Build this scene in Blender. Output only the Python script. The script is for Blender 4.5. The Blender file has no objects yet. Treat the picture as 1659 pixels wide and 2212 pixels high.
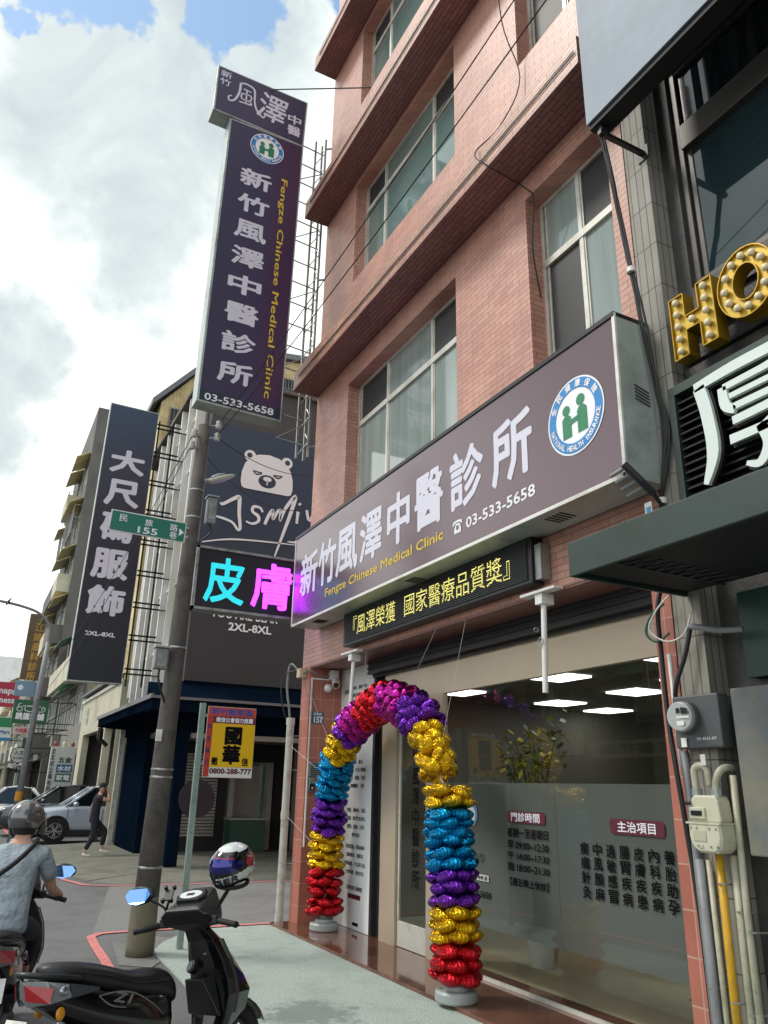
import bpy, bmesh, math, random
from mathutils import Vector, Matrix, Euler
random.seed(7)
R = math.radians
C = bpy.context.scene.collection
SC = bpy.context.scene

# ------------------------------------------------------------------ camera
cam_d = bpy.data.cameras.new('camera')
cam = bpy.data.objects.new('camera', cam_d)
C.objects.link(cam)
SC.camera = cam
cam_d.sensor_fit = 'VERTICAL'
cam_d.sensor_height = 24.0
cam_d.lens = 24.0 * 1662.66 / 2212.0
cam_d.clip_start = 0.05
cam_d.clip_end = 3000
pitch, roll, yaw = 0.3435316, 0.0217674, 0.4750130
fw = Vector((math.sin(yaw) * math.cos(pitch), math.cos(yaw) * math.cos(pitch), math.sin(pitch)))
rt = Vector((math.cos(yaw), -math.sin(yaw), 0))
up = rt.cross(fw)
r2 = rt * math.cos(roll) + up * math.sin(roll)
u2 = -rt * math.sin(roll) + up * math.cos(roll)
m = Matrix.Identity(4)
for i in range(3):
    m[i][0], m[i][1], m[i][2] = r2[i], u2[i], -fw[i]
m.translation = Vector((0, 0, 1.88))
cam.matrix_world = m

# ------------------------------------------------------------------ light, sky, exposure
SUN_EL, SUN_AZ = R(50), R(-58)          # azimuth from +Y, negative = towards -X (the street side)
sd = Vector((math.sin(SUN_AZ) * math.cos(SUN_EL), math.cos(SUN_AZ) * math.cos(SUN_EL), math.sin(SUN_EL)))
sun_d = bpy.data.lights.new('sun', 'SUN')
sun_d.energy = 1.5
sun_d.angle = R(14)
sun_d.color = (1.0, 0.95, 0.88)
sun = bpy.data.objects.new('sun', sun_d)
C.objects.link(sun)
sun.rotation_euler = sd.to_track_quat('Z', 'Y').to_euler()
sun.location = (-20, 20, 40)

world = bpy.data.worlds.new('World')
SC.world = world
world.use_nodes = True
wn, wl = world.node_tree.nodes, world.node_tree.links
wn.clear()
w_out = wn.new('ShaderNodeOutputWorld')
w_bg = wn.new('ShaderNodeBackground')
w_bg.inputs['Strength'].default_value = 0.10
wl.new(w_bg.outputs[0], w_out.inputs[0])
sky = wn.new('ShaderNodeTexSky')
sky.sky_type = 'NISHITA'
sky.sun_disc = False
sky.sun_elevation = SUN_EL
sky.sun_rotation = SUN_AZ
sky.air_density = 1.0
sky.dust_density = 0.6
w_tc = wn.new('ShaderNodeTexCoord')


def wmath(op, a, b=None, clamp=False):
    n = wn.new('ShaderNodeMath')
    n.operation = op
    n.use_clamp = clamp
    for k, v in ((0, a), (1, b)):
        if v is None:
            continue
        if isinstance(v, (int, float)):
            n.inputs[k].default_value = v
        else:
            wl.new(v, n.inputs[k])
    return n.outputs[0]


w_warp = wn.new('ShaderNodeTexNoise')
w_warp.inputs['Scale'].default_value = 3.2
w_warp.inputs['Detail'].default_value = 6
w_warp.inputs['Roughness'].default_value = 0.6
wl.new(w_tc.outputs['Generated'], w_warp.inputs['Vector'])
w_ws = wn.new('ShaderNodeVectorMath')
w_ws.operation = 'MULTIPLY_ADD'
w_ws.inputs[1].default_value = (0.42, 0.42, 0.42)
w_ws.inputs[2].default_value = (-0.21, -0.21, -0.21)
wl.new(w_warp.outputs['Color'], w_ws.inputs[0])
w_dir = wn.new('ShaderNodeVectorMath')
w_dir.operation = 'ADD'
wl.new(w_tc.outputs['Generated'], w_dir.inputs[0])
wl.new(w_ws.outputs[0], w_dir.inputs[1])
w_nrm = wn.new('ShaderNodeVectorMath')
w_nrm.operation = 'NORMALIZE'
wl.new(w_dir.outputs[0], w_nrm.inputs[0])


def wblob(d, r_in, r_out):
    """soft patch of sky round the direction d, angles in degrees"""
    n = wn.new('ShaderNodeVectorMath')
    n.operation = 'DOT_PRODUCT'
    wl.new(w_nrm.outputs[0], n.inputs[0])
    n.inputs[1].default_value = Vector(d).normalized()
    mr = wn.new('ShaderNodeMapRange')
    mr.interpolation_type = 'SMOOTHSTEP'
    mr.inputs['From Min'].default_value = math.cos(R(r_out))
    mr.inputs['From Max'].default_value = math.cos(R(r_in))
    wl.new(n.outputs['Value'], mr.inputs['Value'])
    return mr.outputs[0]


# cloud bank: grey undersides, bright sunlit masses and a few blue holes, laid out by compass direction
GREY = [((.07, .71, .70), 3, 14), ((.10, .625, .77), 1, 10), ((.09, .78, .62), 1, 8), ((-.005, .703, .711), 1, 8),
        ((-.02, .90, .436), 1.5, 6), ((-.02, .924, .381), 1, 5), ((-.1, .6, .78), 2, 10), ((-.5, .5, .6), 4, 16), ((-.6, -.3, .7), 5, 20)]
BLUE = [((-.035, .664, .747), 1, 5.5), ((-.06, .699, .713), .3, 3), ((.127, .611, .782), .6, 4.6), ((.265, .551, .792), 1, 5),
        ((.9, -.2, .4), 10, 30), ((.2, -.8, .6), 8, 30), ((-.8, -.2, .5), 4, 16)]

gsum = None
for d, a, b in GREY:
    o = wblob(d, a, b)
    gsum = o if gsum is None else wmath('MAXIMUM', gsum, o)
bsum = None
for d, a, b in BLUE:
    o = wblob(d, a, b)
    bsum = o if bsum is None else wmath('MAXIMUM', bsum, o)
w_n2 = wn.new('ShaderNodeTexNoise')
w_n2.inputs['Scale'].default_value = 5.5
w_n2.inputs['Detail'].default_value = 9
w_n2.inputs['Roughness'].default_value = 0.58
w_n2.inputs['Distortion'].default_value = 0.5
wl.new(w_tc.outputs['Generated'], w_n2.inputs['Vector'])
fac_n = w_n2.outputs['Fac']
grey_amt = wmath('MULTIPLY', gsum, wmath('ADD', wmath('MULTIPLY', fac_n, 1.75), 0.04), True)
ramp = wn.new('ShaderNodeValToRGB')
cr = ramp.color_ramp
cr.elements[0].position, cr.elements[0].color = 0.0, (10.6, 10.8, 10.6, 1)
cr.elements[1].position, cr.elements[1].color = 1.0, (4.7, 5.3, 5.6, 1)
e = cr.elements.new(0.38)
e.color = (8.0, 8.5, 8.35, 1)
e = cr.elements.new(0.7)
e.color = (6.0, 6.6, 6.6, 1)
wl.new(grey_amt, ramp.inputs[0])
hole = wmath('MULTIPLY', bsum, wmath('SUBTRACT', 1.45, fac_n), True)
w_hb = wn.new('ShaderNodeMapRange')
w_hb.interpolation_type = 'SMOOTHSTEP'
w_hb.inputs['From Min'].default_value = 0.30
w_hb.inputs['From Max'].default_value = 0.62
wl.new(hole, w_hb.inputs['Value'])
w_mix = wn.new('ShaderNodeMix')
w_mix.data_type = 'RGBA'
wl.new(w_hb.outputs[0], w_mix.inputs['Factor'])
wl.new(ramp.outputs[0], w_mix.inputs['A'])
w_sb = wn.new('ShaderNodeVectorMath')
w_sb.operation = 'MULTIPLY_ADD'
w_sb.inputs[1].default_value = (1.5, 1.5, 1.4)
w_sb.inputs[2].default_value = (.6, 1.0, 1.3)
wl.new(sky.outputs[0], w_sb.inputs[0])
wl.new(w_sb.outputs[0], w_mix.inputs['B'])
wl.new(w_mix.outputs['Result'], w_bg.inputs['Color'])

SC.view_settings.view_transform = 'Standard'
SC.view_settings.look = 'None'
SC.view_settings.gamma = 1
SC.view_settings.exposure = 0.45
SC.render.engine = 'CYCLES'
SC.cycles.max_bounces = 6
SC.cycles.transparent_max_bounces = 16
SC.cycles.caustics_reflective = False
SC.cycles.caustics_refractive = False
SC.cycles.use_denoising = True


# ------------------------------------------------------------------ materials
def s2l(c):
    return tuple((v / 12.92 if v <= .04045 else ((v + .055) / 1.055) ** 2.4) for v in c)


def hx(h):
    return s2l(tuple(int(h[i:i + 2], 16) / 255 for i in (0, 2, 4)))


def mat(name, col, rough=.55, metal=0., var=.12, vs=6., bump=0., bs=60., emit=0., coat=0., dirt=None, ds=1.2, spec=.5):
    """Principled material with a fine and a coarse noise in its colour, an optional bump and dirt colour"""
    mt = bpy.data.materials.new(name)
    mt.use_nodes = True
    N, L = mt.node_tree.nodes, mt.node_tree.links
    b = N['Principled BSDF']
    b.inputs['Roughness'].default_value = rough
    b.inputs['Metallic'].default_value = metal
    b.inputs['Coat Weight'].default_value = coat
    b.inputs['Specular IOR Level'].default_value = spec
    tc = N.new('ShaderNodeTexCoord')
    base = None
    rgb = N.new('ShaderNodeRGB')
    rgb.outputs[0].default_value = (*col, 1)
    base = rgb.outputs[0]
    if var:
        nz = N.new('ShaderNodeTexNoise')
        nz.inputs['Scale'].default_value = vs
        nz.inputs['Detail'].default_value = 6
        nz.inputs['Roughness'].default_value = .65
        L.new(tc.outputs['Object'], nz.inputs['Vector'])
        mr = N.new('ShaderNodeMapRange')
        mr.inputs['From Min'].default_value = .25
        mr.inputs['From Max'].default_value = .75
        mr.inputs['To Min'].default_value = 1 - var
        mr.inputs['To Max'].default_value = 1 + var
        L.new(nz.outputs['Fac'], mr.inputs['Value'])
        mx = N.new('ShaderNodeVectorMath')
        mx.operation = 'SCALE'
        L.new(base, mx.inputs[0])
        L.new(mr.outputs[0], mx.inputs['Scale'])
        base = mx.outputs[0]
    if dirt:
        nd = N.new('ShaderNodeTexNoise')
        nd.inputs['Scale'].default_value = ds
        nd.inputs['Detail'].default_value = 8
        nd.inputs['Roughness'].default_value = .7
        L.new(tc.outputs['Object'], nd.inputs['Vector'])
        md = N.new('ShaderNodeMapRange')
        md.inputs['From Min'].default_value = .48
        md.inputs['From Max'].default_value = .68
        L.new(nd.outputs['Fac'], md.inputs['Value'])
        mm = N.new('ShaderNodeMix')
        mm.data_type = 'RGBA'
        L.new(md.outputs[0], mm.inputs['Factor'])
        L.new(base, mm.inputs['A'])
        mm.inputs['B'].default_value = (*dirt, 1)
        base = mm.outputs['Result']
    L.new(base, b.inputs['Base Color'])
    if bump:
        nb = N.new('ShaderNodeTexNoise')
        nb.inputs['Scale'].default_value = bs
        nb.inputs['Detail'].default_value = 5
        L.new(tc.outputs['Object'], nb.inputs['Vector'])
        bp = N.new('ShaderNodeBump')
        bp.inputs['Strength'].default_value = bump
        bp.inputs['Distance'].default_value = .02
        L.new(nb.outputs['Fac'], bp.inputs['Height'])
        L.new(bp.outputs[0], b.inputs['Normal'])
    if emit:
        b.inputs['Emission Color'].default_value = (*col, 1)
        b.inputs['Emission Strength'].default_value = emit
    return mt


def brick(name, c1, c2, mortar, bw, bh, ms, soffit=False, off=.5, rough=.42, stain=None, side=False):
    mt = bpy.data.materials.new(name)
    mt.use_nodes = True
    N, L = mt.node_tree.nodes, mt.node_tree.links
    b = N['Principled BSDF']
    b.inputs['Roughness'].default_value = rough
    tc = N.new('ShaderNodeTexCoord')
    sp = N.new('ShaderNodeSeparateXYZ')
    L.new(tc.outputs['Object'], sp.inputs[0])
    ad = N.new('ShaderNodeMath')
    ad.operation = 'ADD'
    L.new(sp.outputs[0], ad.inputs[0])
    L.new(sp.outputs[1], ad.inputs[1])
    cb = N.new('ShaderNodeCombineXYZ')
    if soffit:
        L.new(sp.outputs[1], cb.inputs[0])
        L.new(sp.outputs[0], cb.inputs[1])
    else:
        L.new(ad.outputs[0], cb.inputs[0])
        L.new(sp.outputs[2], cb.inputs[1])
    br = N.new('ShaderNodeTexBrick')
    br.offset = off
    br.inputs['Scale'].default_value = 1
    br.inputs['Brick Width'].default_value = bw
    br.inputs['Row Height'].default_value = bh
    br.inputs['Mortar Size'].default_value = ms
    br.inputs['Mortar Smooth'].default_value = .15
    br.inputs['Color1'].default_value = (*c1, 1)
    br.inputs['Color2'].default_value = (*c2, 1)
    br.inputs['Mortar'].default_value = (*mortar, 1)
    L.new(cb.outputs[0], br.inputs['Vector'])
    nz = N.new('ShaderNodeTexNoise')
    nz.inputs['Scale'].default_value = 1.1
    nz.inputs['Detail'].default_value = 7
    nz.inputs['Roughness'].default_value = .65
    L.new(tc.outputs['Object'], nz.inputs['Vector'])
    mr = N.new('ShaderNodeMapRange')
    mr.inputs['From Min'].default_value = .3
    mr.inputs['From Max'].default_value = .7
    mr.inputs['To Min'].default_value = .80
    mr.inputs['To Max'].default_value = 1.14
    L.new(nz.outputs['Fac'], mr.inputs['Value'])
    sc = N.new('ShaderNodeVectorMath')
    sc.operation = 'SCALE'
    L.new(br.outputs['Color'], sc.inputs[0])
    L.new(mr.outputs[0], sc.inputs['Scale'])
    base = sc.outputs[0]
    if stain:
        # vertical water streaks
        mp = N.new('ShaderNodeMapping')
        mp.inputs['Scale'].default_value = (5, 5, .25)
        L.new(tc.outputs['Object'], mp.inputs[0])
        n2 = N.new('ShaderNodeTexNoise')
        n2.inputs['Scale'].default_value = 1.0
        n2.inputs['Detail'].default_value = 6
        L.new(mp.outputs[0], n2.inputs['Vector'])
        m2 = N.new('ShaderNodeMapRange')
        m2.inputs['From Min'].default_value = .5
        m2.inputs['From Max'].default_value = .75
        m2.inputs['To Max'].default_value = .55
        L.new(n2.outputs['Fac'], m2.inputs['Value'])
        mm = N.new('ShaderNodeMix')
        mm.data_type = 'RGBA'
        L.new(m2.outputs[0], mm.inputs['Factor'])
        L.new(base, mm.inputs['A'])
        mm.inputs['B'].default_value = (*stain, 1)
        base = mm.outputs['Result']
    L.new(base, b.inputs['Base Color'])
    bp = N.new('ShaderNodeBump')
    bp.inputs['Strength'].default_value = .5
    bp.inputs['Distance'].default_value = .006
    bp.invert = True
    L.new(br.outputs['Fac'], bp.inputs['Height'])
    L.new(bp.outputs[0], b.inputs['Normal'])
    return mt


def glassmat(name, tint=(.85, .9, .88), rough=.0, ior=1.5):
    """thin clear pane: see-through with a mirror sheen that grows at grazing angles"""
    mt = bpy.data.materials.new(name)
    mt.use_nodes = True
    N, L = mt.node_tree.nodes, mt.node_tree.links
    N.clear()
    o = N.new('ShaderNodeOutputMaterial')
    t = N.new('ShaderNodeBsdfTransparent')
    t.inputs[0].default_value = (*tint, 1)
    g = N.new('ShaderNodeBsdfGlossy')
    g.inputs['Roughness'].default_value = rough
    lw = N.new('ShaderNodeLayerWeight')
    lw.inputs[0].default_value = .5
    pw = N.new('ShaderNodeMath'); pw.operation = 'POWER'; pw.inputs[1].default_value = 4.2
    L.new(lw.outputs['Facing'], pw.inputs[0])
    f = N.new('ShaderNodeMath'); f.operation = 'MULTIPLY_ADD'; f.inputs[1].default_value = .85; f.inputs[2].default_value = .07
    L.new(pw.outputs[0], f.inputs[0])
    mx = N.new('ShaderNodeMixShader')
    L.new(f.outputs[0], mx.inputs[0])
    L.new(t.outputs[0], mx.inputs[1])
    L.new(g.outputs[0], mx.inputs[2])
    L.new(mx.outputs[0], o.inputs[0])
    return mt


def ledmat(name, col, pitch_=.02, gap=.45, strength=1.3, axis=2):
    """lit LED rows: emission cut into dots by a grid on the panel"""
    mt = bpy.data.materials.new(name)
    mt.use_nodes = True
    N, L = mt.node_tree.nodes, mt.node_tree.links
    N.clear()
    o = N.new('ShaderNodeOutputMaterial')
    em = N.new('ShaderNodeEmission')
    em.inputs[0].default_value = (*col, 1)
    tc = N.new('ShaderNodeTexCoord')
    sp = N.new('ShaderNodeSeparateXYZ')
    L.new(tc.outputs['Object'], sp.inputs[0])
    def grid(sock):
        d = N.new('ShaderNodeMath'); d.operation = 'DIVIDE'; d.inputs[1].default_value = pitch_
        L.new(sock, d.inputs[0])
        f = N.new('ShaderNodeMath'); f.operation = 'FRACT'; L.new(d.outputs[0], f.inputs[0])
        g = N.new('ShaderNodeMath'); g.operation = 'GREATER_THAN'; g.inputs[1].default_value = gap
        L.new(f.outputs[0], g.inputs[0])
        return g.outputs[0]
    k = N.new('ShaderNodeMath'); k.operation = 'MULTIPLY_ADD'
    L.new(grid(sp.outputs[axis]), k.inputs[0]); k.inputs[1].default_value = strength * .85; k.inputs[2].default_value = strength * .15
    L.new(k.outputs[0], em.inputs[1])
    L.new(em.outputs[0], o.inputs[0])
    return mt


M_brick = brick('pink_brick_tile', hx('d09d8b'), hx('c18c7b'), hx('82625a'), .235, .066, .0038, stain=hx('a38478'))
M_ledge = brick('brick_tile_ledge', hx('c69882'), hx('b0806c'), hx('6a4b40'), .235, .066, .005, stain=hx('9c8266'))
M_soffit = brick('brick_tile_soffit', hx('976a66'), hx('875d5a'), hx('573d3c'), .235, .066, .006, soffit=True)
M_tile = brick('large_red_tile', hx('b0705f'), hx('a56455'), hx('b99282'), .22, .285, .006, off=0, stain=hx('8c5040'))
M_alu = mat('aluminium_frame', hx('d9d8ce'), .38, .2, .06, 4, dirt=hx('b3b09f'), ds=3)
M_alu_d = mat('dark_metal', hx('3a3a3c'), .45, .4, .15)
M_white = mat('white_paint', hx('e4e4e0'), .4, 0, .05, 8, dirt=hx('b7b4aa'), ds=2)
M_steel = mat('galvanised_steel', hx('9fa4a2'), .42, .7, .15, 12, dirt=hx('6e6f6a'), ds=4)
M_black = mat('black_plastic', hx('17181a'), .38, 0, .2, 10)
M_blackm = mat('matt_black', hx('101113'), .7, 0, .2)
M_conc = mat('weathered_concrete', hx('8b877c'), .85, 0, .2, 8, .5, 40, dirt=hx('5d5a52'), ds=1.5)
M_concd = mat('dark_concrete', hx('6b675f'), .85, 0, .22, 5, .4, 30, dirt=hx('45433e'), ds=1.0)
M_cable = mat('black_cable', hx('1c1d1f'), .5, 0, .1)
M_grey = mat('grey_plastic', hx('84878a'), .5, 0, .1, 6, dirt=hx('6a6a66'), ds=3)
M_cream = mat('cream_render', hx('d9d2ae'), .7, 0, .08, 2, dirt=hx('a9a283'), ds=.8)
M_glass_frost = mat('frosted_pane', hx('8f9c97'), .08, 0, .24, 1.0, coat=.8)
_N, _L = M_glass_frost.node_tree.nodes, M_glass_frost.node_tree.links
_mp = _N.new('ShaderNodeMapping'); _mp.inputs['Scale'].default_value = (1, 9, .35)
_nz = [n for n in _N if n.type == 'TEX_NOISE'][0]
_L.new([n for n in _N if n.type == 'TEX_COORD'][0].outputs['Object'], _mp.inputs[0]); _L.new(_mp.outputs[0], _nz.inputs['Vector'])
M_glass_dark = mat('insect_screen_pane', hx('2a2b2d'), .5, 0, .12, 5)
M_glass_up = mat('upper_pane', hx('6a827e'), .05, 0, .2, .8, coat=.6)
M_glass = glassmat('clear_shop_glass')
M_glossblack = mat('gloss_black_paint', hx('0b0c0e'), .14, 0, .0, coat=.5)

# ------------------------------------------------------------------ mesh helpers
LOC = {}


class M:
    """collects shapes in one bmesh; .to() links them as ONE mesh object"""

    def __init__(s):
        s.bm = bmesh.new()

    def quad(s, *p):
        return s.bm.faces.new([s.bm.verts.new(q) for q in p])

    def box(s, x0, x1, y0, y1, z0, z1):
        v = [s.bm.verts.new((x, y, z)) for x in (x0, x1) for y in (y0, y1) for z in (z0, z1)]
        for f in ((0, 1, 3, 2), (4, 6, 7, 5), (0, 4, 5, 1), (2, 3, 7, 6), (0, 2, 6, 4), (1, 5, 7, 3)):
            s.bm.faces.new([v[i] for i in f])
        return s

    def obox(s, c, size, rot=None):
        c = Vector(c)
        h = Vector(size) / 2
        rm = rot if rot is not None else Matrix.Identity(3)
        v = [s.bm.verts.new(c + rm @ Vector((a * h.x, b * h.y, d * h.z))) for a in (-1, 1) for b in (-1, 1) for d in (-1, 1)]
        for f in ((0, 1, 3, 2), (4, 6, 7, 5), (0, 4, 5, 1), (2, 3, 7, 6), (0, 2, 6, 4), (1, 5, 7, 3)):
            s.bm.faces.new([v[i] for i in f])
        return s

    def ring(s, pts):
        return [s.bm.verts.new(p) for p in pts]

    def loft(s, rings, cap=True, close=True):
        vs = [s.ring(r) for r in rings]
        n = len(vs[0])
        for a, b in zip(vs, vs[1:]):
            for i in range(n if close else n - 1):
                j = (i + 1) % n
                s.bm.faces.new((a[i], a[j], b[j], b[i]))
        if cap:
            s.bm.faces.new(vs[0][::-1])
            s.bm.faces.new(vs[-1])
        return s

    def tube(s, pts, r, n=8, r1=None):
        pts = [Vector(p) for p in pts]
        rs = r if isinstance(r, (list, tuple)) else [r + ((r1 if r1 is not None else r) - r) * i / max(1, len(pts) - 1) for i in range(len(pts))]
        t0 = (pts[1] - pts[0]).normalized()
        ref = Vector((0, 0, 1)) if abs(t0.z) < .9 else Vector((1, 0, 0))
        nx = t0.cross(ref).normalized()
        rings = []
        for i, p in enumerate(pts):
            t = (pts[min(i + 1, len(pts) - 1)] - pts[max(i - 1, 0)]).normalized()
            nx = (nx - t * nx.dot(t)).normalized()
            ny = t.cross(nx)
            rings.append([p + (nx * math.cos(2 * math.pi * k / n) + ny * math.sin(2 * math.pi * k / n)) * rs[i] for k in range(n)])
        return s.loft(rings)

    def cyl(s, p0, p1, r, r1=None, n=16):
        return s.tube([p0, p1], r, n, r1)

    def ell(s, c, rad, rot=None, nu=16, nv=10, fn=None):
        c = Vector(c)
        rm = rot if rot is not None else Matrix.Identity(3)
        rows = []
        for j in range(1, nv):
            ph = math.pi * j / nv
            row = []
            for i in range(nu):
                th = 2 * math.pi * i / nu
                d = Vector((math.sin(ph) * math.cos(th), math.sin(ph) * math.sin(th), math.cos(ph)))
                k = fn(th, ph) if fn else 1
                row.append(s.bm.verts.new(c + rm @ Vector((d.x * rad[0] * k, d.y * rad[1] * k, d.z * rad[2]))))
            rows.append(row)
        a = s.bm.verts.new(c + rm @ Vector((0, 0, rad[2])))
        b = s.bm.verts.new(c + rm @ Vector((0, 0, -rad[2])))
        for i in range(nu):
            j = (i + 1) % nu
            s.bm.faces.new((a, rows[0][i], rows[0][j]))
            s.bm.faces.new((b, rows[-1][j], rows[-1][i]))
            for q, w in zip(rows, rows[1:]):
                s.bm.faces.new((q[i], w[i], w[j], q[j]))
        return s

    def lathe(s, prof, c, axis=(0, 0, 1), n=24):
        q = Vector((0, 0, 1)).rotation_difference(Vector(axis)).to_matrix()
        c = Vector(c)
        return s.loft([[c + q @ Vector((max(r, 1e-4) * math.cos(2 * math.pi * k / n), max(r, 1e-4) * math.sin(2 * math.pi * k / n), z)) for k in range(n)] for r, z in prof])

    def prism(s, pts, vec):
        a = [Vector(p) for p in pts]
        return s.loft([a, [p + Vector(vec) for p in a]])

    def torus(s, c, axis, R0, r0, n=24, k=8):
        q = Vector((0, 0, 1)).rotation_difference(Vector(axis)).to_matrix()
        c = Vector(c)
        vs = [[s.bm.verts.new(c + q @ Vector(((R0 + r0 * math.cos(2 * math.pi * j / k)) * math.cos(2 * math.pi * i / n), (R0 + r0 * math.cos(2 * math.pi * j / k)) * math.sin(2 * math.pi * i / n), r0 * math.sin(2 * math.pi * j / k)))) for j in range(k)] for i in range(n)]
        for i in range(n):
            for j in range(k):
                s.bm.faces.new((vs[i][j], vs[(i + 1) % n][j], vs[(i + 1) % n][(j + 1) % k], vs[i][(j + 1) % k]))
        return s

    def wall(s, axis, t0, t1, u0, u1, v0, v1, holes):
        """a wall slab with openings; axis 'x': plane across x from t0 to t1, u = y, v = z; axis 'y' the same with u = x"""
        us = sorted({u0, u1, *[h[0] for h in holes], *[h[1] for h in holes]})
        vs = sorted({v0, v1, *[h[2] for h in holes], *[h[3] for h in holes]})
        def P(t, u, v):
            return (t, u, v) if axis == 'x' else (u, t, v)
        def solid(i, j):
            if i < 0 or j < 0 or i >= len(us) - 1 or j >= len(vs) - 1:
                return False
            cu, cv = (us[i] + us[i + 1]) / 2, (vs[j] + vs[j + 1]) / 2
            return not any(h[0] < cu < h[1] and h[2] < cv < h[3] for h in holes)
        for i in range(len(us) - 1):
            for j in range(len(vs) - 1):
                if not solid(i, j):
                    continue
                a, b, c, d = us[i], us[i + 1], vs[j], vs[j + 1]
                s.quad(P(t0, a, c), P(t0, b, c), P(t0, b, d), P(t0, a, d))
                s.quad(P(t1, a, c), P(t1, a, d), P(t1, b, d), P(t1, b, c))
                for di, dj, q in ((-1, 0, (a, c, a, d)), (1, 0, (b, c, b, d)), (0, -1, (a, c, b, c)), (0, 1, (a, d, b, d))):
                    if not solid(i + di, j + dj):
                        s.quad(P(t0, q[0], q[1]), P(t1, q[0], q[1]), P(t1, q[2], q[3]), P(t0, q[2], q[3]))
        bmesh.ops.remove_doubles(s.bm, verts=s.bm.verts, dist=1e-5)
        return s

    def to(s, name, mt, parent=None, smooth=False, bevel=0., world=True, sub=0):
        bmesh.ops.recalc_face_normals(s.bm, faces=s.bm.faces)
        me = bpy.data.meshes.new(name)
        s.bm.to_mesh(me)
        s.bm.free()
        if world and parent is not None and parent.name in LOC:
            me.transform(Matrix.Translation(-LOC[parent.name]))
        me.materials.append(mt)
        if smooth:
            for p in me.polygons:
                p.use_smooth = True
        o = bpy.data.objects.new(name, me)
        C.objects.link(o)
        if parent is not None:
            o.parent = parent
            if parent.name in LOC:
                LOC[o.name] = LOC[parent.name]
        if bevel:
            b = o.modifiers.new('bevel', 'BEVEL')
            b.width = bevel
            b.segments = 2
            b.limit_method = 'ANGLE'
        if sub:
            q = o.modifiers.new('sub', 'SUBSURF')
            q.levels = q.render_levels = sub
        return o


def tag(o, label=None, cat=None, group=None, kind=None):
    for k, v in (('label', label), ('category', cat), ('group', group), ('kind', kind)):
        if v:
            o[k] = v
    return o


def thing(name, label, cat, loc=(0, 0, 0), rz=0., group=None, local=False):
    o = bpy.data.objects.new(name, None)
    o.empty_display_size = .2
    C.objects.link(o)
    o.location = loc
    o.rotation_euler = (0, 0, rz)
    if not local:
        LOC[o.name] = Vector(loc)
    return tag(o, label, cat, group)


def copy_tree(o, parent=None, loc=None):
    c = o.copy()
    C.objects.link(c)
    if parent is not None:
        c.parent = parent
    if o.name in LOC and loc is not None:
        LOC[c.name] = Vector(loc)
    for ch in [x for x in o.children]:
        copy_tree(ch, c)
    return c


_tc = {}


def glyphs(s, bold=0., res=2):
    """outline of a string as flat faces, unit size; bold thickens by laying shifted copies"""
    k = (s, res)
    if k not in _tc:
        cu = bpy.data.curves.new('t', 'FONT')
        cu.body = s
        cu.resolution_u = res
        ob = bpy.data.objects.new('t', cu)
        C.objects.link(ob)
        me = bpy.data.meshes.new_from_object(ob.evaluated_get(bpy.context.evaluated_depsgraph_get()))
        vs = [v.co.copy() for v in me.vertices]
        fs = [tuple(p.vertices) for p in me.polygons]
        bpy.data.objects.remove(ob)
        bpy.data.curves.remove(cu)
        bpy.data.meshes.remove(me)
        _tc[k] = (vs, fs)
    return _tc[k]


def txt(name, s, parent, c, Rv, Uv, w, h, mt, bold=0., lift=.002, shear=0., one=None, rot=0.):
    """lettering fitted in a w x h rectangle centred on c, lying in the plane of Rv (reading direction) and Uv (up)"""
    Rv, Uv, c = Vector(Rv).normalized(), Vector(Uv).normalized(), Vector(c)
    N = Rv.cross(Uv)
    mm = one if one is not None else M()
    vs, fs = glyphs(s)
    x0, x1 = min(v.x for v in vs), max(v.x for v in vs)
    y0, y1 = min(v.y for v in vs), max(v.y for v in vs)
    dx, dy = max(x1 - x0, 1e-3), max(y1 - y0, 1e-3)
    sy = h / dy if h else w / dx
    sx = w / dx if w else sy
    offs = [(0, 0)]
    if bold:
        offs += [(bold * math.cos(a * math.pi / 4), bold * math.sin(a * math.pi / 4)) for a in range(8)]
        if bold > .03:
            offs += [(bold * .5 * math.cos(a * math.pi / 2), bold * .5 * math.sin(a * math.pi / 2)) for a in range(4)]
    ca, sa = math.cos(rot), math.sin(rot)
    for q, (ox, oy) in enumerate(offs):
        vv = []
        for v in vs:
            x = ((v.x - (x0 + x1) / 2) + ox) * sx
            y = ((v.y - (y0 + y1) / 2) + oy) * sy
            x += shear * y
            x, y = x * ca - y * sa, x * sa + y * ca
            vv.append(mm.bm.verts.new(c + Rv * x + Uv * y + N * (lift + q * .00012)))
        for f in fs:
            try:
                mm.bm.faces.new([vv[i] for i in f])
            except ValueError:
                pass
    if one is not None:
        return None
    return letter_obj(mm, name, mt, parent, N)


def letter_obj(mm, name, mt, parent, N):
    me = bpy.data.meshes.new(name)
    mm.bm.to_mesh(me)
    mm.bm.free()
    if parent is not None and parent.name in LOC:
        me.transform(Matrix.Translation(-LOC[parent.name]))
    me.materials.append(mt)
    o = bpy.data.objects.new(name, me)
    C.objects.link(o)
    if parent is not None:
        o.parent = parent
        if parent.name in LOC:
            LOC[o.name] = LOC[parent.name]
    return o


def txtcol(name, s, parent, top, bot, Rv, w, mt, bold=0., lift=.002, fill=.86):
    """characters set one under another from top to bottom"""
    Rv = Vector(Rv).normalized()
    top, bot = Vector(top), Vector(bot)
    Uv = (top - bot).normalized()
    n = len(s)
    step = (bot - top) / n
    mm = M()
    for i, ch in enumerate(s):
        if ch != ' ':
            txt('', ch, None, top + step * (i + .5), Rv, Uv, w, step.length * fill, mt, bold, lift, one=mm)
    return letter_obj(mm, name, mt, parent, Rv.cross(Uv))


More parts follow.
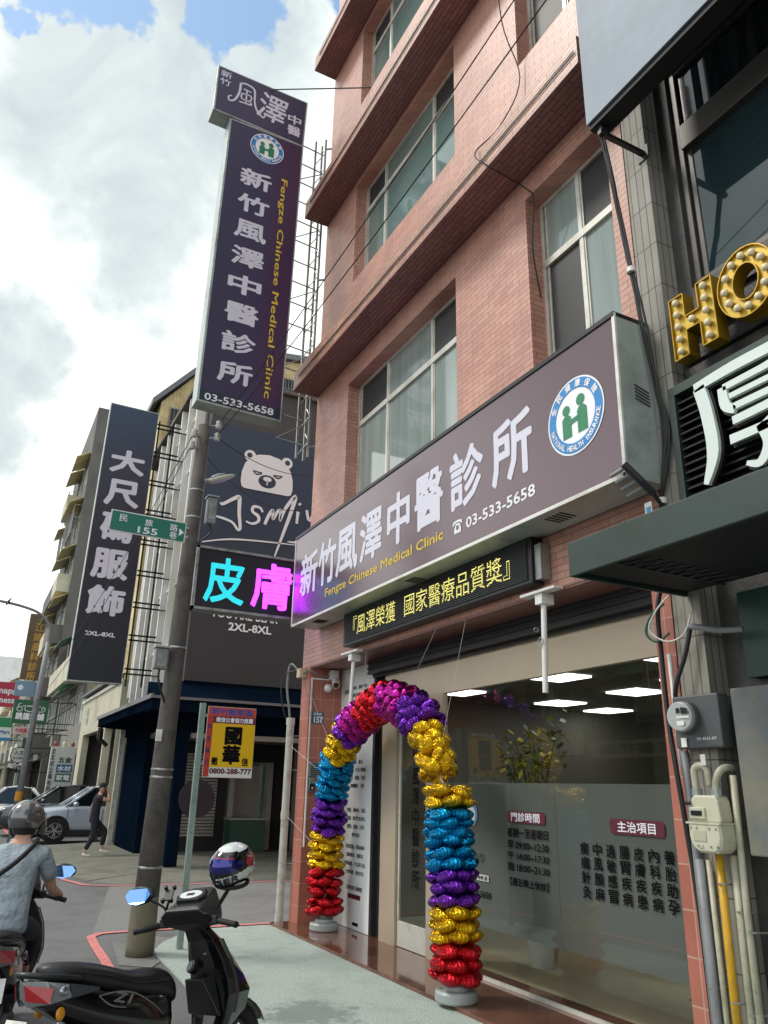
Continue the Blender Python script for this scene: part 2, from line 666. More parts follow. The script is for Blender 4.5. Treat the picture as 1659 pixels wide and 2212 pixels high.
def stroke(mm, pts, wd, c, Rv, Uv, lift=.003):
    """brush stroke in a sign's plane: pts (x, y), wd one width per point"""
    Rv, Uv, c = Vector(Rv).normalized(), Vector(Uv).normalized(), Vector(c)
    N = Rv.cross(Uv)
    # smooth by Catmull-Rom
    P = [Vector((*p, 0)) for p in pts]
    W = wd if isinstance(wd, (list, tuple)) else [wd] * len(P)
    Q, V = [], []
    for i in range(len(P) - 1):
        a, b, d, e_ = P[max(i - 1, 0)], P[i], P[i + 1], P[min(i + 2, len(P) - 1)]
        for k in range(5):
            t = k / 5
            Q.append(.5 * ((2 * b) + (d - a) * t + (2 * a - 5 * b + 4 * d - e_) * t * t + (3 * b - a - 3 * d + e_) * t ** 3))
            V.append(W[i] + (W[i + 1] - W[i]) * t)
    Q.append(P[-1]); V.append(W[-1])
    prev = None
    for i, q in enumerate(Q):
        t = (Q[min(i + 1, len(Q) - 1)] - Q[max(i - 1, 0)])
        t = t.normalized() if t.length > 1e-6 else Vector((1, 0, 0))
        nn = Vector((-t.y, t.x, 0)) * V[i] / 2
        pr = [mm.bm.verts.new(c + Rv * z.x + Uv * z.y + N * lift) for z in (q + nn, q - nn)]
        if prev:
            mm.bm.faces.new((prev[0], prev[1], pr[1], pr[0]))
        prev = pr
    return mm


FX = dict(Rv=(0, -1, 0), Uv=(0, 0, 1))     # faces the street (-X)
FY = dict(Rv=(1, 0, 0), Uv=(0, 0, 1))      # faces down the street towards -Y


def disc(mm, c, r0, r1, Rv, Uv, lift, n=40, a0=0., a1=2 * math.pi, ry=None):
    Rv, Uv, c = Vector(Rv).normalized(), Vector(Uv).normalized(), Vector(c)
    N = Rv.cross(Uv)
    q = (ry or r1) / r1
    for i in range(n):
        A, B = a0 + (a1 - a0) * i / n, a0 + (a1 - a0) * (i + 1) / n
        P = lambda r, a: mm.bm.verts.new(c + Rv * r * math.cos(a) + Uv * r * q * math.sin(a) + N * lift)
        if r0 > 1e-6:
            mm.bm.faces.new((P(r0, A), P(r1, A), P(r1, B), P(r0, B)))
        else:
            mm.bm.faces.new((mm.bm.verts.new(c + N * lift), P(r1, A), P(r1, B)))
    return mm


def poly(mm, pts, c, Rv, Uv, lift):
    Rv, Uv, c = Vector(Rv).normalized(), Vector(Uv).normalized(), Vector(c)
    N = Rv.cross(Uv)
    mm.bm.faces.new([mm.bm.verts.new(c + Rv * x + Uv * y + N * lift) for x, y in pts])
    return mm


def circle_pts(x, y, r, n=16, ry=None, a0=0, a1=2 * math.pi):
    return [(x + r * math.cos(a0 + (a1 - a0) * k / n), y + (ry or r) * math.sin(a0 + (a1 - a0) * k / n)) for k in range(n)]


def sag(a, b, d, n=14):
    a, b = Vector(a), Vector(b)
    return [a.lerp(b, i / n) - Vector((0, 0, d * 4 * (i / n) * (1 - i / n))) for i in range(n + 1)]


def arcpts(pts, n=6):
    """smooth polyline through control points"""
    P = [Vector(p) for p in pts]
    out = []
    for i in range(len(P) - 1):
        a, b, d, e_ = P[max(i - 1, 0)], P[i], P[i + 1], P[min(i + 2, len(P) - 1)]
        for k in range(n):
            t = k / n
            out.append(.5 * ((2 * b) + (d - a) * t + (2 * a - 5 * b + 4 * d - e_) * t * t + (3 * b - a - 3 * d + e_) * t ** 3))
    out.append(P[-1])
    return out

# ------------------------------------------------------------------ ground
def asphalt(name, col, dark, scale):
    return mat(name, col, .88, 0, .45, 42, .6, 120, dirt=dark, ds=scale)


M_asph = asphalt('asphalt', hx('6b6c6c'), hx('575858'), .9)
M_asph2 = asphalt('alley_asphalt', hx('7a7a78'), hx('666664'), .5)
M_carpet = mat('green_grey_paving', hx('aab6ae'), .95, 0, .42, 48, .7, 110, dirt=hx('98a39c'), ds=2.2)
M_red = mat('worn_red_line_paint', hx('cf7d78'), .8, 0, .12, 30, .2, 120, dirt=hx('a8696a'), ds=9)
M_stain = mat('damp_stain', hx('6d716e'), .9, 0, .3, 40)
M_kerbc = mat('mossy_concrete', hx('74746a'), .9, 0, .3, 14, .5, 60, dirt=hx('5a5b48'), ds=1.4)

g = M(); g.quad((-600, -600, 0), (600, -600, 0), (600, 900, 0), (-600, 900, 0))
tag(g.to('ground', M_asph), kind='structure')
g = M(); g.quad((1.9, 11.72, .004), (30, 11.72, .004), (30, 16.55, .004), (2.9, 16.7, .004))
tag(g.to('alley_road', M_asph2), kind='structure')

car = [(3.3, 11.56), (2.95, 11.28), (2.6, 10.8), (2.42, 10.4), (2.36, 10.0), (2.35, 9.4), (2.33, 8.7), (2.26, 7.6), (2.22, 6.2), (2.2, 4), (2.2, -4), (4.6, -4), (4.6, 11.56)]
g = M(); g.prism([(x, y, .003) for x, y in car], (0, 0, .017))
tag(g.to('pavement', M_carpet), kind='structure')
# a damp stain with a ragged outline soaked into the paving
_N, _L = M_carpet.node_tree.nodes, M_carpet.node_tree.links
_b = _N['Principled BSDF']
_src = _b.inputs['Base Color'].links[0].from_socket
_tcc = _N.new('ShaderNodeTexCoord')
_nz = _N.new('ShaderNodeTexNoise'); _nz.inputs['Scale'].default_value = 5; _nz.inputs['Detail'].default_value = 9; _nz.inputs['Roughness'].default_value = .75
_L.new(_tcc.outputs['Object'], _nz.inputs['Vector'])
_ds = _N.new('ShaderNodeVectorMath'); _ds.operation = 'DISTANCE'; _ds.inputs[1].default_value = (3.05, 7.15, 0)
_L.new(_tcc.outputs['Object'], _ds.inputs[0])
_ad = _N.new('ShaderNodeMath'); _ad.operation = 'MULTIPLY_ADD'; _ad.inputs[1].default_value = 1.5
_L.new(_nz.outputs['Fac'], _ad.inputs[0]); _L.new(_ds.outputs['Value'], _ad.inputs[2])
_mr = _N.new('ShaderNodeMapRange'); _mr.inputs['From Min'].default_value = 1.22; _mr.inputs['From Max'].default_value = 1.02; _mr.inputs['To Max'].default_value = .7
_L.new(_ad.outputs[0], _mr.inputs['Value'])
_mx = _N.new('ShaderNodeMix'); _mx.data_type = 'RGBA'
_L.new(_mr.outputs[0], _mx.inputs['Factor']); _L.new(_src, _mx.inputs['A']); _mx.inputs['B'].default_value = (*hx('757b78'), 1)
_L.new(_mx.outputs['Result'], _b.inputs['Base Color'])


def strip(pts, w, z):
    mm = M()
    P = [Vector((x, y, z)) for x, y in pts]
    prev = None
    for i, q in enumerate(P):
        t = (P[min(i + 1, len(P) - 1)] - P[max(i - 1, 0)]).normalized()
        nn = Vector((-t.y, t.x, 0)) * w / 2
        pr = [mm.bm.verts.new(q + nn), mm.bm.verts.new(q - nn)]
        if prev:
            mm.bm.faces.new((prev[0], prev[1], pr[1], pr[0]))
        prev = pr
    return mm


near = arcpts([(12, 11.80, 0), (4.5, 11.74, 0), (2.3, 11.76, 0), (1.92, 11.62, 0), (1.84, 11.3, 0), (1.80, 10.1, 0), (1.77, 8, 0), (1.74, -6, 0)])
tag(strip([(p.x, p.y) for p in near], .11, .012).to('road_line', M_red), kind='structure')
far = arcpts([(14, 16.5, 0), (6.2, 16.58, 0), (2.95, 16.78, 0), (2.35, 17.6, 0), (2.07, 19.3, 0), (2.0, 21, 0), (1.95, 60, 0)])
tag(strip([(p.x, p.y) for p in far], .11, .012).to('road_line', M_red), kind='structure')
# paler patch round the foot of the pole
g = M(); g.prism([(1.9, 9.75, .003), (2.2, 9.5, .003), (2.6, 10.2, .003), (2.85, 11.0, .003), (2.5, 11.45, .003), (2.05, 11.2, .003)], (0, 0, .006))
tag(g.to('kerb_patch', M_asph2), kind='structure')
# pavement in front of the buildings across the alley, rising gently to their arcade
g = M()
g.loft([[(2.6, 17.6, .002), (2.6, 17.6, .015), (4.4, 18.7, .10), (4.4, 18.7, .002)], [(2.3, 19.3, .002), (2.3, 19.3, .015), (4.4, 20, .12), (4.4, 20, .002)],
        [(2.2, 27, .002), (2.2, 27, .015), (4.4, 27, .12), (4.4, 27, .002)]])
g.prism([(2.6, 17.6, .001), (3.2, 17.0, .001), (14, 16.85, .001), (14, 18.69, .11), (4.4, 18.69, .10)], (0, 0, .002))
tag(g.to('pavement', M_kerbc), kind='structure')

# ------------------------------------------------------------------ clinic building
FXP = 4.55
clinic = thing('clinic_building', 'four storey pink brick tile building with tall aluminium windows and a glass clinic shopfront', 'building', (7.5, 7.8, 0))
HL = [(6.98, 10.22, 5.75, 8.08), (6.96, 10.21, 10.06, 12.12), (6.96, 10.17, 14.02, 15.95), (6.96, 10.17, 17.8, 19.6)]
HR = [(4.27, 5.53, 5.75, 8.16), (4.27, 5.54, 10.19, 12.12), (4.27, 5.54, 14.2, 15.9), (4.27, 5.54, 18, 19.6)]
w = M(); w.wall('x', FXP, 4.82, 4.07, 11.55, 3.62, 21, HL + HR)
w.to('wall', M_brick, clinic)
w = M()
w.box(4.82, 12, 11.35, 11.55, 3.62, 21)
w.box(4.82, 12, 4.07, 4.27, 3.62, 21)
w.to('side_wall', M_brick, clinic)
w = M(); w.box(4.56, 12, 4.08, 11.54, 21, 21.3); w.to('roof', M_conc, clinic)
for z in (8.48, 12.25, 16.08):
    q = M(); q.box(4.08, FXP, 4.07, 11.56, z + .004, z + .34)
    lo = q.to('ledge', M_ledge, clinic)
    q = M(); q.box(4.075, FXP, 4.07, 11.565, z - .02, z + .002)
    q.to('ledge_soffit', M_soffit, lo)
    q = M()
    for dz in (.13, .16):
        q.tube([(4.065, 4.1, z + dz), (4.065, 7, z + dz - .01), (4.065, 11.3, z + dz)], .006, 5)
    q.to('conduit', M_cable, lo)


def window(h, mull, split, darks_up, darks_lo, curtain=False):
    y0, y1, z0, z1 = h
    f = M(); d = .045
    x0, x1 = 4.755, 4.80
    f.box(x0, x1, y0, y0 + d, z0, z1); f.box(x0, x1, y1 - d, y1, z0, z1)
    f.box(x0, x1, y0 + d, y1 - d, z1 - d, z1); f.box(x0, x1, y0 + d, y1 - d, z0, z0 + d)
    zt = z1 - split
    f.box(x0 - .01, x1, y0 + d, y1 - d, zt - .05, zt + .035)
    ys = [y0 + d] + sorted(mull) + [y1 - d]
    for yy in ys[1:-1]:
        f.box(x0, x1, yy - .025, yy + .025, z0 + d, zt - .05)
        f.box(x0, x1, yy - .022, yy + .022, zt + .035, z1 - d)
    # sash frames
    for a, b in zip(ys, ys[1:]):
        for za, zb in ((z0 + d, zt - .05), (zt + .035, z1 - d)):
            f.box(x0 + .012, x1 - .006, a + .022, a + .045, za, zb); f.box(x0 + .012, x1 - .006, b - .045, b - .022, za, zb)
    win = f.to('window', M_alu, clinic)
    for k, (a, b) in enumerate(zip(ys, ys[1:])):
        for za, zb, dk in ((z0 + d, zt - .05, k in darks_lo), (zt + .035, z1 - d, k in darks_up)):
            p_ = M(); p_.box(4.782, 4.788, a + .045, b - .045, za, zb)
            p_.to('pane', M_glass_dark if dk else (M_glass_up if curtain else M_glass_frost), win)
    s_ = M(); s_.box(4.70, 4.755, y0, y1, z0, z0 + .02); s_.to('sill', M_ledge, win)


window(HL[0], (7.91, 9.22), .69, (0, 2), ())
window(HL[1], (7.86, 9.46), .52, (0, 2), (), True)
window(HL[2], (7.86, 9.4), .52, (2,), (), True)
window(HL[3], (7.86, 9.4), .6, (), ())
window(HR[0], (4.91,), .82, (0,), (1,))
window(HR[1], (4.88,), .5, (1,), (1,))
window(HR[2], (4.88,), .5, (), (1,))
window(HR[3], (4.88,), .5, (), ())
# floors inside so that no daylight leaks through
q = M()
for z in (4.0, 8.6, 12.4, 16.2):
    q.box(4.90, 11.9, 4.28, 11.34, z, z + .12)
q.box(4.86, 4.90, 4.28, 11.34, 3.7, 20.9)
q.to('inner_floor', M_concd, clinic)

# ground floor: piers, beam, shutter box, fascia
q = M()
q.box(4.55, 5.7, 11.22, 11.55, 0, 3.62)
q.box(5.7, 12, 11.35, 11.55, 0, 3.62)
q.to('pier', M_tile, clinic)
q = M(); q.box(4.55, 12, 4.07, 4.25, 0, 3.62)
q.to('pier', M_tile, clinic)
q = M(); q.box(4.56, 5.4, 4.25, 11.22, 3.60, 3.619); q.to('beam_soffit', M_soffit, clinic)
q = M()
for k in range(6):
    z = 3.40 + k * .034
    q.box(4.96 + (k % 2) * .012, 5.08, 4.26, 10.06, z, z + .03)
q.box(5.05, 5.10, 4.26, 10.06, 3.36, 3.60)
q.to('roller_shutter', M_alu_d, clinic)
M_fascia = mat('beige_fascia_board', hx('d6c5ab'), .35, 0, .05, 2, coat=.2)
q = M(); q.box(5.105, 5.18, 4.26, 9.77, 2.985, 3.60); q.to('fascia', M_fascia, clinic)
q = M(); q.box(5.16, 5.22, 9.78, 10.09, .05, 3.60); q.box(5.09, 5.16, 10.02, 10.09, .05, 3.60); q.to('shutter_guide', M_alu_d, clinic)
M_door = mat('beige_door_frame', hx('c6b8a2'), .32, .3, .05, 3)
q = M()
q.box(5.075, 5.16, 9.36, 9.77, .05, 2.985)
q.box(5.085, 5.15, 8.20, 8.61, .05, 2.985)
q.box(5.085, 5.15, 8.61, 9.36, 2.73, 2.985)
q.to('door_frame', M_door, clinic)
door = M()
door.box(5.11, 5.14, 8.61, 9.35, .06, .34); door.box(5.11, 5.14, 8.61, 9.35, 2.64, 2.72)
door.box(5.11, 5.14, 8.61, 8.65, .34, 2.64); door.box(5.11, 5.14, 9.31, 9.35, .34, 2.64)
door = door.to('door', M_alu, clinic, bevel=.004)
q = M(); q.quad((5.12, 8.65, .34), (5.12, 9.31, .34), (5.12, 9.31, 2.64), (5.12, 8.65, 2.64)); q.to('pane', M_glass, door)
M_film = mat('dark_grey_window_film', hx('6b6b67'), .30, 0, .05, 1.2)
M_ltr = mat('black_film_lettering', hx('0c0c0f'), .6, 0, 0, spec=.1)
M_white_l = mat('white_lettering', hx('e9e9f0'), .45, 0, 0)
M_maroon = mat('maroon_label', hx('5c2431'), .45, 0, .03)
for a, b, nm in ((6.235, 8.20, 'a'), (4.25, 6.228, 'b')):
    q = M(); q.quad((5.113, a, .06), (5.113, b, .06), (5.113, b, 2.985), (5.113, a, 2.985))
    gp = q.to('shop_window', M_glass, clinic)
    q = M(); q.box(5.118, 5.122, a, b, .53, 1.95)
    film = q.to('window_film', M_film, gp)
    X0 = 5.108
    if nm == 'a':
        q = M(); poly(q, [(sx * .31 + cx_, sy) for cx_, sx, sy in ((0, -.93, .055), (0, .93, .055), (0, 1, .035), (0, 1, -.035), (0, .93, -.055), (0, -.93, -.055), (0, -1, -.035), (0, -1, .035))], (X0, 6.69, 1.625), lift=.002, **FX)
        q.to('label_panel', M_maroon, gp)
        txt('lettering', '門診時間', gp, (X0, 6.69, 1.625), w=.46, h=.085, mt=M_white_l, bold=.012, lift=.005, **FX)
        for s_, z, h_ in (('星期一至星期日', 1.475, .085), ('早 09:00~12:30', 1.36, .08), ('午 14:00~17:30', 1.26, .08), ('晚 18:00~21:30', 1.156, .08)):
            txt('lettering', s_, gp, (X0, 6.672, z), w=.65, h=h_, mt=M_ltr, bold=.02, **FX)
        txt('lettering', '【週五晚上休診】', gp, (X0, 6.672, 1.02), w=.6, h=.075, mt=M_ltr, bold=.02, **FX)
        # round sign of no-entry pictograms and phone lettering beside the door
        q = M()
        for yy in (7.58, 7.47):
            disc(q, (X0, yy, 1.19), .034, .04, lift=.002, n=28, **FX)
            poly(q, [(-.03, .026), (-.024, .03), (.03, -.026), (.024, -.03)], (X0, yy, 1.19), lift=.003, **FX)
        q.to('pictogram', M_ltr, gp)
        q = M(); disc(q, (X0, 7.66, 1.62), 0, .12, lift=.002, **FX); q.to('emblem', M_white, gp)
        q = M(); disc(q, (X0, 7.66, 1.62), .085, .115, lift=.004, **FX); q.to('emblem_ring', mat('emblem_blue', hx('2f8fd0'), .5, var=0), gp)
        q = M(); poly(q, [(-.11, .03), (.11, .03), (.11, -.03), (-.11, -.03)], (X0, 7.46, 1.0), lift=.002, **FX); q.to('label_panel', M_white, gp)
        txt('lettering', '診所 消', gp, (X0, 7.46, 1.0), w=.16, h=.04, mt=M_ltr, bold=.02, lift=.005, **FX)
        txt('lettering', '533-5658', gp, (X0, 7.5, .84), w=.36, h=.06, mt=M_ltr, bold=.02, **FX)
    else:
        q = M(); poly(q, [(sx * .31, sy) for sx, sy in ((-.93, .06), (.93, .06), (1, .04), (1, -.04), (.93, -.06), (-.93, -.06), (-1, -.04), (-1, .04))], (X0, 5.185, 1.605), lift=.002, **FX)
        q.to('label_panel', M_maroon, gp)
        txt('lettering', '主治項目', gp, (X0, 5.185, 1.605), w=.43, h=.085, mt=M_white_l, bold=.015, lift=.005, **FX)
        for i, s_ in enumerate(('痠痛針灸', '中風顏麻', '過敏感冒', '腸胃疾病', '皮膚疾患', '內科疾病', '養胎助孕')):
            y = 5.842 - i * .1645
            txtcol('lettering', s_, gp, (X0, y, 1.46), (X0, y, .985), (0, -1, 0), .108, M_ltr, .02)
q = M(); q.box(5.105, 5.14, 4.25, 8.20, .055, .085); q.to('window_channel', M_alu, clinic)
# white information panel left of the door
M_panel = mat('white_info_board', hx('eef3f2'), .35, 0, .03, 2)
q = M(); q.box(5.095, 5.14, 10.09, 11.22, .06, 3.60)
ib = q.to('information_board', M_panel, clinic)
random.seed(11)
rows = [('內科', '感冒、腸胃不適、', 3.0), ('', '慢性疲勞、失眠。', 2.9), ('', '頭痛、暈眩', 2.8), ('', '過敏、鼻炎、', 2.02), ('', '氣喘、巧克力囊腫、', 1.92), ('', '不孕、經痛、濕疹、', 1.82), ('', '調養體質、汗皰', 1.72),
        ('', '痘痘、蕁麻疹、濕疹、', 1.42), ('', '乾癬、異位性皮膚炎、', 1.32), ('', '圓禿、乾癬、白斑、', 1.22), ('', '帶狀疱疹', 1.12), ('', '落枕扭傷、顏面麻痺、', .98), ('', '運動傷害、關節炎、', .88), ('', '中風後遺、巴金森氏症、', .78), ('', '坐骨神經、雷射針灸', .68), ('', '【掛號請洽櫃檯】', .50)]
for _, s_, z in rows:
    txt('lettering', s_, ib, (5.095, 10.56, z * 1.09 + .02), w=.062 * len(s_), h=.055, mt=M_ltr, bold=.012, **FX)
txt('lettering', '內科', ib, (5.095, 11.0, 3.25), w=.2, h=.08, mt=M_ltr, bold=.02, **FX)
q = M(); poly(q, [(-.2, .03), (.2, .03), (.2, -.03), (-.2, -.03)], (5.095, 10.56, .46), lift=.002, **FX); q.to('label_panel', M_maroon, ib)
q = M(); poly(q, [(-.09, .02), (.09, .02), (.09, -.02), (-.09, -.02)], (5.095, 10.5, .13), lift=.002, **FX); q.to('label_panel', M_ltr, ib)

# marble step
M_marble = mat('polished_brown_marble', hx('6f4a3c'), .09, 0, .35, 5, coat=.3, dirt=hx('4a2f28'), ds=3)
q = M(); q.prism([(4.26, 11.54, .0), (4.30, 4.08, .0), (5.4, 4.08, .0), (5.4, 11.54, .0)], (0, 0, .055))
q.to('step', M_marble, clinic, bevel=.004)

# clinic interior seen through the glass
M_in_wall = mat('interior_wall', hx('77756a'), .7, 0, .06, 1)
M_in_floor = mat('pale_wood_floor', hx('b3a684'), .4, 0, .12, 3)
M_in_ceil = mat('interior_ceiling', hx('6e6f6a'), .8, 0, .05)
q = M(); q.box(5.41, 11.9, 4.26, 11.34, .02, .05); q.to('inner_floor', M_in_floor, clinic)
q = M(); q.box(5.19, 11.9, 4.26, 11.34, 3.25, 3.5); q.to('inner_ceiling', M_in_ceil, clinic)
q = M(); q.box(11.7, 11.9, 4.26, 11.34, .05, 3.25); q.box(8.6, 8.7, 4.26, 6.6, .05, 3.25)
q.box(5.145, 5.18, 10.21, 11.21, .05, 3.5); q.box(5.41, 11.7, 11.3, 11.34, .05, 3.25); q.box(5.41, 8.6, 4.26, 4.3, .05, 3.25)
q.to('inner_wall', M_in_wall, clinic)
M_lamp = mat('ceiling_light_panel', (1, .98, .93), .5, 0, 0, emit=3.0)
for x, y, a, b in ((6.5, 7.75, .3, .3), (8.55, 10.15, .3, .3), (8.4, 8.3, .3, .3), (6.4, 9.9, .3, .3), (8.0, 6.9, .3, .3), (10.0, 10.6, .3, .3), (10.3, 8.7, .3, .3), (6.5, 5.8, .3, .3)):
    q = M(); q.box(x - a, x + a, y - b, y + b, 3.225, 3.249)
    q.to('ceiling_light', M_lamp, clinic)
q = M(); q.box(8.6, 9.3, 8.0, 10.6, .05, 1.1); q.box(8.5, 9.4, 7.9, 10.7, 1.1, 1.14)
q.to('reception_counter', mat('counter_wood', hx('6d543c'), .4, 0, .2, 4), clinic)
q = M()
q.box(11.4, 11.69, 7.4, 9.2, .05, 2.1)
for k in range(4):
    q.box(11.38, 11.4, 7.45 + k * .44, 7.85 + k * .44, .3, 2.0)
q.to('cabinet', mat('cabinet_white', hx('b9b9b4'), .5, 0, .05), clinic)

# lettering on the door glass and things seen inside
txtcol('lettering', '新竹風澤中醫診所', door, (5.112, 8.90, 2.60), (5.112, 8.90, .72), (0, -1, 0), .17, M_ltr, .02)
M_leaf = mat('orchid_leaf', hx('5d6b2c'), .5, 0, .35, 9)
M_petal = mat('yellow_petal', hx('b7a93a'), .6, 0, .2, 9)
pt_ = thing('potted_plant', 'tall potted plant with yellow green blooms standing inside the shop window', 'plant', (6.1, 7.75, .05))
q = M(); q.lathe([(0, 0), (.14, 0), (.19, .38), (.20, .40), (.17, .40), (.16, .34), (0, .34)], (6.1, 7.75, .05), n=22); q.to('pot', M_white, pt_, smooth=True)
rr = random.Random(5)
q = M(); q2 = M(); q3 = M()
for k in range(26):
    a = rr.uniform(0, 6.28); hh_ = rr.uniform(.9, 2.1); sp_ = rr.uniform(.1, .42)
    e_ = Vector((6.1 + sp_ * math.cos(a), 7.75 + sp_ * math.sin(a), .4 + hh_))
    q3.tube(arcpts([(6.1, 7.75, .40), (6.1 + .3 * sp_ * math.cos(a), 7.75 + .3 * sp_ * math.sin(a), .4 + .6 * hh_), e_]), .008, 5)
    for j in range(26):
        c_ = e_ + Vector((rr.gauss(0, .09), rr.gauss(0, .09), rr.gauss(-.08, .16)))
        d_ = Vector((rr.gauss(0, 1), rr.gauss(0, 1), rr.gauss(0, .6))).normalized(); s_ = d_.cross(Vector((0, 0, 1))).normalized()
        l_ = rr.uniform(.07, .15)
        (q2 if rr.random() < .45 else q).quad(c_, c_ + d_ * l_ * .5 + s_ * l_ * .3, c_ + d_ * l_, c_ + d_ * l_ * .5 - s_ * l_ * .3)
q3.to('stem', M_leaf, pt_); q.to('leaf', M_leaf, pt_); q2.to('bloom', M_petal, pt_)
t = thing('notice_stand', 'pale notice sheet on a stand inside the shop behind the right window', 'notice', (6.6, 5.9, .05))
q = M(); q.cyl((6.6, 5.9, .05), (6.6, 5.9, 1.6), .015, n=8); q.box(6.45, 6.75, 5.75, 6.05, .05, .07); q.to('stand', M_alu_d, t)
q = M(); q.obox((6.58, 5.9, 1.85), (.01, .42, .6)); q.to('sheet', M_white, t)

# ------------------------------------------------------------------ clinic signs
def gradmat(name, stops, axis, lo, hi, rough=.2, coat=.3):
    """printed sign face, or wall cladding, whose colour changes along one of its axes"""
    mt = bpy.data.materials.new(name)
    mt.use_nodes = True
    N, L = mt.node_tree.nodes, mt.node_tree.links
    b = N['Principled BSDF']
    b.inputs['Roughness'].default_value = rough
    b.inputs['Coat Weight'].default_value = coat
    b.inputs['Coat Roughness'].default_value = .1
    tc = N.new('ShaderNodeTexCoord')
    sp = N.new('ShaderNodeSeparateXYZ')
    L.new(tc.outputs['Object'], sp.inputs[0])
    mr = N.new('ShaderNodeMapRange')
    mr.inputs['From Min'].default_value = lo
    mr.inputs['From Max'].default_value = hi
    L.new(sp.outputs[axis], mr.inputs['Value'])
    rp = N.new('ShaderNodeValToRGB')
    els = rp.color_ramp.elements
    els[0].position, els[0].color = stops[0][0], (*stops[0][1], 1)
    els[1].position, els[1].color = stops[-1][0], (*stops[-1][1], 1)
    for p_, c_ in stops[1:-1]:
        e_ = els.new(p_)
        e_.color = (*c_, 1)
    L.new(mr.outputs[0], rp.inputs[0])
    L.new(rp.outputs[0], b.inputs['Base Color'])
    return mt


M_logo_blue = mat('emblem_blue_print', hx('2a86c8'), .4, 0, 0)
M_logo_green = mat('emblem_green_print', hx('27805a'), .4, 0, 0)
M_logo_white = mat('emblem_white_print', hx('f2f3f5'), .4, 0, 0)
M_silver_l = mat('pale_lilac_lettering', hx('d9d8e6'), .4, 0, 0)
M_yellow_l = mat('yellow_lettering', hx('e0c03a'), .45, 0, 0)


def emblem(parent, c, r, basis):
    """round blue and white emblem with two green figures forming an H"""
    c = Vector(c)
    Rv, Uv = Vector(basis['Rv']), Vector(basis['Uv'])
    q = M(); disc(q, c, 0, r, lift=.003, n=48, **basis); base = q.to('emblem', M_logo_white, parent)
    q = M(); disc(q, c, r * .70, r * .955, lift=.005, n=48, **basis); q.to('emblem_ring', M_logo_blue, base)
    q = M()
    disc(q, c + Rv * (-.30 * r) + Uv * (.24 * r), 0, .135 * r, lift=.006, n=20, **basis)
    disc(q, c + Rv * (.22 * r) + Uv * (.34 * r), 0, .15 * r, lift=.006, n=20, **basis)
    poly(q, [(-.46 * r, -.5 * r), (-.14 * r, -.5 * r), (-.14 * r, .03 * r), (-.22 * r, .10 * r), (-.38 * r, .10 * r), (-.46 * r, .03 * r)], c, lift=.006, **basis)
    poly(q, [(.08 * r, -.5 * r), (.42 * r, -.5 * r), (.42 * r, .08 * r), (.33 * r, .18 * r), (.16 * r, .18 * r), (.08 * r, .08 * r)], c, lift=.006, **basis)
    poly(q, [(-.2 * r, -.19 * r), (.15 * r, -.15 * r), (.15 * r, -.02 * r), (-.2 * r, -.06 * r)], c, lift=.0075, **basis)
    q.to('emblem_figures', M_logo_green, base)
    q = M()
    for i, ch in enumerate('全民健康保險'):
        a = R(152 - i * 24.8)
        txt('', ch, None, c + Rv * (.83 * r * math.cos(a)) + Uv * (.83 * r * math.sin(a)), w=.19 * r, h=.19 * r, mt=None, bold=.03, lift=.008, rot=a - math.pi / 2, one=q, **basis)
    word = 'NATIONAL HEALTH INSURANCE'
    for i, ch in enumerate(word):
        if ch == ' ':
            continue
        a = R(192 + i * (156 / (len(word) - 1)))
        txt('', ch, None, c + Rv * (.83 * r * math.cos(a)) + Uv * (.83 * r * math.sin(a)), w=.02 * r if ch == 'I' else .085 * r, h=.13 * r, mt=None, bold=.035, lift=.008, rot=a + math.pi / 2, one=q, **basis)
    letter_obj(q, 'lettering', M_logo_white, base, None)


M_face = mat('glossy_plum_sign_face', hx('5a3e49'), .25, 0, .04, .6, coat=.75)
M_face.node_tree.nodes['Principled BSDF'].inputs['Coat Roughness'].default_value = .2
M_face.node_tree.nodes['Principled BSDF'].inputs['Coat IOR'].default_value = 1.55
M_signbox = mat('pale_sign_casing', hx('b3bcb8'), .35, .2, .05, 3, dirt=hx('8f9994'), ds=2)
sg = thing('shop_sign', 'long glossy plum clinic signboard with white characters, phone number and round emblem above the shopfront', 'sign', (4.3, 7.4, 4.15))
A, B, D, E_ = (10.965, 4.145), (3.955, 4.145), (3.93, 5.58), (10.985, 5.565)
q = M(); q.prism([(4.105, A[0], A[1]), (4.105, B[0], B[1]), (4.105, D[0], D[1]), (4.105, E_[0], E_[1])], (.42, 0, .0))
case = q.to('casing', M_signbox, sg, bevel=.006)
q = M()
q.prism([(4.098, A[0] - .03, A[1] + .03), (4.098, B[0] + .03, B[1] + .03), (4.098, D[0] + .03, D[1] - .035), (4.098, E_[0] - .03, E_[1] - .03)], (.005, 0, 0))
q.to('face', M_face, sg)
q = M()
q.prism([(4.09, A[0], A[1] - .004), (4.09, B[0], B[1] - .004), (4.09, B[0], B[1] + .028), (4.09, A[0], A[1] + .028)], (.02, 0, 0))
q.prism([(4.09, B[0] - .004, B[1]), (4.09, B[0] + .028, B[1]), (4.09, D[0] + .028, D[1]), (4.09, D[0] - .004, D[1])], (.02, 0, 0))
q.prism([(4.09, A[0] + .004, A[1]), (4.09, A[0] - .02, A[1]), (4.09, E_[0] - .02, E_[1]), (4.09, E_[0] + .004, E_[1])], (.02, 0, 0))
q.to('trim', M_white, sg)
q = M(); q.prism([(4.085, D[0], D[1] - .03), (4.085, E_[0], E_[1] - .03), (4.085, E_[0], E_[1] + .012), (4.085, D[0], D[1] + .012)], (.43, 0, 0))
q.to('top_cap', M_black, sg)
q = M()
for k in range(5):
    q.obox((4.33, 3.935, 4.82 + k * .03), (.16, .004, .008), Matrix.Rotation(.25, 3, 'Y'))
q.to('vent', M_blackm, case)
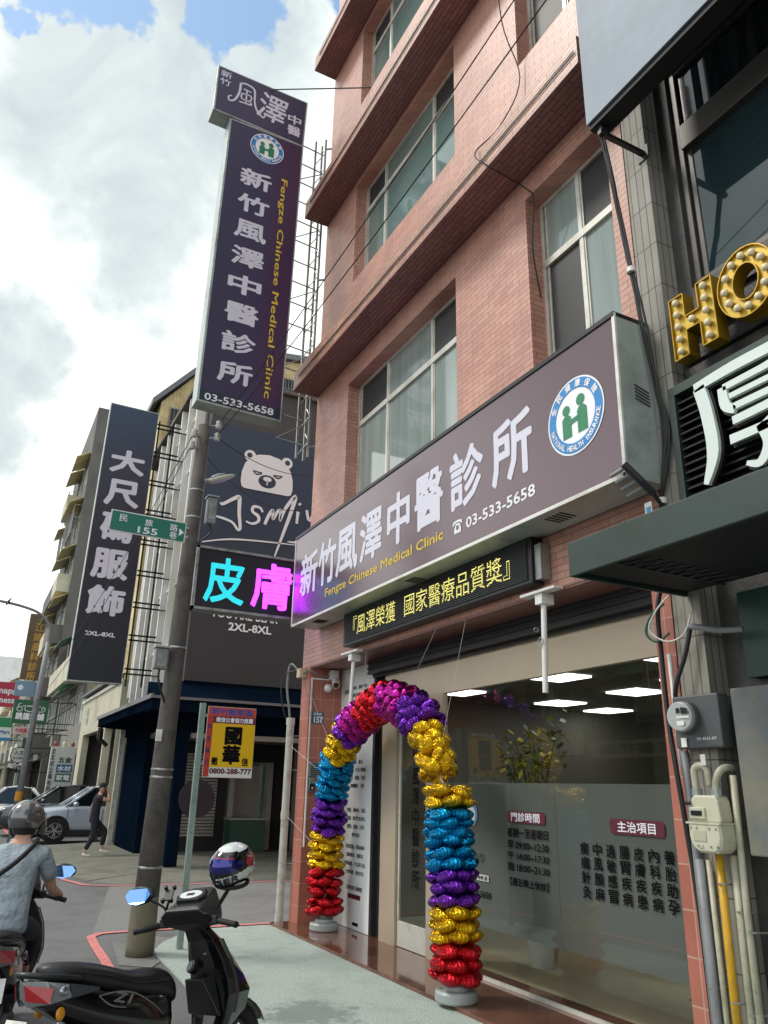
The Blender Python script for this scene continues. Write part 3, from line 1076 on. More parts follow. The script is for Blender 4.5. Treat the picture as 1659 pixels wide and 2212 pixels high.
q = M()
for yy in (10.2, 7.4, 4.85):
    for k in range(5):
        q.box(4.2, 4.38, yy + k * .05, yy + k * .05 + .012, 4.138, 4.1452)
q.to('vent', M_blackm, case)
for ch, (ya, za), (yb, zb) in (('新', (10.694, 0), (10.02, 0)), ('竹', (10.012, 0), (9.374, 0)), ('風', (9.386, 0), (8.681, 0)), ('澤', (8.637, 0), (7.999, 0)),
                               ('中', (7.874, 0), (7.31, 0)), ('醫', (7.205, 0), (6.581, 0)), ('診', (6.452, 0), (5.817, 0)), ('所', (5.691, 0), (5.041, 0))):
    tilt = .03
    txt('lettering', ch, sg, (4.096, (ya + yb) / 2, 4.86 + (10.4 - (ya + yb) / 2) * .014), w=abs(ya - yb) * .93, h=.62, mt=M_silver_l, bold=.026, lift=.001, **FX)
txt('lettering', 'Fengze Chinese Medical Clinic', sg, (4.096, 8.145, 4.40), w=3.12, h=.15, mt=M_yellow_l, bold=.014, lift=.001, **FX)
txt('lettering', '03-533-5658', sg, (4.096, 5.594, 4.405), w=1.1, h=.11, mt=M_white_l, bold=.02, lift=.001, **FX)
# telephone pictogram
q = M(); pc = (4.096, 6.305, 4.405)
stroke(q, [(-.075, .03), (-.07, .055), (-.03, .066), (.03, .066), (.07, .055), (.075, .03)], [.022, .03, .024, .024, .03, .022], pc, **FX)
poly(q, [(-.035, .045), (.035, .045), (.062, -.01), (.062, -.06), (-.062, -.06), (-.062, -.01)], pc, lift=.002, **FX)
ph_ = q.to('phone_pictogram', M_white_l, sg)
q = M(); disc(q, pc, .0, .026, lift=.0055, n=20, **FX); q.to('phone_dial', M_face, ph_)
emblem(sg, (4.096, 4.465, 4.875), .35, FX)

# LED message board under the signboard
M_ledy = ledmat('yellow_led', (.95, .88, .25), .0192, .35, 1.0)
M_ledboard = mat('black_led_board', hx('3a3c3e'), .5, 0, .1)
lb = thing('message_board', 'black LED message board with yellow Chinese characters under the plum signboard', 'led sign', (4.42, 7.6, 3.68))
q = M(); q.box(4.40, 4.54, 5.52, 9.71, 3.69, 4.143); q.to('casing', M_black, lb, bevel=.01)
q = M()
for k in range(20):
    q.box(4.386, 4.399, 5.58, 9.65, 3.735 + k * .0192, 3.735 + k * .0192 + .01)
q.to('louvre', M_ledboard, lb)
xa = (8.79, 8.50, 8.22, 7.93, 7.64, 7.20, 6.93, 6.66, 6.40, 6.15, 5.93, 5.73)
txt('lettering', '『風澤榮獲', lb, (4.385, 8.765, 3.925), w=1.2, h=.26, mt=M_ledy, lift=.001, **FX)
txt('lettering', '國家醫療品質獎』', lb, (4.385, 6.89, 3.93), w=2.1, h=.26, mt=M_ledy, lift=.001, **FX)
q = M(); q.box(4.43, 4.54, 5.42, 5.51, 3.72, 4.06); q.to('bracket', M_steel, lb)

# LED board with two big characters, on the corner over the alley
M_ledc = ledmat('cyan_led', (.03, .50, .58), .0155, .25, 1.5)
M_ledm = ledmat('magenta_led', (.46, .02, .95), .0155, .25, 9.0)
ls = thing('message_board', 'square black LED board showing one cyan and one pink character at the building corner', 'led sign', (3.6, 11.6, 4.45))
q = M(); q.box(2.73, 4.36, 11.61, 11.85, 4.43, 5.36); q.to('screen', mat('dark_led_screen', hx('14131f'), .4, 0, .05), ls)
q = M()
q.box(2.69, 2.735, 11.58, 11.86, 4.39, 5.40); q.box(2.69, 4.38, 11.58, 11.86, 5.36, 5.40); q.box(2.69, 4.38, 11.58, 11.86, 4.39, 4.43)
q.to('frame', M_steel, ls)
txt('lettering', '皮', ls, (3.187, 11.61, 4.89), w=.62, h=.71, mt=M_ledc, bold=.02, **FY)
txt('lettering', '膚', ls, (3.97, 11.61, 4.90), w=.66, h=.73, mt=M_ledm, bold=.016, **FY)
q = M(); q.cyl((4.3, 11.75, 4.6), (4.7, 11.56, 4.6), .02); q.cyl((4.3, 11.75, 5.2), (4.7, 11.56, 5.2), .02); q.to('bracket', M_steel, ls)

# tall projecting sign
K = 11.4 / 10.3
def TS(x, z):
    return (x * K, 11.4, 1.88 + (z - 1.88) * K)
def TP(x, z, y):
    a = TS(x, z)
    return (a[0], y, a[2])
ts = thing('projecting_sign', 'tall dark violet projecting clinic sign with a wider cap board, hung on a steel lattice', 'sign', (3.1, 11.55, 7.8))
q = M(); q.prism([TP(2.15, 7.20, 11.41), TP(3.475, 7.17, 11.41), TP(3.525, 12.66, 11.41), TP(2.17, 12.63, 11.41)], (0, .33, 0))
tb = q.to('casing', M_signbox, ts, bevel=.006)
q = M(); q.prism([TP(1.872, 12.67, 11.405), TP(3.52, 12.63, 11.405), TP(3.545, 13.68, 11.405), TP(1.867, 13.67, 11.405)], (0, .36, 0))
q.to('cap_board', M_signbox, ts, bevel=.006)
M_tall = gradmat('violet_print', [(0, hx('35324a')), (.55, hx('3a3152')), (.75, hx('43284a')), (1, hx('43264a'))], 0, -.75, .8, .4, 0)
M_tall2 = mat('violet_cap_print', hx('3f3652'), .4, 0, .04)
M_navy = mat('navy_sign_print', hx('2a3648'), .25, 0, .04, coat=.3)
q = M(); q.prism([TP(2.185, 7.40, 11.403), TP(3.45, 7.38, 11.403), TP(3.495, 12.62, 11.403), TP(2.205, 12.60, 11.403)], (0, .006, 0)); q.to('face', M_tall, ts)
q = M(); q.prism([TP(2.185, 7.23, 11.403), TP(3.45, 7.20, 11.403), TP(3.45, 7.38, 11.403), TP(2.185, 7.40, 11.403)], (0, .006, 0)); q.to('phone_strip', M_navy, ts)
q = M(); q.prism([TP(1.90, 12.70, 11.398), TP(3.49, 12.66, 11.398), TP(3.515, 13.65, 11.398), TP(1.895, 13.64, 11.398)], (0, .006, 0)); q.to('face', M_tall2, ts)
txtcol('lettering', '新竹風澤中醫診所', ts, TP(2.725, 11.80, 11.403), TP(2.685, 7.53, 11.403), (1, 0, 0), .575, M_silver_l, .028, fill=.64)
txt('lettering', 'Fengze Chinese Medical Clinic', ts, TP(3.205, 9.63, 11.403), (0, 0, -1), (1, 0, -.01), 4.7, .155, M_yellow_l, .012)
txt('lettering', '03-533-5658', ts, TP(2.80, 7.30, 11.403), w=1.19, h=.125, mt=M_white_l, bold=.02, **FY)
txtcol('lettering', '新竹', ts, TP(2.03, 13.61, 11.398), TP(2.02, 13.26, 11.398), (1, 0, 0), .21, M_silver_l, .014, fill=.8)
txtcol('lettering', '中醫', ts, TP(3.315, 13.27, 11.398), TP(3.32, 12.77, 11.398), (1, 0, 0), .27, M_silver_l, .02, fill=.8)
txt('lettering', '澤', ts, TP(2.90, 13.19, 11.398), w=.56, h=.66, mt=M_silver_l, bold=.012, shear=.1, rot=-.06, **FY)
q = M(); bc = TP(2.41, 13.19, 11.398)       # brush-written character
k_ = 1.12
for pts_, wd_ in (([(-.12, .27), (-.13, .05), (-.2, -.15), (-.29, -.2), (-.3, -.12), (-.25, -.08)], [.04, .04, .035, .03, .025, .02]),
                  ([(-.12, .27), (.0, .3), (.13, .24), (.15, .0), (.2, -.17), (.32, -.28), (.36, -.2)], [.03, .035, .04, .03, .04, .035, .015]),
                  ([(-.06, .17), (.08, .16)], [.03, .02]), ([(-.08, .06), (.08, .07), (.06, -.05), (-.08, -.05), (-.08, .06)], [.025] * 5),
                  ([(.0, .16), (.0, -.13)], [.028, .028]), ([(-.12, -.14), (.0, -.13), (.1, -.11), (.06, -.05)], [.025, .03, .03, .015])):
    stroke(q, [(x * k_, y * k_) for x, y in pts_], [v * k_ for v in wd_], bc, **FY)
letter_obj(q, 'lettering', M_silver_l, ts, None)
emblem(ts, TP(2.865, 12.27, 11.403), .335, FY)
# steel lattice between sign and wall corner
q = M()
for k in range(15):
    z = 7.5 + .47 * k
    q.cyl((3.52 * K, 11.75, z + .1), (4.46, 11.75, z + .05), .013, n=6)
    if k % 3 == 0:
        q.cyl((3.52 * K, 11.75, z + .1), (4.46, 11.75, z + .5), .010, n=6)
for x, y in ((4.30, 11.80), (4.46, 11.65), (4.46, 11.85)):
    q.box(x - .018, x + .018, y - .018, y + .018, 7.3, 14.45)
for k in range(14):
    z = 7.35 + k * .5
    q.cyl((4.30, 11.80, z), (4.46, 11.65, z + .25), .01, n=6)
    q.cyl((4.46, 11.65, z + .25), (4.46, 11.85, z + .5), .01, n=6)
for z in (7.5, 11.0, 14.2):
    q.cyl((4.46, 11.65, z), (4.6, 11.54, z), .02, n=6)
q.to('lattice', M_steel, ts)
q = M(); q.cyl(TP(2.72, 13.68, 11.55), (4.56, 9.75, 14.05), .012, n=6); q.to('stay_rod', M_alu_d, ts)

# small fittings on the clinic front
rod_lbl = ('white hanging tube under the beam in front of the balloon arch', 'white hanging tube with small rings in front of the right window')
for (y, zb), lab in zip(((9.60, 2.77), (5.52, 2.70)), rod_lbl):
    t = thing('hanging_tube', lab, 'tube', (4.5, y, zb), group='white tubes hanging under the beam')
    q = M(); q.cyl((4.52, y, 3.52), (4.49, y, zb), .026, n=14); q.to('tube', M_white, t, smooth=False)
    q = M(); q.box(4.46, 4.60, y - .05, y + .05, 3.50, 3.598); q.box(4.44, 4.545, y - .25, y + .25, 3.60, 3.625); q.to('bracket', M_white, t)
    if y < 6:
        q = M(); q.torus((4.462, y, 3.15), (1, 0, .1), .036, .005); q.torus((4.465, y + .06, 3.27), (0, 1, 0), .022, .003); q.to('ring', M_steel, t)
# CCTV
t = thing('security_camera', 'white bullet security camera with a round sensor on the left pier', 'camera', (4.9, 11.1, 3.3))
q = M(); q.box(4.86, 4.98, 11.10, 11.219, 3.44, 3.58); q.cyl((4.92, 11.13, 3.46), (4.91, 11.08, 3.40), .02); q.to('mount', M_white, t)
q = M(); q.cyl((4.95, 11.15, 3.43), (4.86, 10.92, 3.33), .058, n=18); cb_ = q.to('housing', M_white, t, bevel=.008)
q = M(); q.cyl((4.86, 10.92, 3.33), (4.857, 10.913, 3.327), .044, n=18); q.to('lens', M_glossblack, cb_)
q = M(); q.ell((4.82, 11.13, 3.30), (.065, .06, .065)); q.to('sensor', M_white, t, smooth=True)
q = M(); q.box(4.57, 4.588, 11.19, 11.219, 1.05, 3.45); q.box(4.588, 4.86, 11.19, 11.219, 3.43, 3.45); q.to('cable_trunking', M_white, t)
# house number plate
t = thing('house_number_plate', 'small blue enamel house number plate on the red tiled pier', 'number plate', (4.7, 11.21, 2.85))
M_plate = mat('blue_enamel', hx('44627e'), .3, 0, .05)
q = M(); q.box(4.60, 4.80, 11.205, 11.219, 2.77, 2.95); q.to('plate', M_plate, t, bevel=.003)
txt('lettering', '157', t, (4.715, 11.205, 2.83), w=.14, h=.085, mt=M_white_l, bold=.03, **FY)
txt('lettering', '民族路', t, (4.70, 11.205, 2.915), w=.13, h=.035, mt=M_white_l, bold=.02, **FY)
# intercom and switch boxes
t = thing('intercom', 'silver and black door intercom on the red tiled pier', 'intercom', (4.65, 11.21, 1.8))
q = M(); q.box(4.60, 4.69, 11.16, 11.219, 1.80, 1.99); q.to('housing', M_steel, t, bevel=.006)
q = M(); q.box(4.605, 4.685, 11.152, 11.161, 1.82, 1.91); q.to('panel', M_black, t)
q = M(); q.box(4.635, 4.66, 11.148, 11.153, 1.835, 1.865); q.to('button', M_white, t)
t = thing('switch_box', 'small grey louvred switch box above the intercom', 'box', (4.65, 11.21, 2.0))
q = M(); q.box(4.60, 4.74, 11.17, 11.219, 2.01, 2.21); hb_ = q.to('housing', M_grey, t, bevel=.006)
q = M(); [q.box(4.61, 4.73, 11.165, 11.171, 2.03 + k * .03, 2.042 + k * .03) for k in range(6)]; q.to('louvre', M_alu_d, hb_)
t = thing('junction_box', 'cream junction box with cables at the top of the corner pier', 'box', (4.5, 11.5, 3.5))
q = M(); q.box(4.44, 4.549, 11.38, 11.52, 3.47, 3.61); q.to('housing', mat('cream_plastic', hx('d0c4a2'), .5, 0, .05), t, bevel=.006)
q = M(); q.tube(arcpts([(4.5, 11.52, 3.55), (4.40, 11.7, 3.7), (4.38, 11.75, 3.35), (4.42, 11.7, 3.0), (4.44, 11.68, 2.75)]), .016, 8); q.to('cable', M_grey, t, smooth=True)
q = M(); q.tube(arcpts([(4.48, 11.54, 3.6), (4.30, 11.75, 3.5), (4.30, 11.72, 3.1), (4.42, 11.7, 2.75)]), .011, 8); q.to('cable', M_cable, t, smooth=True)
q = M(); q.tube(arcpts([(4.5, 11.42, 3.52), (4.53, 11.2, 3.55), (4.72, 11.17, 3.48), (4.9, 11.17, 3.5)]), .011, 8); q.to('cable', M_grey, t, smooth=True)
# white drain pipe at the corner
t = thing('drain_pipe', 'tall scuffed white drain pipe at the alley corner of the tiled pier', 'pipe', (4.44, 11.66, 0))
M_pipe = mat('scuffed_white_pvc', hx('bdbfb4'), .4, 0, .06, 6, dirt=hx('8c8c80'), ds=6)
q = M(); q.cyl((4.44, 11.66, .02), (4.44, 11.66, 2.86), .056, n=20); q.to('pipe', M_pipe, t)
for z in (.02, 1.4, 2.76):
    q = M(); q.cyl((4.44, 11.66, z), (4.44, 11.66, z + .11), .065, n=20); q.to('collar', M_pipe, t)
for z in (.8, 2.1, 2.6):
    q = M(); q.tube([(4.5, 11.64, z), (4.58, 11.53, z)], .008, 6); q.to('clamp', M_steel, t)

# ------------------------------------------------------------------ neighbouring building on the right
M_slate = mat('dark_slate_cladding', hx('4c4b49'), .6, 0, .2, 14, .3, 30, dirt=hx('353432'), ds=1.2)
M_ctile = brick('grey_granite_tile', hx('a3a097'), hx('96938a'), hx('5a564e'), .075, .42, .005, off=0, rough=.7, stain=hx('858072'))
M_dgreen = mat('dark_green_paint', hx('2a3b35'), .5, .05, .08, 3, dirt=hx('22302b'), ds=2)
M_sash = mat('dark_bronze_sash', hx('4f4c48'), .4, .4, .1)
nb = thing('corner_shop_building', 'dark slate clad building with a granite pillar, bronze windows and a deep green ground floor', 'building', (7, 0, 0))
q = M(); q.box(4.47, 4.66, 3.74, 3.985, 0, 16); q.to('pillar', M_ctile, nb)
q = M(); q.wall('x', 4.66, 4.80, -9, 4.05, 0, 16, [(-1.2, 3.60, 5.80, 8.15), (-1.2, 3.60, 9.6, 11.8), (-8, -1.6, 5.80, 8.15), (0.5, 3.3, .1, 2.9)])
q.box(4.80, 12, 3.8, 4.05, 0, 16)
q.to('wall', M_slate, nb)
q = M(); q.box(4.67, 12, -9, 4.04, 16, 16.3); q.to('roof', M_concd, nb)
q = M(); q.box(4.81, 4.84, -8.9, 3.78, .02, 15.9); q.box(4.84, 11.9, -8.9, 3.75, 4.0, 4.15); q.to('inner_wall', M_blackm, nb)


def bigwin(y0, y1, z0, z1, zt):
    f = M()
    f.box(4.70, 4.79, y1 - .07, y1, z0, z1); f.box(4.70, 4.79, y0, y0 + .07, z0, z1)
    f.box(4.705, 4.79, y0 + .07, y1 - .07, z1 - .06, z1); f.box(4.69, 4.79, y0 + .07, y1 - .07, z0, z0 + .07)
    f.box(4.67, 4.79, y0 + .07, y1 - .07, zt - .13, zt + .13)
    f.box(4.705, 4.785, (y0 + y1) / 2 - .04, (y0 + y1) / 2 + .04, z0 + .07, zt - .12)
    f.box(4.73, 4.77, y1 - .13, y1 - .075, z0 + .08, zt - .12)
    wv = f.to('window', M_sash, nb, bevel=.006)
    p_ = M(); p_.box(4.74, 4.752, y0 + .07, y1 - .07, z0 + .07, zt - .12); p_.to('pane', M_glass_nb, wv)
    p_ = M()
    n = 60
    yy = [y0 + .07 + (y1 - y0 - .14) * k / n for k in range(n + 1)]
    for k in range(n):      # reeded upper pane
        p_.quad((4.74 + .006 * (k % 2), yy[k], zt + .12), (4.74 + .006 * ((k + 1) % 2), yy[k + 1], zt + .12), (4.74 + .006 * ((k + 1) % 2), yy[k + 1], z1 - .06), (4.74 + .006 * (k % 2), yy[k], z1 - .06))
    p_.to('pane', M_glass_reed, wv)


M_glass_nb = mat('dark_teal_pane', hx('243438'), .03, 0, .12, 1, coat=.8)
M_glass_reed = mat('reeded_pane', hx('16242a'), .08, 0, .1, 2, coat=.6)
bigwin(-1.2, 3.60, 5.80, 8.15, 7.33)
bigwin(-1.2, 3.60, 9.6, 11.8, 11.0)
bigwin(-8, -1.6, 5.80, 8.15, 7.33)
q = M()
for k, z in enumerate((4.95, 5.12, 5.35, 5.55)):
    q.box(4.60 + .01 * (k % 2), 4.659, -3, 3.72, z, z + .12)
q.to('cornice', M_slate, nb)
# deep green shopfront under the awning
q = M(); q.box(4.56, 4.659, .4, 3.5, 2.62, 3.2); q.to('green_fascia', mat('teal_green_board', hx('23453c'), .4, 0, .05), nb)
q = M(); q.box(4.40, 4.659, 2.0, 3.53, 1.53, 2.54); cbx = q.to('metal_cabinet', mat('weathered_grey_cabinet', hx('6f7476'), .5, .3, .1, 3, dirt=hx('8a8672'), ds=1.6), nb, bevel=.01)
q = M(); q.box(4.55, 4.6195, .4, 3.55, 0, 1.2); q.to('plinth', M_slate, nb)

# louvred sign panel with one big white character
lv = thing('shop_sign', 'green framed black louvred sign with one huge white brushed character', 'sign', (4.4, 3.0, 3.9))
q = M()
for a, b, c, d in ((1.2, 3.75, 4.78, 4.86), (1.2, 3.75, 3.86, 3.93), (3.69, 3.75, 3.93, 4.78), (1.2, 1.26, 3.93, 4.78)):
    q.box(4.40, 4.50, a, b, c, d)
q.to('frame', M_dgreen, lv, bevel=.004)
q = M()
for k in range(13):
    z = 3.935 + k * .064
    q.prism([(4.42, 3.689, z), (4.49, 3.689, z + .045), (4.49, 3.689, z + .058), (4.42, 3.689, z + .013)], (0, -2.42, 0))
q.to('louvre', M_blackm, lv)
q = M(); q.box(4.50, 4.595, 1.2, 3.72, 3.87, 4.85); q.to('backing', M_blackm, lv)


def slab_char(name, strokes, c, parent, mt, depth, **basis):
    mm = M()
    for pts, wd in strokes:
        stroke(mm, pts, wd, c, lift=0, **basis)
    bmesh.ops.remove_doubles(mm.bm, verts=mm.bm.verts, dist=1e-4)
    fs = list(mm.bm.faces)
    N = Vector(basis['Rv']).cross(Vector(basis['Uv']))
    r_ = bmesh.ops.extrude_face_region(mm.bm, geom=fs)
    bmesh.ops.translate(mm.bm, verts=[v for v in r_['geom'] if isinstance(v, bmesh.types.BMVert)], vec=N * depth)
    return mm.to(name, mt, parent)


M_wchar = mat('pale_mint_lettering', hx('d6e2dc'), .4, 0, .04)
M_bchar = mat('black_letter_edge', hx('0e0f10'), .5, 0, 0)
ST = [([(-.40, .33), (-.36, .1), (-.35, -.2), (-.44, -.42)], [.10, .10, .10, .04]),
      ([(-.44, .34), (-.1, .36), (.3, .36), (.5, .38)], [.07, .08, .08, .06]),
      ([(-.21, .24), (-.2, .1), (-.13, .03)], [.07, .08, .05]),
      ([(-.2, .235), (.1, .24), (.34, .24), (.33, .05)], [.05, .05, .06, .06]),
      ([(-.16, .15), (.3, .15)], .04), ([(-.14, .06), (.3, .06)], .05),
      ([(-.16, -.04), (.15, -.03), (.3, -.0), (.12, -.13), (.02, -.18)], [.06, .06, .05, .04, .05]),
      ([(-.2, -.17), (.15, -.17), (.42, -.15)], [.07, .06, .06]),
      ([(.05, -.16), (.08, -.3), (.0, -.41), (-.1, -.38)], [.08, .08, .06, .03])]
cc = Vector((4.385, 3.0, 4.36))
slab_char('letter_edge', [(p, [v + .035 for v in (w_ if isinstance(w_, list) else [w_] * len(p))]) for p, w_ in ST], cc, lv, M_bchar, .03, **FX)
slab_char('letter', ST, cc + Vector((-.034, 0, 0)), lv, M_wchar, .03, **FX)

# awning
aw = thing('awning', 'dark green flat metal awning with black underside over the neighbouring shop', 'awning', (3.9, 2, 3.2))
q = M(); q.box(3.38, 3.41, -2.5, 3.85, 3.225, 3.46); q.box(3.41, 4.46, 3.82, 3.85, 3.225, 3.45); q.to('fascia', M_dgreen, aw, bevel=.006)
q = M(); q.box(3.41, 4.46, -2.5, 3.82, 3.41, 3.445); q.to('roof_sheet', M_dgreen, aw)
q = M(); q.box(3.43, 4.45, -2.4, 3.80, 3.255, 3.405); q.to('lining', M_blackm, aw)
q = M()
for k in range(9):
    y = 3.74 - k * .001
    a = 3.5 + k * .1
    q.cyl((a, 3.5, 3.245), (a + .05, 3.3, 3.25), .006, n=5); q.cyl((a + .05, 3.3, 3.25), (a + .1, 3.5, 3.245), .006, n=5)
q.cyl((3.45, 3.5, 3.25), (4.45, 3.5, 3.25), .012, n=6)
q.to('lattice', M_alu_d, aw)

# marquee letters
M_gold = mat('gold_sheet_metal', hx('b08c22'), .35, .55, .15, 6, dirt=hx('7d6319'), ds=5)
M_goldf = mat('gold_letter_face', hx('c9a83c'), .42, .3, .1, 8)
M_bulb = mat('frosted_bulb', hx('e2d3ae'), .3, 0, .02)


def marquee(name, lab, outline, hole, bulbs, c, tilt=0.):
    t = thing(name, lab, 'letter', c, group='gold bulb letters on the dark facade')
    c = Vector(c)
    rm = Matrix.Rotation(tilt, 3, 'X')
    def W(x, y, d):
        v = rm @ Vector((0, -x, y))
        return c + Vector((-d, v.y, v.z))
    def rim(pts, d0, d1, th=None):
        mm = M()
        n = len(pts)
        for i in range(n):
            a, b = pts[i], pts[(i + 1) % n]
            mm.quad(W(*a, d0), W(*b, d0), W(*b, d1), W(*a, d1))
        return mm
    mm = rim(outline, 0, .12)
    if hole:
        n = len(hole)
        for i in range(n):
            a, b = hole[i], hole[(i + 1) % n]
            mm.quad(W(*a, 0), W(*b, 0), W(*b, .12), W(*a, .12))
    if hole:
        n = len(hole)
        for i in range(n):
            a, b, c2, d2 = outline[i], outline[(i + 1) % n], hole[(i + 1) % n], hole[i]
            mm.quad(W(*a, 0), W(*b, 0), W(*c2, 0), W(*d2, 0))
        bmesh.ops.remove_doubles(mm.bm, verts=mm.bm.verts, dist=1e-5)
    so = mm.to('side', M_gold, t)
    sm = so.modifiers.new('s', 'SOLIDIFY'); sm.thickness = .008; sm.offset = 0
    mm = M()
    if hole:
        n = len(outline)
        for i in range(n):
            a, b, c2, d2 = outline[i], outline[(i + 1) % n], hole[(i + 1) % n], hole[i]
            mm.quad(W(*a, .095), W(*b, .095), W(*c2, .095), W(*d2, .095))
    else:
        mm.bm.faces.new([mm.bm.verts.new(W(*a, .095)) for a in outline])
    mm.to('face', M_goldf, t)
    for x, y in bulbs:
        mm = M(); mm.ell(W(x, y, .125), (.026, .03, .03), None, 12, 8); mm.cyl(W(x, y, .096), W(x, y, .12), .02, n=10)
        mm.to('bulb', M_bulb, t, smooth=True)
    return t


Hh = .27
Hol = [(-.2, -Hh), (-.065, -Hh), (-.065, -.06), (.065, -.06), (.065, -Hh), (.2, -Hh), (.2, Hh), (.065, Hh), (.065, .06), (-.065, .06), (-.065, Hh), (-.2, Hh)]
Hb = [(x, y) for x in (-.132, .132) for y in (-.215, -.108, 0, .108, .215)] + [(0, 0)]
marquee('marquee_letter', 'gold metal letter H with round bulbs, leftmost of the bulb letters', Hol, None, Hb, (4.47, 3.395, 5.29))
Oo = circle_pts(0, 0, .235, 28, .275); Oi = circle_pts(0, 0, .105, 28, .145)
Ob = [(.17 * math.cos(a), .21 * math.sin(a)) for a in [2 * math.pi * k / 12 for k in range(12)]]
marquee('marquee_letter', 'gold metal letter O ringed with round bulbs, just right of the H', Oo, Oi, Ob, (4.47, 2.92, 5.33))
Uo = [(-.2, Hh), (-.2, -.12), (-.13, -.24), (0, -.28), (.13, -.24), (.2, -.12), (.2, Hh), (.065, Hh), (.065, -.09), (0, -.14), (-.065, -.09), (-.065, Hh)]
Ub = [(-.132, y) for y in (-.1, .0, .108, .215)] + [(.132, y) for y in (-.1, 0, .108, .215)] + [(-.06, -.2), (.06, -.2)]
marquee('marquee_letter', 'gold metal bulb letter cut off by the right edge of the picture', Uo, None, Ub, (4.47, 2.42, 5.38))

# big blank blue-grey signboard above
M_bluegrey = mat('blue_grey_sheet', hx('8794a1'), .6, 0, .06, .8, dirt=hx('7c8995'), ds=.7)
bb = thing('blank_signboard', 'large blank blue grey signboard carried on a black beam high on the right', 'sign', (4.1, 1.5, 6.8))
q = M(); q.box(3.905, 3.925, -4, 3.86, 7.40, 11.5); q.to('sheet', M_bluegrey, bb)
q = M(); q.box(3.927, 4.10, -4, 3.85, 7.34, 7.42); q.box(3.927, 4.10, 3.80, 3.85, 7.42, 11.5); q.box(3.927, 4.10, -4, 3.8, 9.4, 9.46)
for k in range(7):
    q.cyl((4.04, 3.78 - k, 7.42), (4.04, 3.3 - k, 9.4), .02, n=6); q.cyl((4.04, 3.3 - k, 9.4), (4.04, 2.8 - k, 7.42), .02, n=6)
q.to('beam', M_blackm, bb)
for y in (3.763, 0, -3):
    q = M()
    q.box(3.95, 4.48, y - .02, y + .02, 7.24, 7.28); q.box(3.96, 4.06, y - .018, y + .018, 7.281, 7.34)
    q.box(4.455, 4.469, y - .06, y + .06, 7.19, 7.33)
    q.cyl((4.06, y - .03, 7.3), (4.46, y - .35, 7.95), .012, n=6)
    q.to('strut', M_alu_d, bb)

# ------------------------------------------------------------------ buildings across the alley
M_navy_wall = gradmat('navy_to_charcoal_cladding', [(0, hx('363637')), (.3, hx('37383d')), (.62, hx('324055')), (1, hx('364559'))], 2, 4.2, 11.1, .6, 0)  # cladding colour runs from charcoal at the bottom to navy higher up
M_navy_dk = mat('dark_navy_paint', hx('0b1725'), .75, 0, .1, 2, dirt=hx('121b25'), ds=1, spec=0.)
M_roll = mat('pale_roller_door', hx('8f8f8a'), .5, .2, .1)
M_creamc = mat('cream_corrugated_sheet', hx('d6c592'), .6, .05, .1, 2, dirt=hx('b09a68'), ds=.9)
M_fin = mat('pale_grey_fin', hx('f2f0ec'), .5, 0, .05, 1, dirt=hx('d3d0bc'), ds=.5)
bear = thing('clothes_shop_building', 'dark navy clad shop with a white bear emblem and script lettering on its side', 'building', (7, 21, 0))
q = M(); q.box(4.4, 10, 18.8, 26.5, 4.2, 12.4); q.to('wall', mat('charcoal_wall', hx('4a4a4b'), .7, 0, .1), bear)
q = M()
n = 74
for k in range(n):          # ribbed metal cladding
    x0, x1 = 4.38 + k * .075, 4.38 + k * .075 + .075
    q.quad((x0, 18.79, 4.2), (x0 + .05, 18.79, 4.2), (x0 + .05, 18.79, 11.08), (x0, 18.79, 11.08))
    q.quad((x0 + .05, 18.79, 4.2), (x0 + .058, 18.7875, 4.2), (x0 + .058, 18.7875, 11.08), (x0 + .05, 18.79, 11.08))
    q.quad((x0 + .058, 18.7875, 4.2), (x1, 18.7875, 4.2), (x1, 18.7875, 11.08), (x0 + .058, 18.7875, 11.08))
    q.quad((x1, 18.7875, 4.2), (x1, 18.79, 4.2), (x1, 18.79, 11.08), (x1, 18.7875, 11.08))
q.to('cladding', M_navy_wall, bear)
FYB = FY
BC = (6.06, 18.772, 9.9)
q = M()
hd = [(-.70, -.52), (-.74, -.38), (-.73, -.1), (-.66, .15), (-.52, .36), (-.3, .48), (0, .53), (.3, .48), (.52, .36), (.66, .15), (.73, -.1), (.74, -.38), (.70, -.52), (.62, -.56), (-.62, -.56)]
poly(q, hd, BC, lift=.004, **FYB)
for sx in (-1, 1):
    disc(q, (BC[0] + sx * .53, BC[1], BC[2] + .40), 0, .165, lift=.0035, n=24, **FYB)
bl_ = q.to('bear_emblem', M_logo_white, bear)
q = M()
for sx in (-1, 1):
    disc(q, (BC[0] + sx * .545, BC[1], BC[2] + .41), 0, .075, lift=.006, n=20, **FYB)
    stroke(q, [(sx * .42, -.03), (sx * .30, -.10), (sx * .16, -.06)], [.02, .05, .02], BC, lift=.007, **FYB)
    stroke(q, [(sx * .42, -.015), (sx * .16, -.045)], [.03, .05], BC, lift=.0072, **FYB)
disc(q, (BC[0], BC[1], BC[2] - .26), 0, .25, lift=.006, n=32, ry=.19, **FYB)
q.to('bear_face', mat('emblem_dark', hx('33404f'), .5, 0, 0), bl_)
q = M()
disc(q, (BC[0], BC[1], BC[2] - .19), 0, .12, lift=.008, n=24, ry=.07, **FYB)
stroke(q, [(0, -.22), (0, -.36)], .03, BC, lift=.008, **FYB)
q.to('bear_muzzle', M_logo_white, bl_)
q = M(); oc = (0, 18.772, 0)
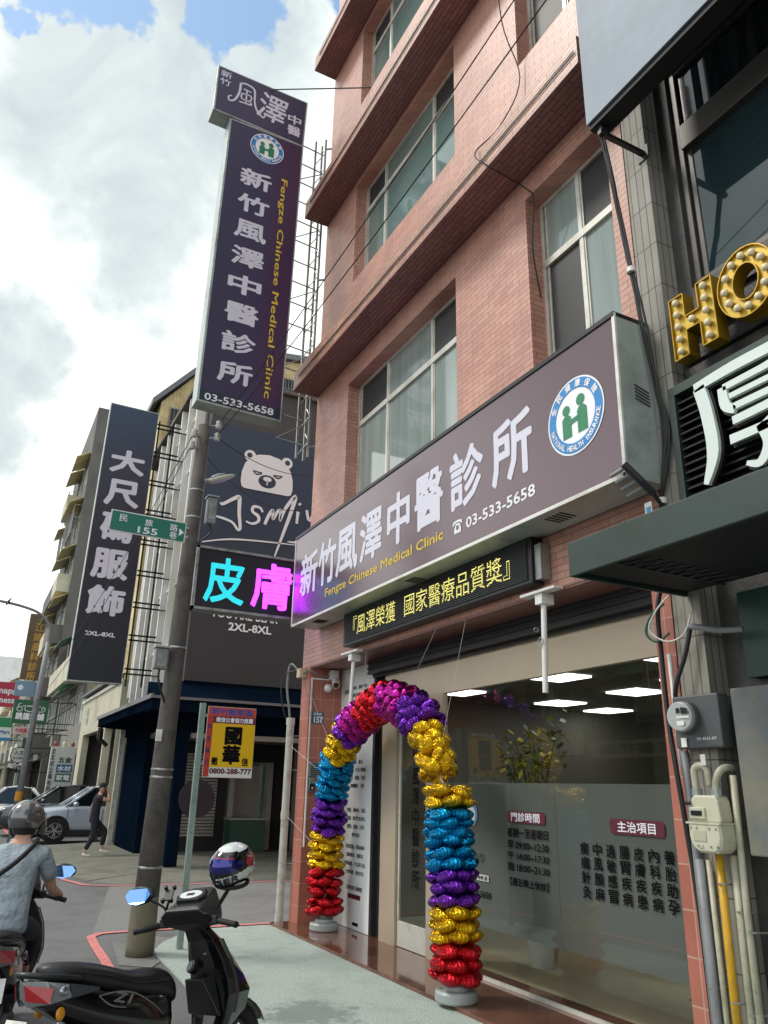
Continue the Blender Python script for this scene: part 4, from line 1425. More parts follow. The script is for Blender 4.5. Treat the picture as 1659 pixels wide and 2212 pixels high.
for pts_, wd_ in (([(4.85, 8.82), (4.90, 8.78), (5.15, 8.96), (5.30, 9.05), (5.34, 8.98), (5.36, 8.6), (5.42, 8.22), (5.36, 8.15), (5.2, 8.32), (4.9, 8.40), (4.62, 8.42)], [.05, .06, .07, .09, .08, .07, .06, .05, .05, .05, .02]),
                  ([(6.0, 8.75), (5.92, 8.86), (5.74, 8.86), (5.72, 8.72), (5.88, 8.62), (5.90, 8.48), (5.74, 8.38), (5.56, 8.42)], [.04, .05, .06, .06, .07, .06, .05, .03]),
                  ([(6.08, 8.42), (6.18, 8.7), (6.28, 8.86), (6.3, 8.6), (6.42, 8.85), (6.5, 8.9), (6.5, 8.6), (6.62, 8.95), (6.9, 9.38), (6.80, 8.9), (6.6, 8.2), (6.38, 7.45)], [.06, .07, .06, .05, .06, .06, .05, .07, .08, .08, .06, .02]),
                  ([(7.0, 8.95), (6.98, 8.6)], [.07, .05]), ([(7.02, 9.2), (7.06, 9.15)], [.07, .06]),
                  ([(7.25, 9.05), (7.35, 8.75), (7.55, 9.15), (7.4, 8.5), (7.05, 8.1), (6.75, 8.05)], [.06, .06, .07, .06, .05, .02]),
                  ([(4.42, 7.66), (5.2, 7.86), (6.2, 7.95), (7.3, 8.0)], [.02, .035, .03, .01])):
    stroke(q, pts_, [v * 1.35 for v in wd_], oc, lift=.005, **FYB)
letter_obj(q, 'lettering', M_logo_white, bear, None)
txt('lettering', 'YOU ARE BEAR', bear, (5.75, 18.772, 5.90), w=1.75, h=.2, mt=M_logo_white, bold=.02, lift=.005, **FY)
txt('lettering', '2XL-8XL', bear, (5.91, 18.772, 5.60), w=1.12, h=.19, mt=M_logo_white, bold=.03, lift=.005, **FY)
q = M(); poly(q, [(4.45, 6.14), (5.0, 6.16), (4.45, 6.06)], oc, lift=.006, **FYB); letter_obj(q, 'flourish', M_logo_white, bear, None)
# vertical fins on the street front
for k in range(6):
    y = 19.3 + k * .95
    q = M(); q.box(4.08, 4.33, y, y + .10, 3.9, 12.35); q.to('fin', M_fin, bear)
q = M()
for z in (5.2, 6.8, 8.4, 10.0, 11.6):
    q.box(4.2, 4.38, 19.6, 23.9, z, z + .06)
q.to('fin_rail', M_fin, bear)
q = M(); [q.box(4.36, 4.395, 24.4 + k * .16, 24.46 + k * .16, 4.4, 12.2) for k in range(12)]; q.to('slat_screen', M_fin, bear)
q = M(); q.box(4.02, 10, 18.7, 26.5, 12.4, 12.52); q.to('roof', M_concd, bear)
# arcade level: corner post, street side panel, recessed shop wall
q = M(); q.box(4.4, 4.66, 18.8, 19.1, 0, 3.3); q.to('corner_post', M_navy_dk, bear)
q = M(); q.box(4.42, 4.6, 22.5, 25.6, 0, 3.2); q.to('street_panel', M_navy_dk, bear)
q = M(); q.box(4.4, 10, 18.82, 19.05, 3.0, 4.2); q.box(4.42, 4.6, 19.1, 26.5, 3.2, 4.2); q.to('arcade_beam', M_navy_dk, bear)
q = M(); q.box(4.7, 9, 18.80, 18.90, 2.88, 2.998); q.to('shutter_case', M_roll, bear)
q = M(); q.box(4.41, 10, 18.75, 26.4, .0, .115); q.to('arcade_floor', M_kerbc, bear)
q = M(); q.wall('y', 22.9, 23.1, 4.62, 10, .11, 3.0, [(6.9, 8.3, .11, 2.5)])
q.to('shop_wall', mat('shop_inner_wall', hx('1d1d1e'), .8, 0, .15), bear)
q = M(); q.box(9.8, 10, 19.1, 22.9, .115, 3.0); q.to('end_wall', M_concd, bear)
q = M(); q.box(4.62, 10, 26, 26.2, .115, 3.0); q.to('rear_wall', M_concd, bear)
q = M(); q.box(4.5, 9.9, 19.1, 26.3, 3.01, 3.15); q.to('arcade_ceiling', M_concd, bear)
q = M(); [q.box(5.1, 6.6, 22.86, 22.895, .5 + k * .085, .5 + k * .085 + .06) for k in range(26)]; q.to('roller_shutter', M_roll, bear)
q = M(); q.box(6.95, 7.1, 22.84, 22.89, .12, 2.5); q.box(8.1, 8.25, 22.84, 22.89, .12, 2.5); q.box(8.9, 9.1, 22.84, 22.89, .12, 3.0); q.to('door_frame', M_roll, bear)
q = M(); q.box(7.1, 8.1, 23.12, 23.2, .12, 2.4); q.to('shop_door', M_glass_up, bear)
t = thing('counter', 'dark green counter standing inside the arcade under the bear emblem', 'counter', (7.4, 22.4, .115))
q = M(); q.box(6.85, 7.85, 22.1, 22.6, .12, .95); q.to('front', mat('green_counter', hx('1e4335'), .5, 0, .1), t)
q = M(); q.box(6.8, 7.9, 22.05, 22.65, .95, 1.0); q.to('top', M_roll, t)
t = thing('hanging_disc', 'large dark round disc fixed to the navy corner post', 'disc', (4.85, 18.75, 1.5))
q = M(); q.cyl((4.95, 18.70, 1.55), (4.95, 18.79, 1.55), .42, .42, n=32); q.to('disc', mat('dark_violet_disc', hx('24222e'), .4, 0, .1), t, bevel=.01)
# awning round the corner
M_rooft = mat('grey_metal_flashing', hx('77797a'), .5, .4, .1)
t = thing('awning', 'dark navy corner awning with a grey metal edge below the bear emblem wall', 'awning', (4.4, 18.8, 3.3))
q = M()
q.prism([(3.55, 18.02, 3.45), (3.55, 18.02, 3.72), (4.39, 18.77, 4.1), (4.39, 18.77, 3.45)], (0, 7.9, 0))
q.to('street_slope', M_navy_dk, t)
q = M(); q.prism([(3.56, 18.0, 3.40), (3.56, 18.0, 3.72), (3.56, 18.77, 4.1), (3.56, 18.77, 3.40)], (6.4, 0, 0)); q.to('alley_slope', M_navy_dk, t)
q = M(); q.box(3.50, 3.56, 17.96, 26, 3.66, 3.76); q.box(3.565, 10, 17.94, 18.0, 3.66, 3.72); q.to('edge_trim', M_rooft, t)
q = M(); q.cyl((3.6, 25.6, 3.42), (3.6, 25.6, 3.1), .07, n=10); q.cyl((3.6, 25.6, 3.1), (3.85, 25.6, 2.9), .06, n=10); q.to('spout', M_black, t)
q = M(); q.box(4.25, 4.385, 25.8, 25.95, .12, 3.4); q.to('downpipe', M_pipe, bear)

# projecting dark sign of the clothes shop
t = thing('projecting_sign', 'tall dark blue projecting sign with five big white characters on a black ladder frame', 'sign', (2.9, 21.1, 4.2))
k2 = 21.0 / 18.5
def DS(x, z):
    return (x * k2, 21.0, 1.88 + (z - 1.88) * k2)
def DP(x, z, y):
    a = DS(x, z); return (a[0], y, a[2])
q = M(); q.prism([DP(1.74, 3.95, 21.01), DP(2.92, 3.95, 21.01), DP(2.96, 10.80, 21.01), DP(1.78, 10.82, 21.01)], (0, .22, 0)); q.to('casing', M_signbox, t)
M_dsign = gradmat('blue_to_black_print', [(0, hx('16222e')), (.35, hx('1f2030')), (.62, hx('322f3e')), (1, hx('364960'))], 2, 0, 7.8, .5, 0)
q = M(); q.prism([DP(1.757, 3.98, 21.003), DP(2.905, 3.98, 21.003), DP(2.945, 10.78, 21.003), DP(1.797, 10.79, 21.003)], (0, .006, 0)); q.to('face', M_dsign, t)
for ch, a, b in (('大', (1.974, 9.571), (2.767, 9.055)), ('尺', (1.954, 8.765), (2.74, 8.203)), ('碼', (1.968, 7.895), (2.702, 7.306)), ('服', (1.906, 6.995), (2.713, 6.401)), ('飾', (1.917, 6.115), (2.73, 5.534))):
    txt('lettering', ch, t, DP((a[0] + b[0]) / 2, (a[1] + b[1]) / 2, 21.003), w=abs(a[0] - b[0]) * k2 * .96, h=abs(a[1] - b[1]) * k2 * 1.12, mt=M_silver_l, bold=.04, **FY)
txt('lettering', '2XL-8XL', t, DP(2.31, 5.04, 21.003), w=.74, h=.105, mt=M_white_l, bold=.03, **FY)
q = M()
for x in (3.42, 3.82):
    q.box(x - .02, x + .02, 21.05, 21.09, 4.2, 11.8)
for k in range(9):
    z = 4.5 + k * .88
    q.box(3.35, 4.05, 21.05, 21.09, z, z + .04); q.box(3.35, 4.05, 21.05, 21.09, z + .13, z + .17)
    q.box(3.82, 4.42, 21.06, 21.08, z, z + .03)
q.to('ladder_frame', M_blackm, t)

# cream building behind
cr_ = thing('corrugated_building', 'tall cream corrugated building with a sloping roof line behind the navy shop', 'building', (8, 30, 0))
q = M()
q.prism([(4.35, 27.0, 5.05), (4.35, 27.0, 15.4), (6.6, 27.0, 18.2), (11, 27.0, 18.8), (11, 27.0, 5.05)], (0, 9.5, 0))
q.to('wall', M_creamc, cr_)
q = M()
for k in range(48):
    x = 4.5 + k * .13
    zt = 15.4 + (x - 4.35) * 1.24 if x < 6.6 else 18.2 + (x - 6.6) * .136
    q.box(x, x + .03, 26.975, 26.998, 5.2, zt)
q.to('corrugation', M_creamc, cr_)
q = M(); q.prism([(4.0, 26.8, 15.15), (4.0, 26.8, 15.4), (6.6, 26.8, 18.5), (11.2, 26.8, 19.1), (11.2, 26.8, 18.85), (6.65, 26.8, 18.25)], (0, 9.8, 0)); q.to('roof', M_rooft, cr_)
for (a, b, c, d) in ((4.7, 5.7, 13.0, 15.2), (8.1, 10.2, 15.9, 17.7), (8.1, 10.2, 12.6, 14.6)):
    q = M(); q.box(a, b, 26.94, 26.97, c, d); wv = q.to('window', M_glass_dark, cr_)
    q = M()
    for k in range(int((b - a) / .13) + 1):
        q.box(a + k * .13, a + k * .13 + .018, 26.88, 26.9, c - .1, d + .1)
    for k in range(5):
        q.box(a - .05, b + .05, 26.905, 26.92, c + (d - c) * k / 4, c + (d - c) * k / 4 + .025)
    q.to('window_grille', M_roll, wv)
M_beige = mat('beige_mosaic_wall', hx('c9c4ae'), .7, 0, .06, 3, dirt=hx('a7a28c'), ds=.7)
q = M(); q.wall('x', 4.30, 4.55, 27.05, 36.4, 0, 5.04, [(27.1, 29.5, 0, 3.65), (29.72, 35.2, 0, 3.65)]); q.to('portal', M_beige, cr_)
q = M(); q.box(4.24, 4.30, 27.05, 36.4, 5.0, 5.12); q.to('portal_trim', M_fin, cr_)
q = M(); q.box(9, 9.2, 27, 36.4, 0, 5.0); q.box(4.62, 9, 36.2, 36.4, 0, 5.0); q.box(4.62, 9, 27.1, 27.4, 0, 5.0); q.to('arcade_wall', mat('arcade_inner_wall', hx('7d7b77'), .8, 0, .1), cr_)
q = M(); q.box(4.62, 9, 27.4, 36.2, 3.66, 3.8); q.to('arcade_ceiling', M_concd, cr_)
q = M(); q.box(4.1, 4.34, 27.2, 36, 5.2, 5.3); [q.box(4.1, 4.13, 27.3 + k * .35, 27.33 + k * .35, 5.3, 6.3) for k in range(25)]; q.box(4.1, 4.13, 27.2, 36.1, 6.3, 6.35); q.to('balcony_rail', M_alu_d, cr_)
txtcol('lettering', '山川', cr_, (4.296, 34.6, 4.75), (4.296, 34.6, 4.0), (0, -1, 0), .5, mat('faded_green_lettering', hx('6d8f86'), .5, 0, 0), .02)


# ------------------------------------------------------------------ row of street fronts further away
def street_building(name, lab, x, y0, y1, h, wall, fl, seed, awn=None, depth=9., cage=True):
    rr = random.Random(seed)
    t = thing(name, lab, 'building', (x + 4, (y0 + y1) / 2, 0), group=None)
    holes = []
    nfl = max(1, int((h - 3.4) / fl))
    ny = max(1, int((y1 - y0) / 3.2))
    for i in range(nfl):
        for j in range(ny):
            a = y0 + .5 + j * (y1 - y0 - .6) / ny
            b = a + (y1 - y0 - .6) / ny - .7
            z = 4.3 + i * fl
            if z + 1.5 < h - .2:
                holes.append((a, b, z, z + 1.5))
    q = M(); q.wall('x', x, x + .25, y0, y1, 0, h, holes + [(y0 + .6, y1 - .6, .0, 3.0)])
    q.box(x + .25, x + depth, y0, y0 + .2, 0, h); q.box(x + .25, x + depth, y1 - .2, y1, 0, h); q.box(x + .25, x + depth, y0 + .2, y1 - .2, h - .2, h)
    q.to('wall', wall, t)
    q = M(); q.box(x + 2.4, x + 2.5, y0 + .2, y1 - .2, .02, h - .2); q.to('inner_wall', M_glass_dark, t)
    for k, (a, b, c, d) in enumerate(holes):
        q = M(); q.box(x + .12, x + .15, a, b, c, d); wv = q.to('window', M_glass_up if rr.random() < .6 else M_glass_frost, t)
        q = M(); q.box(x + .06, x + .11, a, a + .06, c, d); q.box(x + .06, x + .11, b - .06, b, c, d); q.box(x + .06, x + .11, (a + b) / 2 - .03, (a + b) / 2 + .03, c, d)
        q.box(x + .06, x + .11, a + .06, b - .06, d - .06, d); q.to('window_frame', M_fin, wv)
        u = rr.random()
        if u < .38:
            q = M(); q.box(x - .75, x - .002, a - .25, b + .25, c - 1.0, c - .9); q.box(x - .75, x - .68, a - .25, b + .25, c - .9, c + .1)
            q.box(x - .68, x - .002, a - .25, a - .18, c - .9, c + .1); q.box(x - .68, x - .002, b + .18, b + .25, c - .9, c + .1)
            q.to('balcony', wall if rr.random() < .5 else M_beige, t)
        elif u < .7 and cage:
            q = M()
            nn = int((b - a) / .16)
            for m_ in range(nn + 1):
                q.box(x - .45, x - .43, a + m_ * .16, a + m_ * .16 + .02, c - .2, d + .1)
            for zz in (c - .2, (c + d) / 2, d + .08):
                q.box(x - .45, x - .002, a, a + .02, zz, zz + .03); q.box(x - .46, x - .43, a, b, zz, zz + .03); q.box(x - .45, x - .002, b - .02, b, zz, zz + .03)
            q.to('window_cage', M_steel, t)
        if rr.random() < .5:
            q = M(); q.prism([(x - .8, a - .2, d + .15), (x - .005, a - .2, d + .6), (x - .005, a - .2, d + .55), (x - .8, a - .2, d + .1)], (0, b - a + .4, 0))
            q.to('window_awning', awn or M_creamc, t)
        if rr.random() < .35:
            q = M(); q.box(x - .4, x - .01, a + .2, a + 1.0, c - .75, c - .2); q.to('air_conditioner', M_roll, t)
    return t


M_gw = mat('grey_mosaic_wall', hx('8d8a84'), .75, 0, .1, 2, dirt=hx('6f6c66'), ds=.6)
M_dw = mat('dark_grey_wall', hx('6a6763'), .8, 0, .1, 2, dirt=hx('54524e'), ds=.5)
M_pw = mat('pale_mint_wall', hx('aab8a8'), .7, 0, .08, 2, dirt=hx('8b9789'), ds=.6)
M_grn = mat('faded_green_awning', hx('4d7a66'), .6, 0, .1)
street_building('row_building', 'low grey row building with caged windows just past the cream corrugated building', 4.4, 36.6, 48.8, 9.6, M_gw, 3.0, 5, M_grn)
street_building('row_building', 'tallest dark grey apartment block of the street with a bare side wall', 4.0, 49, 59.5, 25.0, M_dw, 3.1, 9)
street_building('row_building', 'pale mint row building with cream awnings behind the brown projecting sign', 4.2, 61, 75, 14.0, M_pw, 3.0, 12, M_creamc)
street_building('row_building', 'grey row building far down the street, shorter than its mint neighbour', 4.3, 75.2, 95, 11.0, M_gw, 3.0, 21)
street_building('row_building', 'far beige row building behind the red projecting sign', 4.1, 95.3, 122, 13.0, M_beige, 3.1, 31, None, 9, False)
street_building('row_building', 'pale block at the far end of the street', 1.2, 150, 185, 22.0, M_fin, 3.1, 41, None, 14, False)

# other side of the street, seen in the shop glass
def mirror_x(t, x0):
    sh_ = Matrix.Translation((2 * (x0 - t.location.x), 0, 0)) @ Matrix.Diagonal((-1, 1, 1, 1))
    def go(o):
        for ch in o.children:
            ch.data.transform(sh_)
            ch.data.flip_normals()
            go(ch)
    go(t)


for lab, y0, y1, h_, wl_, sd_ in (('dark shop house across the street with a long white signboard', 18.4, 33, 8.0, M_dw, 53), ('mint shop house across the street, farthest one mirrored in the glass', 33.4, 52, 8.5, M_pw, 54)):
    t = street_building('shop_house', lab, -11.5, y0, y1, h_, wl_, 3.0, sd_, M_grn)
    mirror_x(t, -11.5)
for lab, y0, y1, z0, z1, s_, fc in (('long white aquarium shop signboard across the street', 24.5, 32.5, 3.25, 4.5, '瑪奇水族', 'd3d6cf'), ('small pale hairdresser signboard across the street', 19, 24, 3.1, 3.7, '美髮花園', 'b9b69c')):
    t = thing('shop_sign', lab, 'sign', (-11.3, (y0 + y1) / 2, z0))
    q = M(); q.box(-11.49, -11.3, y0, y1, z0, z1); q.to('panel', mat('signboard_' + fc, hx(fc), .5, 0, .05), t)
    txt('lettering', s_, t, (-11.3, (y0 + y1) / 2, (z0 + z1) / 2), (0, 1, 0), (0, 0, 1), (y1 - y0) * .75, (z1 - z0) * .62, mat('signboard_ink_' + fc, hx('2a3a38'), .5, 0, 0), .03)

# ------------------------------------------------------------------ shop signs further along


def hang_sign(lab, x0, x1, y, z0, z1, face, arm=True, xw=4.3, name='projecting_sign', thick=.18):
    t = thing(name, lab, 'sign', ((x0 + x1) / 2, y, z0))
    q = M(); q.box(x0, x1, y, y + thick, z0, z1); q.to('panel', face, t, bevel=.01)
    if arm:
        q = M()
        for z in (z0 + .05, z1 - .05):
            q.box(x1, xw, y + .06, y + .10, z - .02, z + .02)
        q.cyl((x1, y + .08, z0 + .05), (xw, y + .08, z1 - .05), .02, n=6)
        q.to('bracket', M_blackm, t)
    return t


P0 = lambda n, h: mat(n, hx(h), .45, 0, .03)
t = hang_sign('crimson fitness club sign with white lower case lettering', 1.0, 3.02, 64, 6.85, 8.62, P0('crimson_panel', 'b3314b'), True, 4.2)
txt('lettering', 'snap', t, (1.9, 64, 7.88), w=1.15, h=.42, mt=M_white_l, bold=.03, lift=.01, **FY)
txt('lettering', '24/7', t, (2.72, 64, 7.9), w=.5, h=.28, mt=M_white_l, bold=.02, lift=.01, **FY)
txt('lettering', 'fitness', t, (1.95, 64, 7.35), w=1.45, h=.42, mt=M_white_l, bold=.03, lift=.01, **FY)
t = hang_sign('deep green shop sign with white curly emblem and four bold characters in a black frame', 1.70, 3.20, 40, 4.30, 5.36, P0('deep_green_panel', '1f5c3e'), True, 4.4)
txt('lettering', '跳蛋本舖', t, (2.45, 40, 4.62), w=1.2, h=.30, mt=M_white_l, bold=.04, lift=.01, **FY)
q = M()
stroke(q, [(1.84, 4.98), (1.9, 4.86), (2.02, 4.84), (2.08, 4.94), (2.0, 5.04), (1.88, 5.0), (1.92, 5.14), (2.0, 5.2)], .03, (0, 40, 0), lift=.012, **FY)
stroke(q, [(2.08, 5.06), (2.2, 5.08), (2.2, 4.9), (2.4, 4.84), (2.8, 4.84), (2.98, 4.86), (3.06, 4.96), (2.98, 5.06), (2.9, 4.98), (2.96, 4.93)], .03, (0, 40, 0), lift=.012, **FY)
letter_obj(q, 'flourish', M_white_l, t, None)
txt('lettering', '懷舊零食專門店', t, (2.55, 40, 5.08), w=.6, h=.08, mt=M_white_l, bold=.01, lift=.01, **FY)
t = hang_sign('small pink and white shop sign under the deep green sign', 1.96, 2.69, 42, 3.92, 4.26, P0('pale_pink_panel', 'e3c4c6'), True, 4.4)
txt('lettering', '牛肉麵', t, (2.3, 42, 4.09), w=.5, h=.2, mt=P0('pink_lettering', 'c9566a'), bold=.03, lift=.01, **FY)
t = hang_sign('convenience store sign in green, white and blue bands', .9, 2.24, 50, 3.9, 5.2, P0('white_panel', 'dfe5e6'), True, 4.0)
q = M(); q.box(.9, 2.24, 49.985, 49.995, 4.66, 5.18); q.to('green_band', P0('band_green', '2d8a55'), t)
q = M(); q.box(.9, 2.24, 49.985, 49.995, 3.92, 4.08); q.to('blue_band', P0('band_blue', '2f86bb'), t)
txt('lettering', 'FamilyMart', t, (1.55, 50, 4.36), w=1.25, h=.25, mt=P0('navy_lettering', '2a5d92'), bold=.02, lift=.015, **FY)
t = hang_sign('blue and white banner sign high behind the slanting lamp post', 2.1, 3.6, 52, 6.6, 7.5, P0('faded_blue_panel', '7d98b0'), True, 4.0)
q = M(); disc(q, (2.4, 52, 7.1), 0, .16, lift=.01, **FY); q.to('emblem', M_logo_white, t)
t = hang_sign('round black rimmed cafe sign with a small name box below', 2.55, 2.67, 46.1, 2.2, 3.5, M_blackm, True, 4.4)
q = M(); q.cyl((2.61, 46.0, 3.07), (2.61, 46.08, 3.07), .41, n=36); q.to('rim', M_blackm, t)
q = M(); q.cyl((2.61, 45.98, 3.07), (2.61, 45.995, 3.07), .37, n=36); q.to('face', P0('cafe_face', 'c9ccc6'), t)
txt('lettering', '人生', t, (2.61, 45.98, 3.19), w=.5, h=.22, mt=M_ltr, bold=.01, lift=.01, **FY)
txt('lettering', '町人珈琲', t, (2.61, 45.98, 2.93), w=.5, h=.12, mt=M_ltr, bold=.01, lift=.01, **FY)
q = M(); q.box(2.28, 2.94, 46.0, 46.09, 2.42, 2.62); q.to('name_box', P0('cafe_box', 'd8d8d2'), t)
txt('lettering', 'Cafe', t, (2.61, 46.0, 2.52), w=.4, h=.14, mt=M_ltr, bold=.02, lift=.01, **FY)
# standing hardware shop sign
t = thing('standing_sign', 'white standing sign of a hardware shop with blue and green word panels', 'sign', (3.5, 34, 0))
q = M(); q.box(3.06, 3.98, 34, 34.25, .25, 3.13); q.to('panel', P0('standing_white', 'c9ccc8'), t, bevel=.01)
q = M(); q.box(3.2, 3.3, 34.05, 34.2, 0, .25); q.box(3.75, 3.85, 34.05, 34.2, 0, .25); q.to('leg', M_steel, t)
txtcol('lettering', '全友成企業有限公司', t, (3.16, 34, 3.08), (3.16, 34, .95), (1, 0, 0), .15, M_ltr, .02)
txt('lettering', '五金', t, (3.62, 34, 2.64), w=.48, h=.2, mt=M_ltr, bold=.03, **FY)
for w_, z, c_ in (('水材', 2.32, '27608a'), ('家電', 1.98, '1f6e57')):
    q = M(); q.box(3.34, 3.92, 33.985, 33.998, z - .15, z + .15); q.to('word_panel', P0('word_panel_' + c_, c_), t)
    txt('lettering', w_, t, (3.63, 33.985, z), w=.48, h=.2, mt=M_white_l, bold=.03, **FY)
for k, c_ in enumerate(('a8485a', 'd9d2a8', '8c4a44')):
    q = M(); q.lathe([(.0, .2), (.05, .19), (.07, .12), (.06, 0), (.0, 0)], (3.2 + k * .32, 34.12, 3.13), n=14); q.to('lamp', P0('lamp_' + c_, c_), t, smooth=True)
# brown projecting tower sign
t = thing('projecting_sign', 'tall weathered brown projecting sign with a column of gold characters', 'sign', (3.3, 60, 8.5))
q = M(); q.box(2.62, 3.98, 60, 60.5, 8.5, 13.1); q.to('panel', mat('weathered_brown_panel', hx('6f5c48'), .7, 0, .12, .8, dirt=hx('7d7a55'), ds=.5), t)
q = M(); q.box(3.98, 4.3, 60.05, 60.4, 8.6, 12.9); q.to('bracket', M_gw, t)
txtcol('lettering', '江婦產科診所', t, (3.35, 60, 12.5), (3.28, 60, 8.35), (1, 0, 0), .56, mat('faded_gold_lettering', hx('c79a4c'), .5, .2, 0), .03, lift=.02)

# ------------------------------------------------------------------ poles, posts and wires
M_pole = mat('weathered_concrete_pole', hx('57534f'), .9, 0, .2, 9, .5, 45, dirt=hx('403d3a'), ds=3.5)
M_ins = mat('white_porcelain', hx('b9b5ac'), .25, 0, .08)
pl = thing('utility_pole', 'grey concrete utility pole with insulators on top standing at the alley corner', 'pole', (2.19, 10.16, 0))
q = M(); q.tube([(2.195, 10.16, -.02), (2.22, 10.16, 2.3), (2.245, 10.16, 4.5), (2.28, 10.16, 6.74)], [.150, .124, .103, .086], 28); q.to('shaft', M_pole, pl, smooth=True)
q = M(); q.lathe([(.158, 0), (.160, .1), (.152, .55), (.149, .62)], (2.195, 10.16, .0), n=28); q.to('base_sleeve', mat('mossy_pole_foot', hx('6f6a56'), .9, 0, .25, 8, .3, 30, dirt=hx('5f5d4c'), ds=4), pl, smooth=True)
for z, r in ((2.02, .131), (1.93, .131), (3.52, .117), (5.32, .1), (5.72, .097), (.92, .143)):
    q = M(); x = 2.195 + .085 * z / 6.74; q.lathe([(r, 0), (r + .004, .004), (r + .004, .022), (r, .026)], (x, 10.16, z), n=24); q.to('band', M_steel, pl)
q = M(); q.box(2.07, 2.14, 10.02, 10.04, 2.36, 2.50); q.to('tag_plate', M_white, pl)
for (x, y, z, sx) in ((2.13, 10.08, 6.56, -1), (2.12, 10.1, 6.38, -1), (2.47, 10.1, 6.78, 1), (2.45, 10.05, 6.56, 1)):
    q = M(); q.tube([(x - sx * .10, y + .04, z - .02), (x, y, z - .02)], .012, 6); br_ = q.to('insulator_arm', M_steel, pl)
    q = M(); q.lathe([(.0, .06), (.03, .06), (.045, .045), (.03, .02), (.05, .0), (.03, -.02), (.045, -.04), (.03, -.06), (0, -.06)], (x, y, z), n=14); q.to('insulator', M_ins, br_, smooth=True)
# street light head on the pole
t = thing('street_light', 'pale cobra head street light fixed to the concrete utility pole', 'street light', (2.5, 10.2, 5.95))
q = M(); q.tube(arcpts([(2.3, 10.2, 5.85), (2.40, 10.22, 5.93), (2.55, 10.24, 6.02)]), .03, 10); q.to('arm', M_steel, t, smooth=True)
q = M()
ax = Vector((.86, .05, .42)).normalized(); sy_ = Vector((0, 1, 0)); uz = ax.cross(sy_) * -1
prof = [(0, .03, .03), (.05, .06, .05), (.16, .085, .06), (.30, .075, .05), (.40, .045, .03), (.44, .01, .01)]
q.loft([[Vector((2.42, 10.22, 5.93)) + ax * a + sy_ * (w_ * math.cos(2 * math.pi * k / 14)) + uz * (h_ * math.sin(2 * math.pi * k / 14) * (1 if math.sin(2 * math.pi * k / 14) > 0 else .6)) for k in range(14)] for a, w_, h_ in prof])
hd_ = q.to('head', mat('pale_green_enamel', hx('b7bcae'), .4, 0, .05), t, smooth=True)
q = M(); q.ell(Vector((2.42, 10.22, 5.93)) + ax * .18 - uz * .045, (.11, .055, .03), Matrix.Rotation(-.45, 3, 'Y')); q.to('lens', M_glass_frost, hd_, smooth=True)
# boxes strapped to the pole
for x, y, z, w_, h_, lab in ((2.50, 10.18, 5.48, .13, .38, 'grey weatherproof box strapped high on the right side of the utility pole'), (2.02, 10.05, 3.36, .16, .26, 'grey meter box strapped to the utility pole above head height')):
    t = thing('control_box', lab, 'box', (x, y, z))
    q = M(); q.obox((x, y, z), (w_, .14, h_)); b_ = q.to('housing', M_grey, t, bevel=.01)
    q = M(); q.obox((x, y - .01, z + h_ / 2 + .012), (w_ + .03, .18, .02)); q.to('lid', M_steel, t)
    q = M(); q.obox((x, y - .074, z - .02), (w_ * .7, .006, h_ * .6)); q.to('door', M_steel, t)
    q = M(); q.tube(arcpts([(x, y, z - h_ / 2), (x + .01, y, z - h_ / 2 - .15), (2.24 - .1 * (x < 2.2), y + .04, z - h_ / 2 - .4)]), .014, 8); q.to('cable', M_cable, t, smooth=True)
# street name sign
M_rsign = mat('road_sign_green', hx('16705a'), .35, 0, .04)
t = thing('street_name_sign', 'green street name sign with white characters and arrow fixed to the utility pole', 'road sign', (1.68, 10.05, 5.08))
q = M(); q.prism([(1.165, 10.06, 4.945), (2.155, 10.06, 4.925), (2.165, 10.06, 5.215), (1.175, 10.06, 5.235)], (0, .012, 0)); q.to('border', M_white, t, bevel=.002)
q = M(); q.prism([(1.18, 10.055, 4.96), (2.14, 10.055, 4.94), (2.15, 10.055, 5.20), (1.19, 10.055, 5.22)], (0, .004, 0)); q.to('panel', M_rsign, t)
for ch, x, z, w_ in (('民', 1.335, 5.135, .10), ('族', 1.665, 5.125, .10), ('路', 1.995, 5.115, .10), ('巷', 1.995, 5.01, .10)):
    txt('lettering', ch, t, (x, 10.055, z), w=w_, h=.095, mt=M_white_l, bold=.01, **FY)
txt('lettering', '155', t, (1.66, 10.055, 5.01), w=.25, h=.085, mt=M_white_l, bold=.02, **FY)
q = M(); poly(q, [(2.07, 5.12), (2.135, 5.065), (2.07, 5.01)], (0, 10.055, 0), lift=.003, **FY); letter_obj(q, 'arrow', M_white_l, t, None)
q = M(); q.box(2.13, 2.2, 10.068, 10.09, 5.0, 5.03); q.box(2.13, 2.2, 10.068, 10.09, 5.13, 5.16); q.to('clamp', M_steel, t)
# advertising board on a post
M_post = mat('pale_green_galvanised_post', hx('8fa39c'), .5, .3, .12, 10, dirt=hx('6f7f78'), ds=5)
t = thing('sign_post', 'pale green galvanised post holding the yellow advertising board', 'post', (2.68, 10.28, 0))
q = M(); q.box(2.655, 2.725, 10.28, 10.31, 0, 2.876); q.box(2.655, 2.665, 10.311, 10.34, 0, 2.876); q.to('profile', M_post, t)
q = M(); [q.cyl((2.69, 10.279, z), (2.69, 10.275, z), .006, n=8) for z in [.3 + .25 * k for k in range(10)]]; q.to('hole', M_blackm, t)
t = thing('advertising_board', 'yellow and red advertising board with big black characters and a phone number on a post', 'sign', (3.08, 10.27, 1.95))
q = M(); q.box(2.752, 3.41, 10.262, 10.274, 1.955, 2.84); q.to('board', mat('white_board', hx('d9d9d6'), .4, 0, .03), t, bevel=.003)
def pan(nm, x0, x1, z0, z1, hx_):
    q = M(); q.box(x0, x1, 10.256, 10.2615, z0, z1); return q.to(nm, P0(nm + '_print', hx_), t)
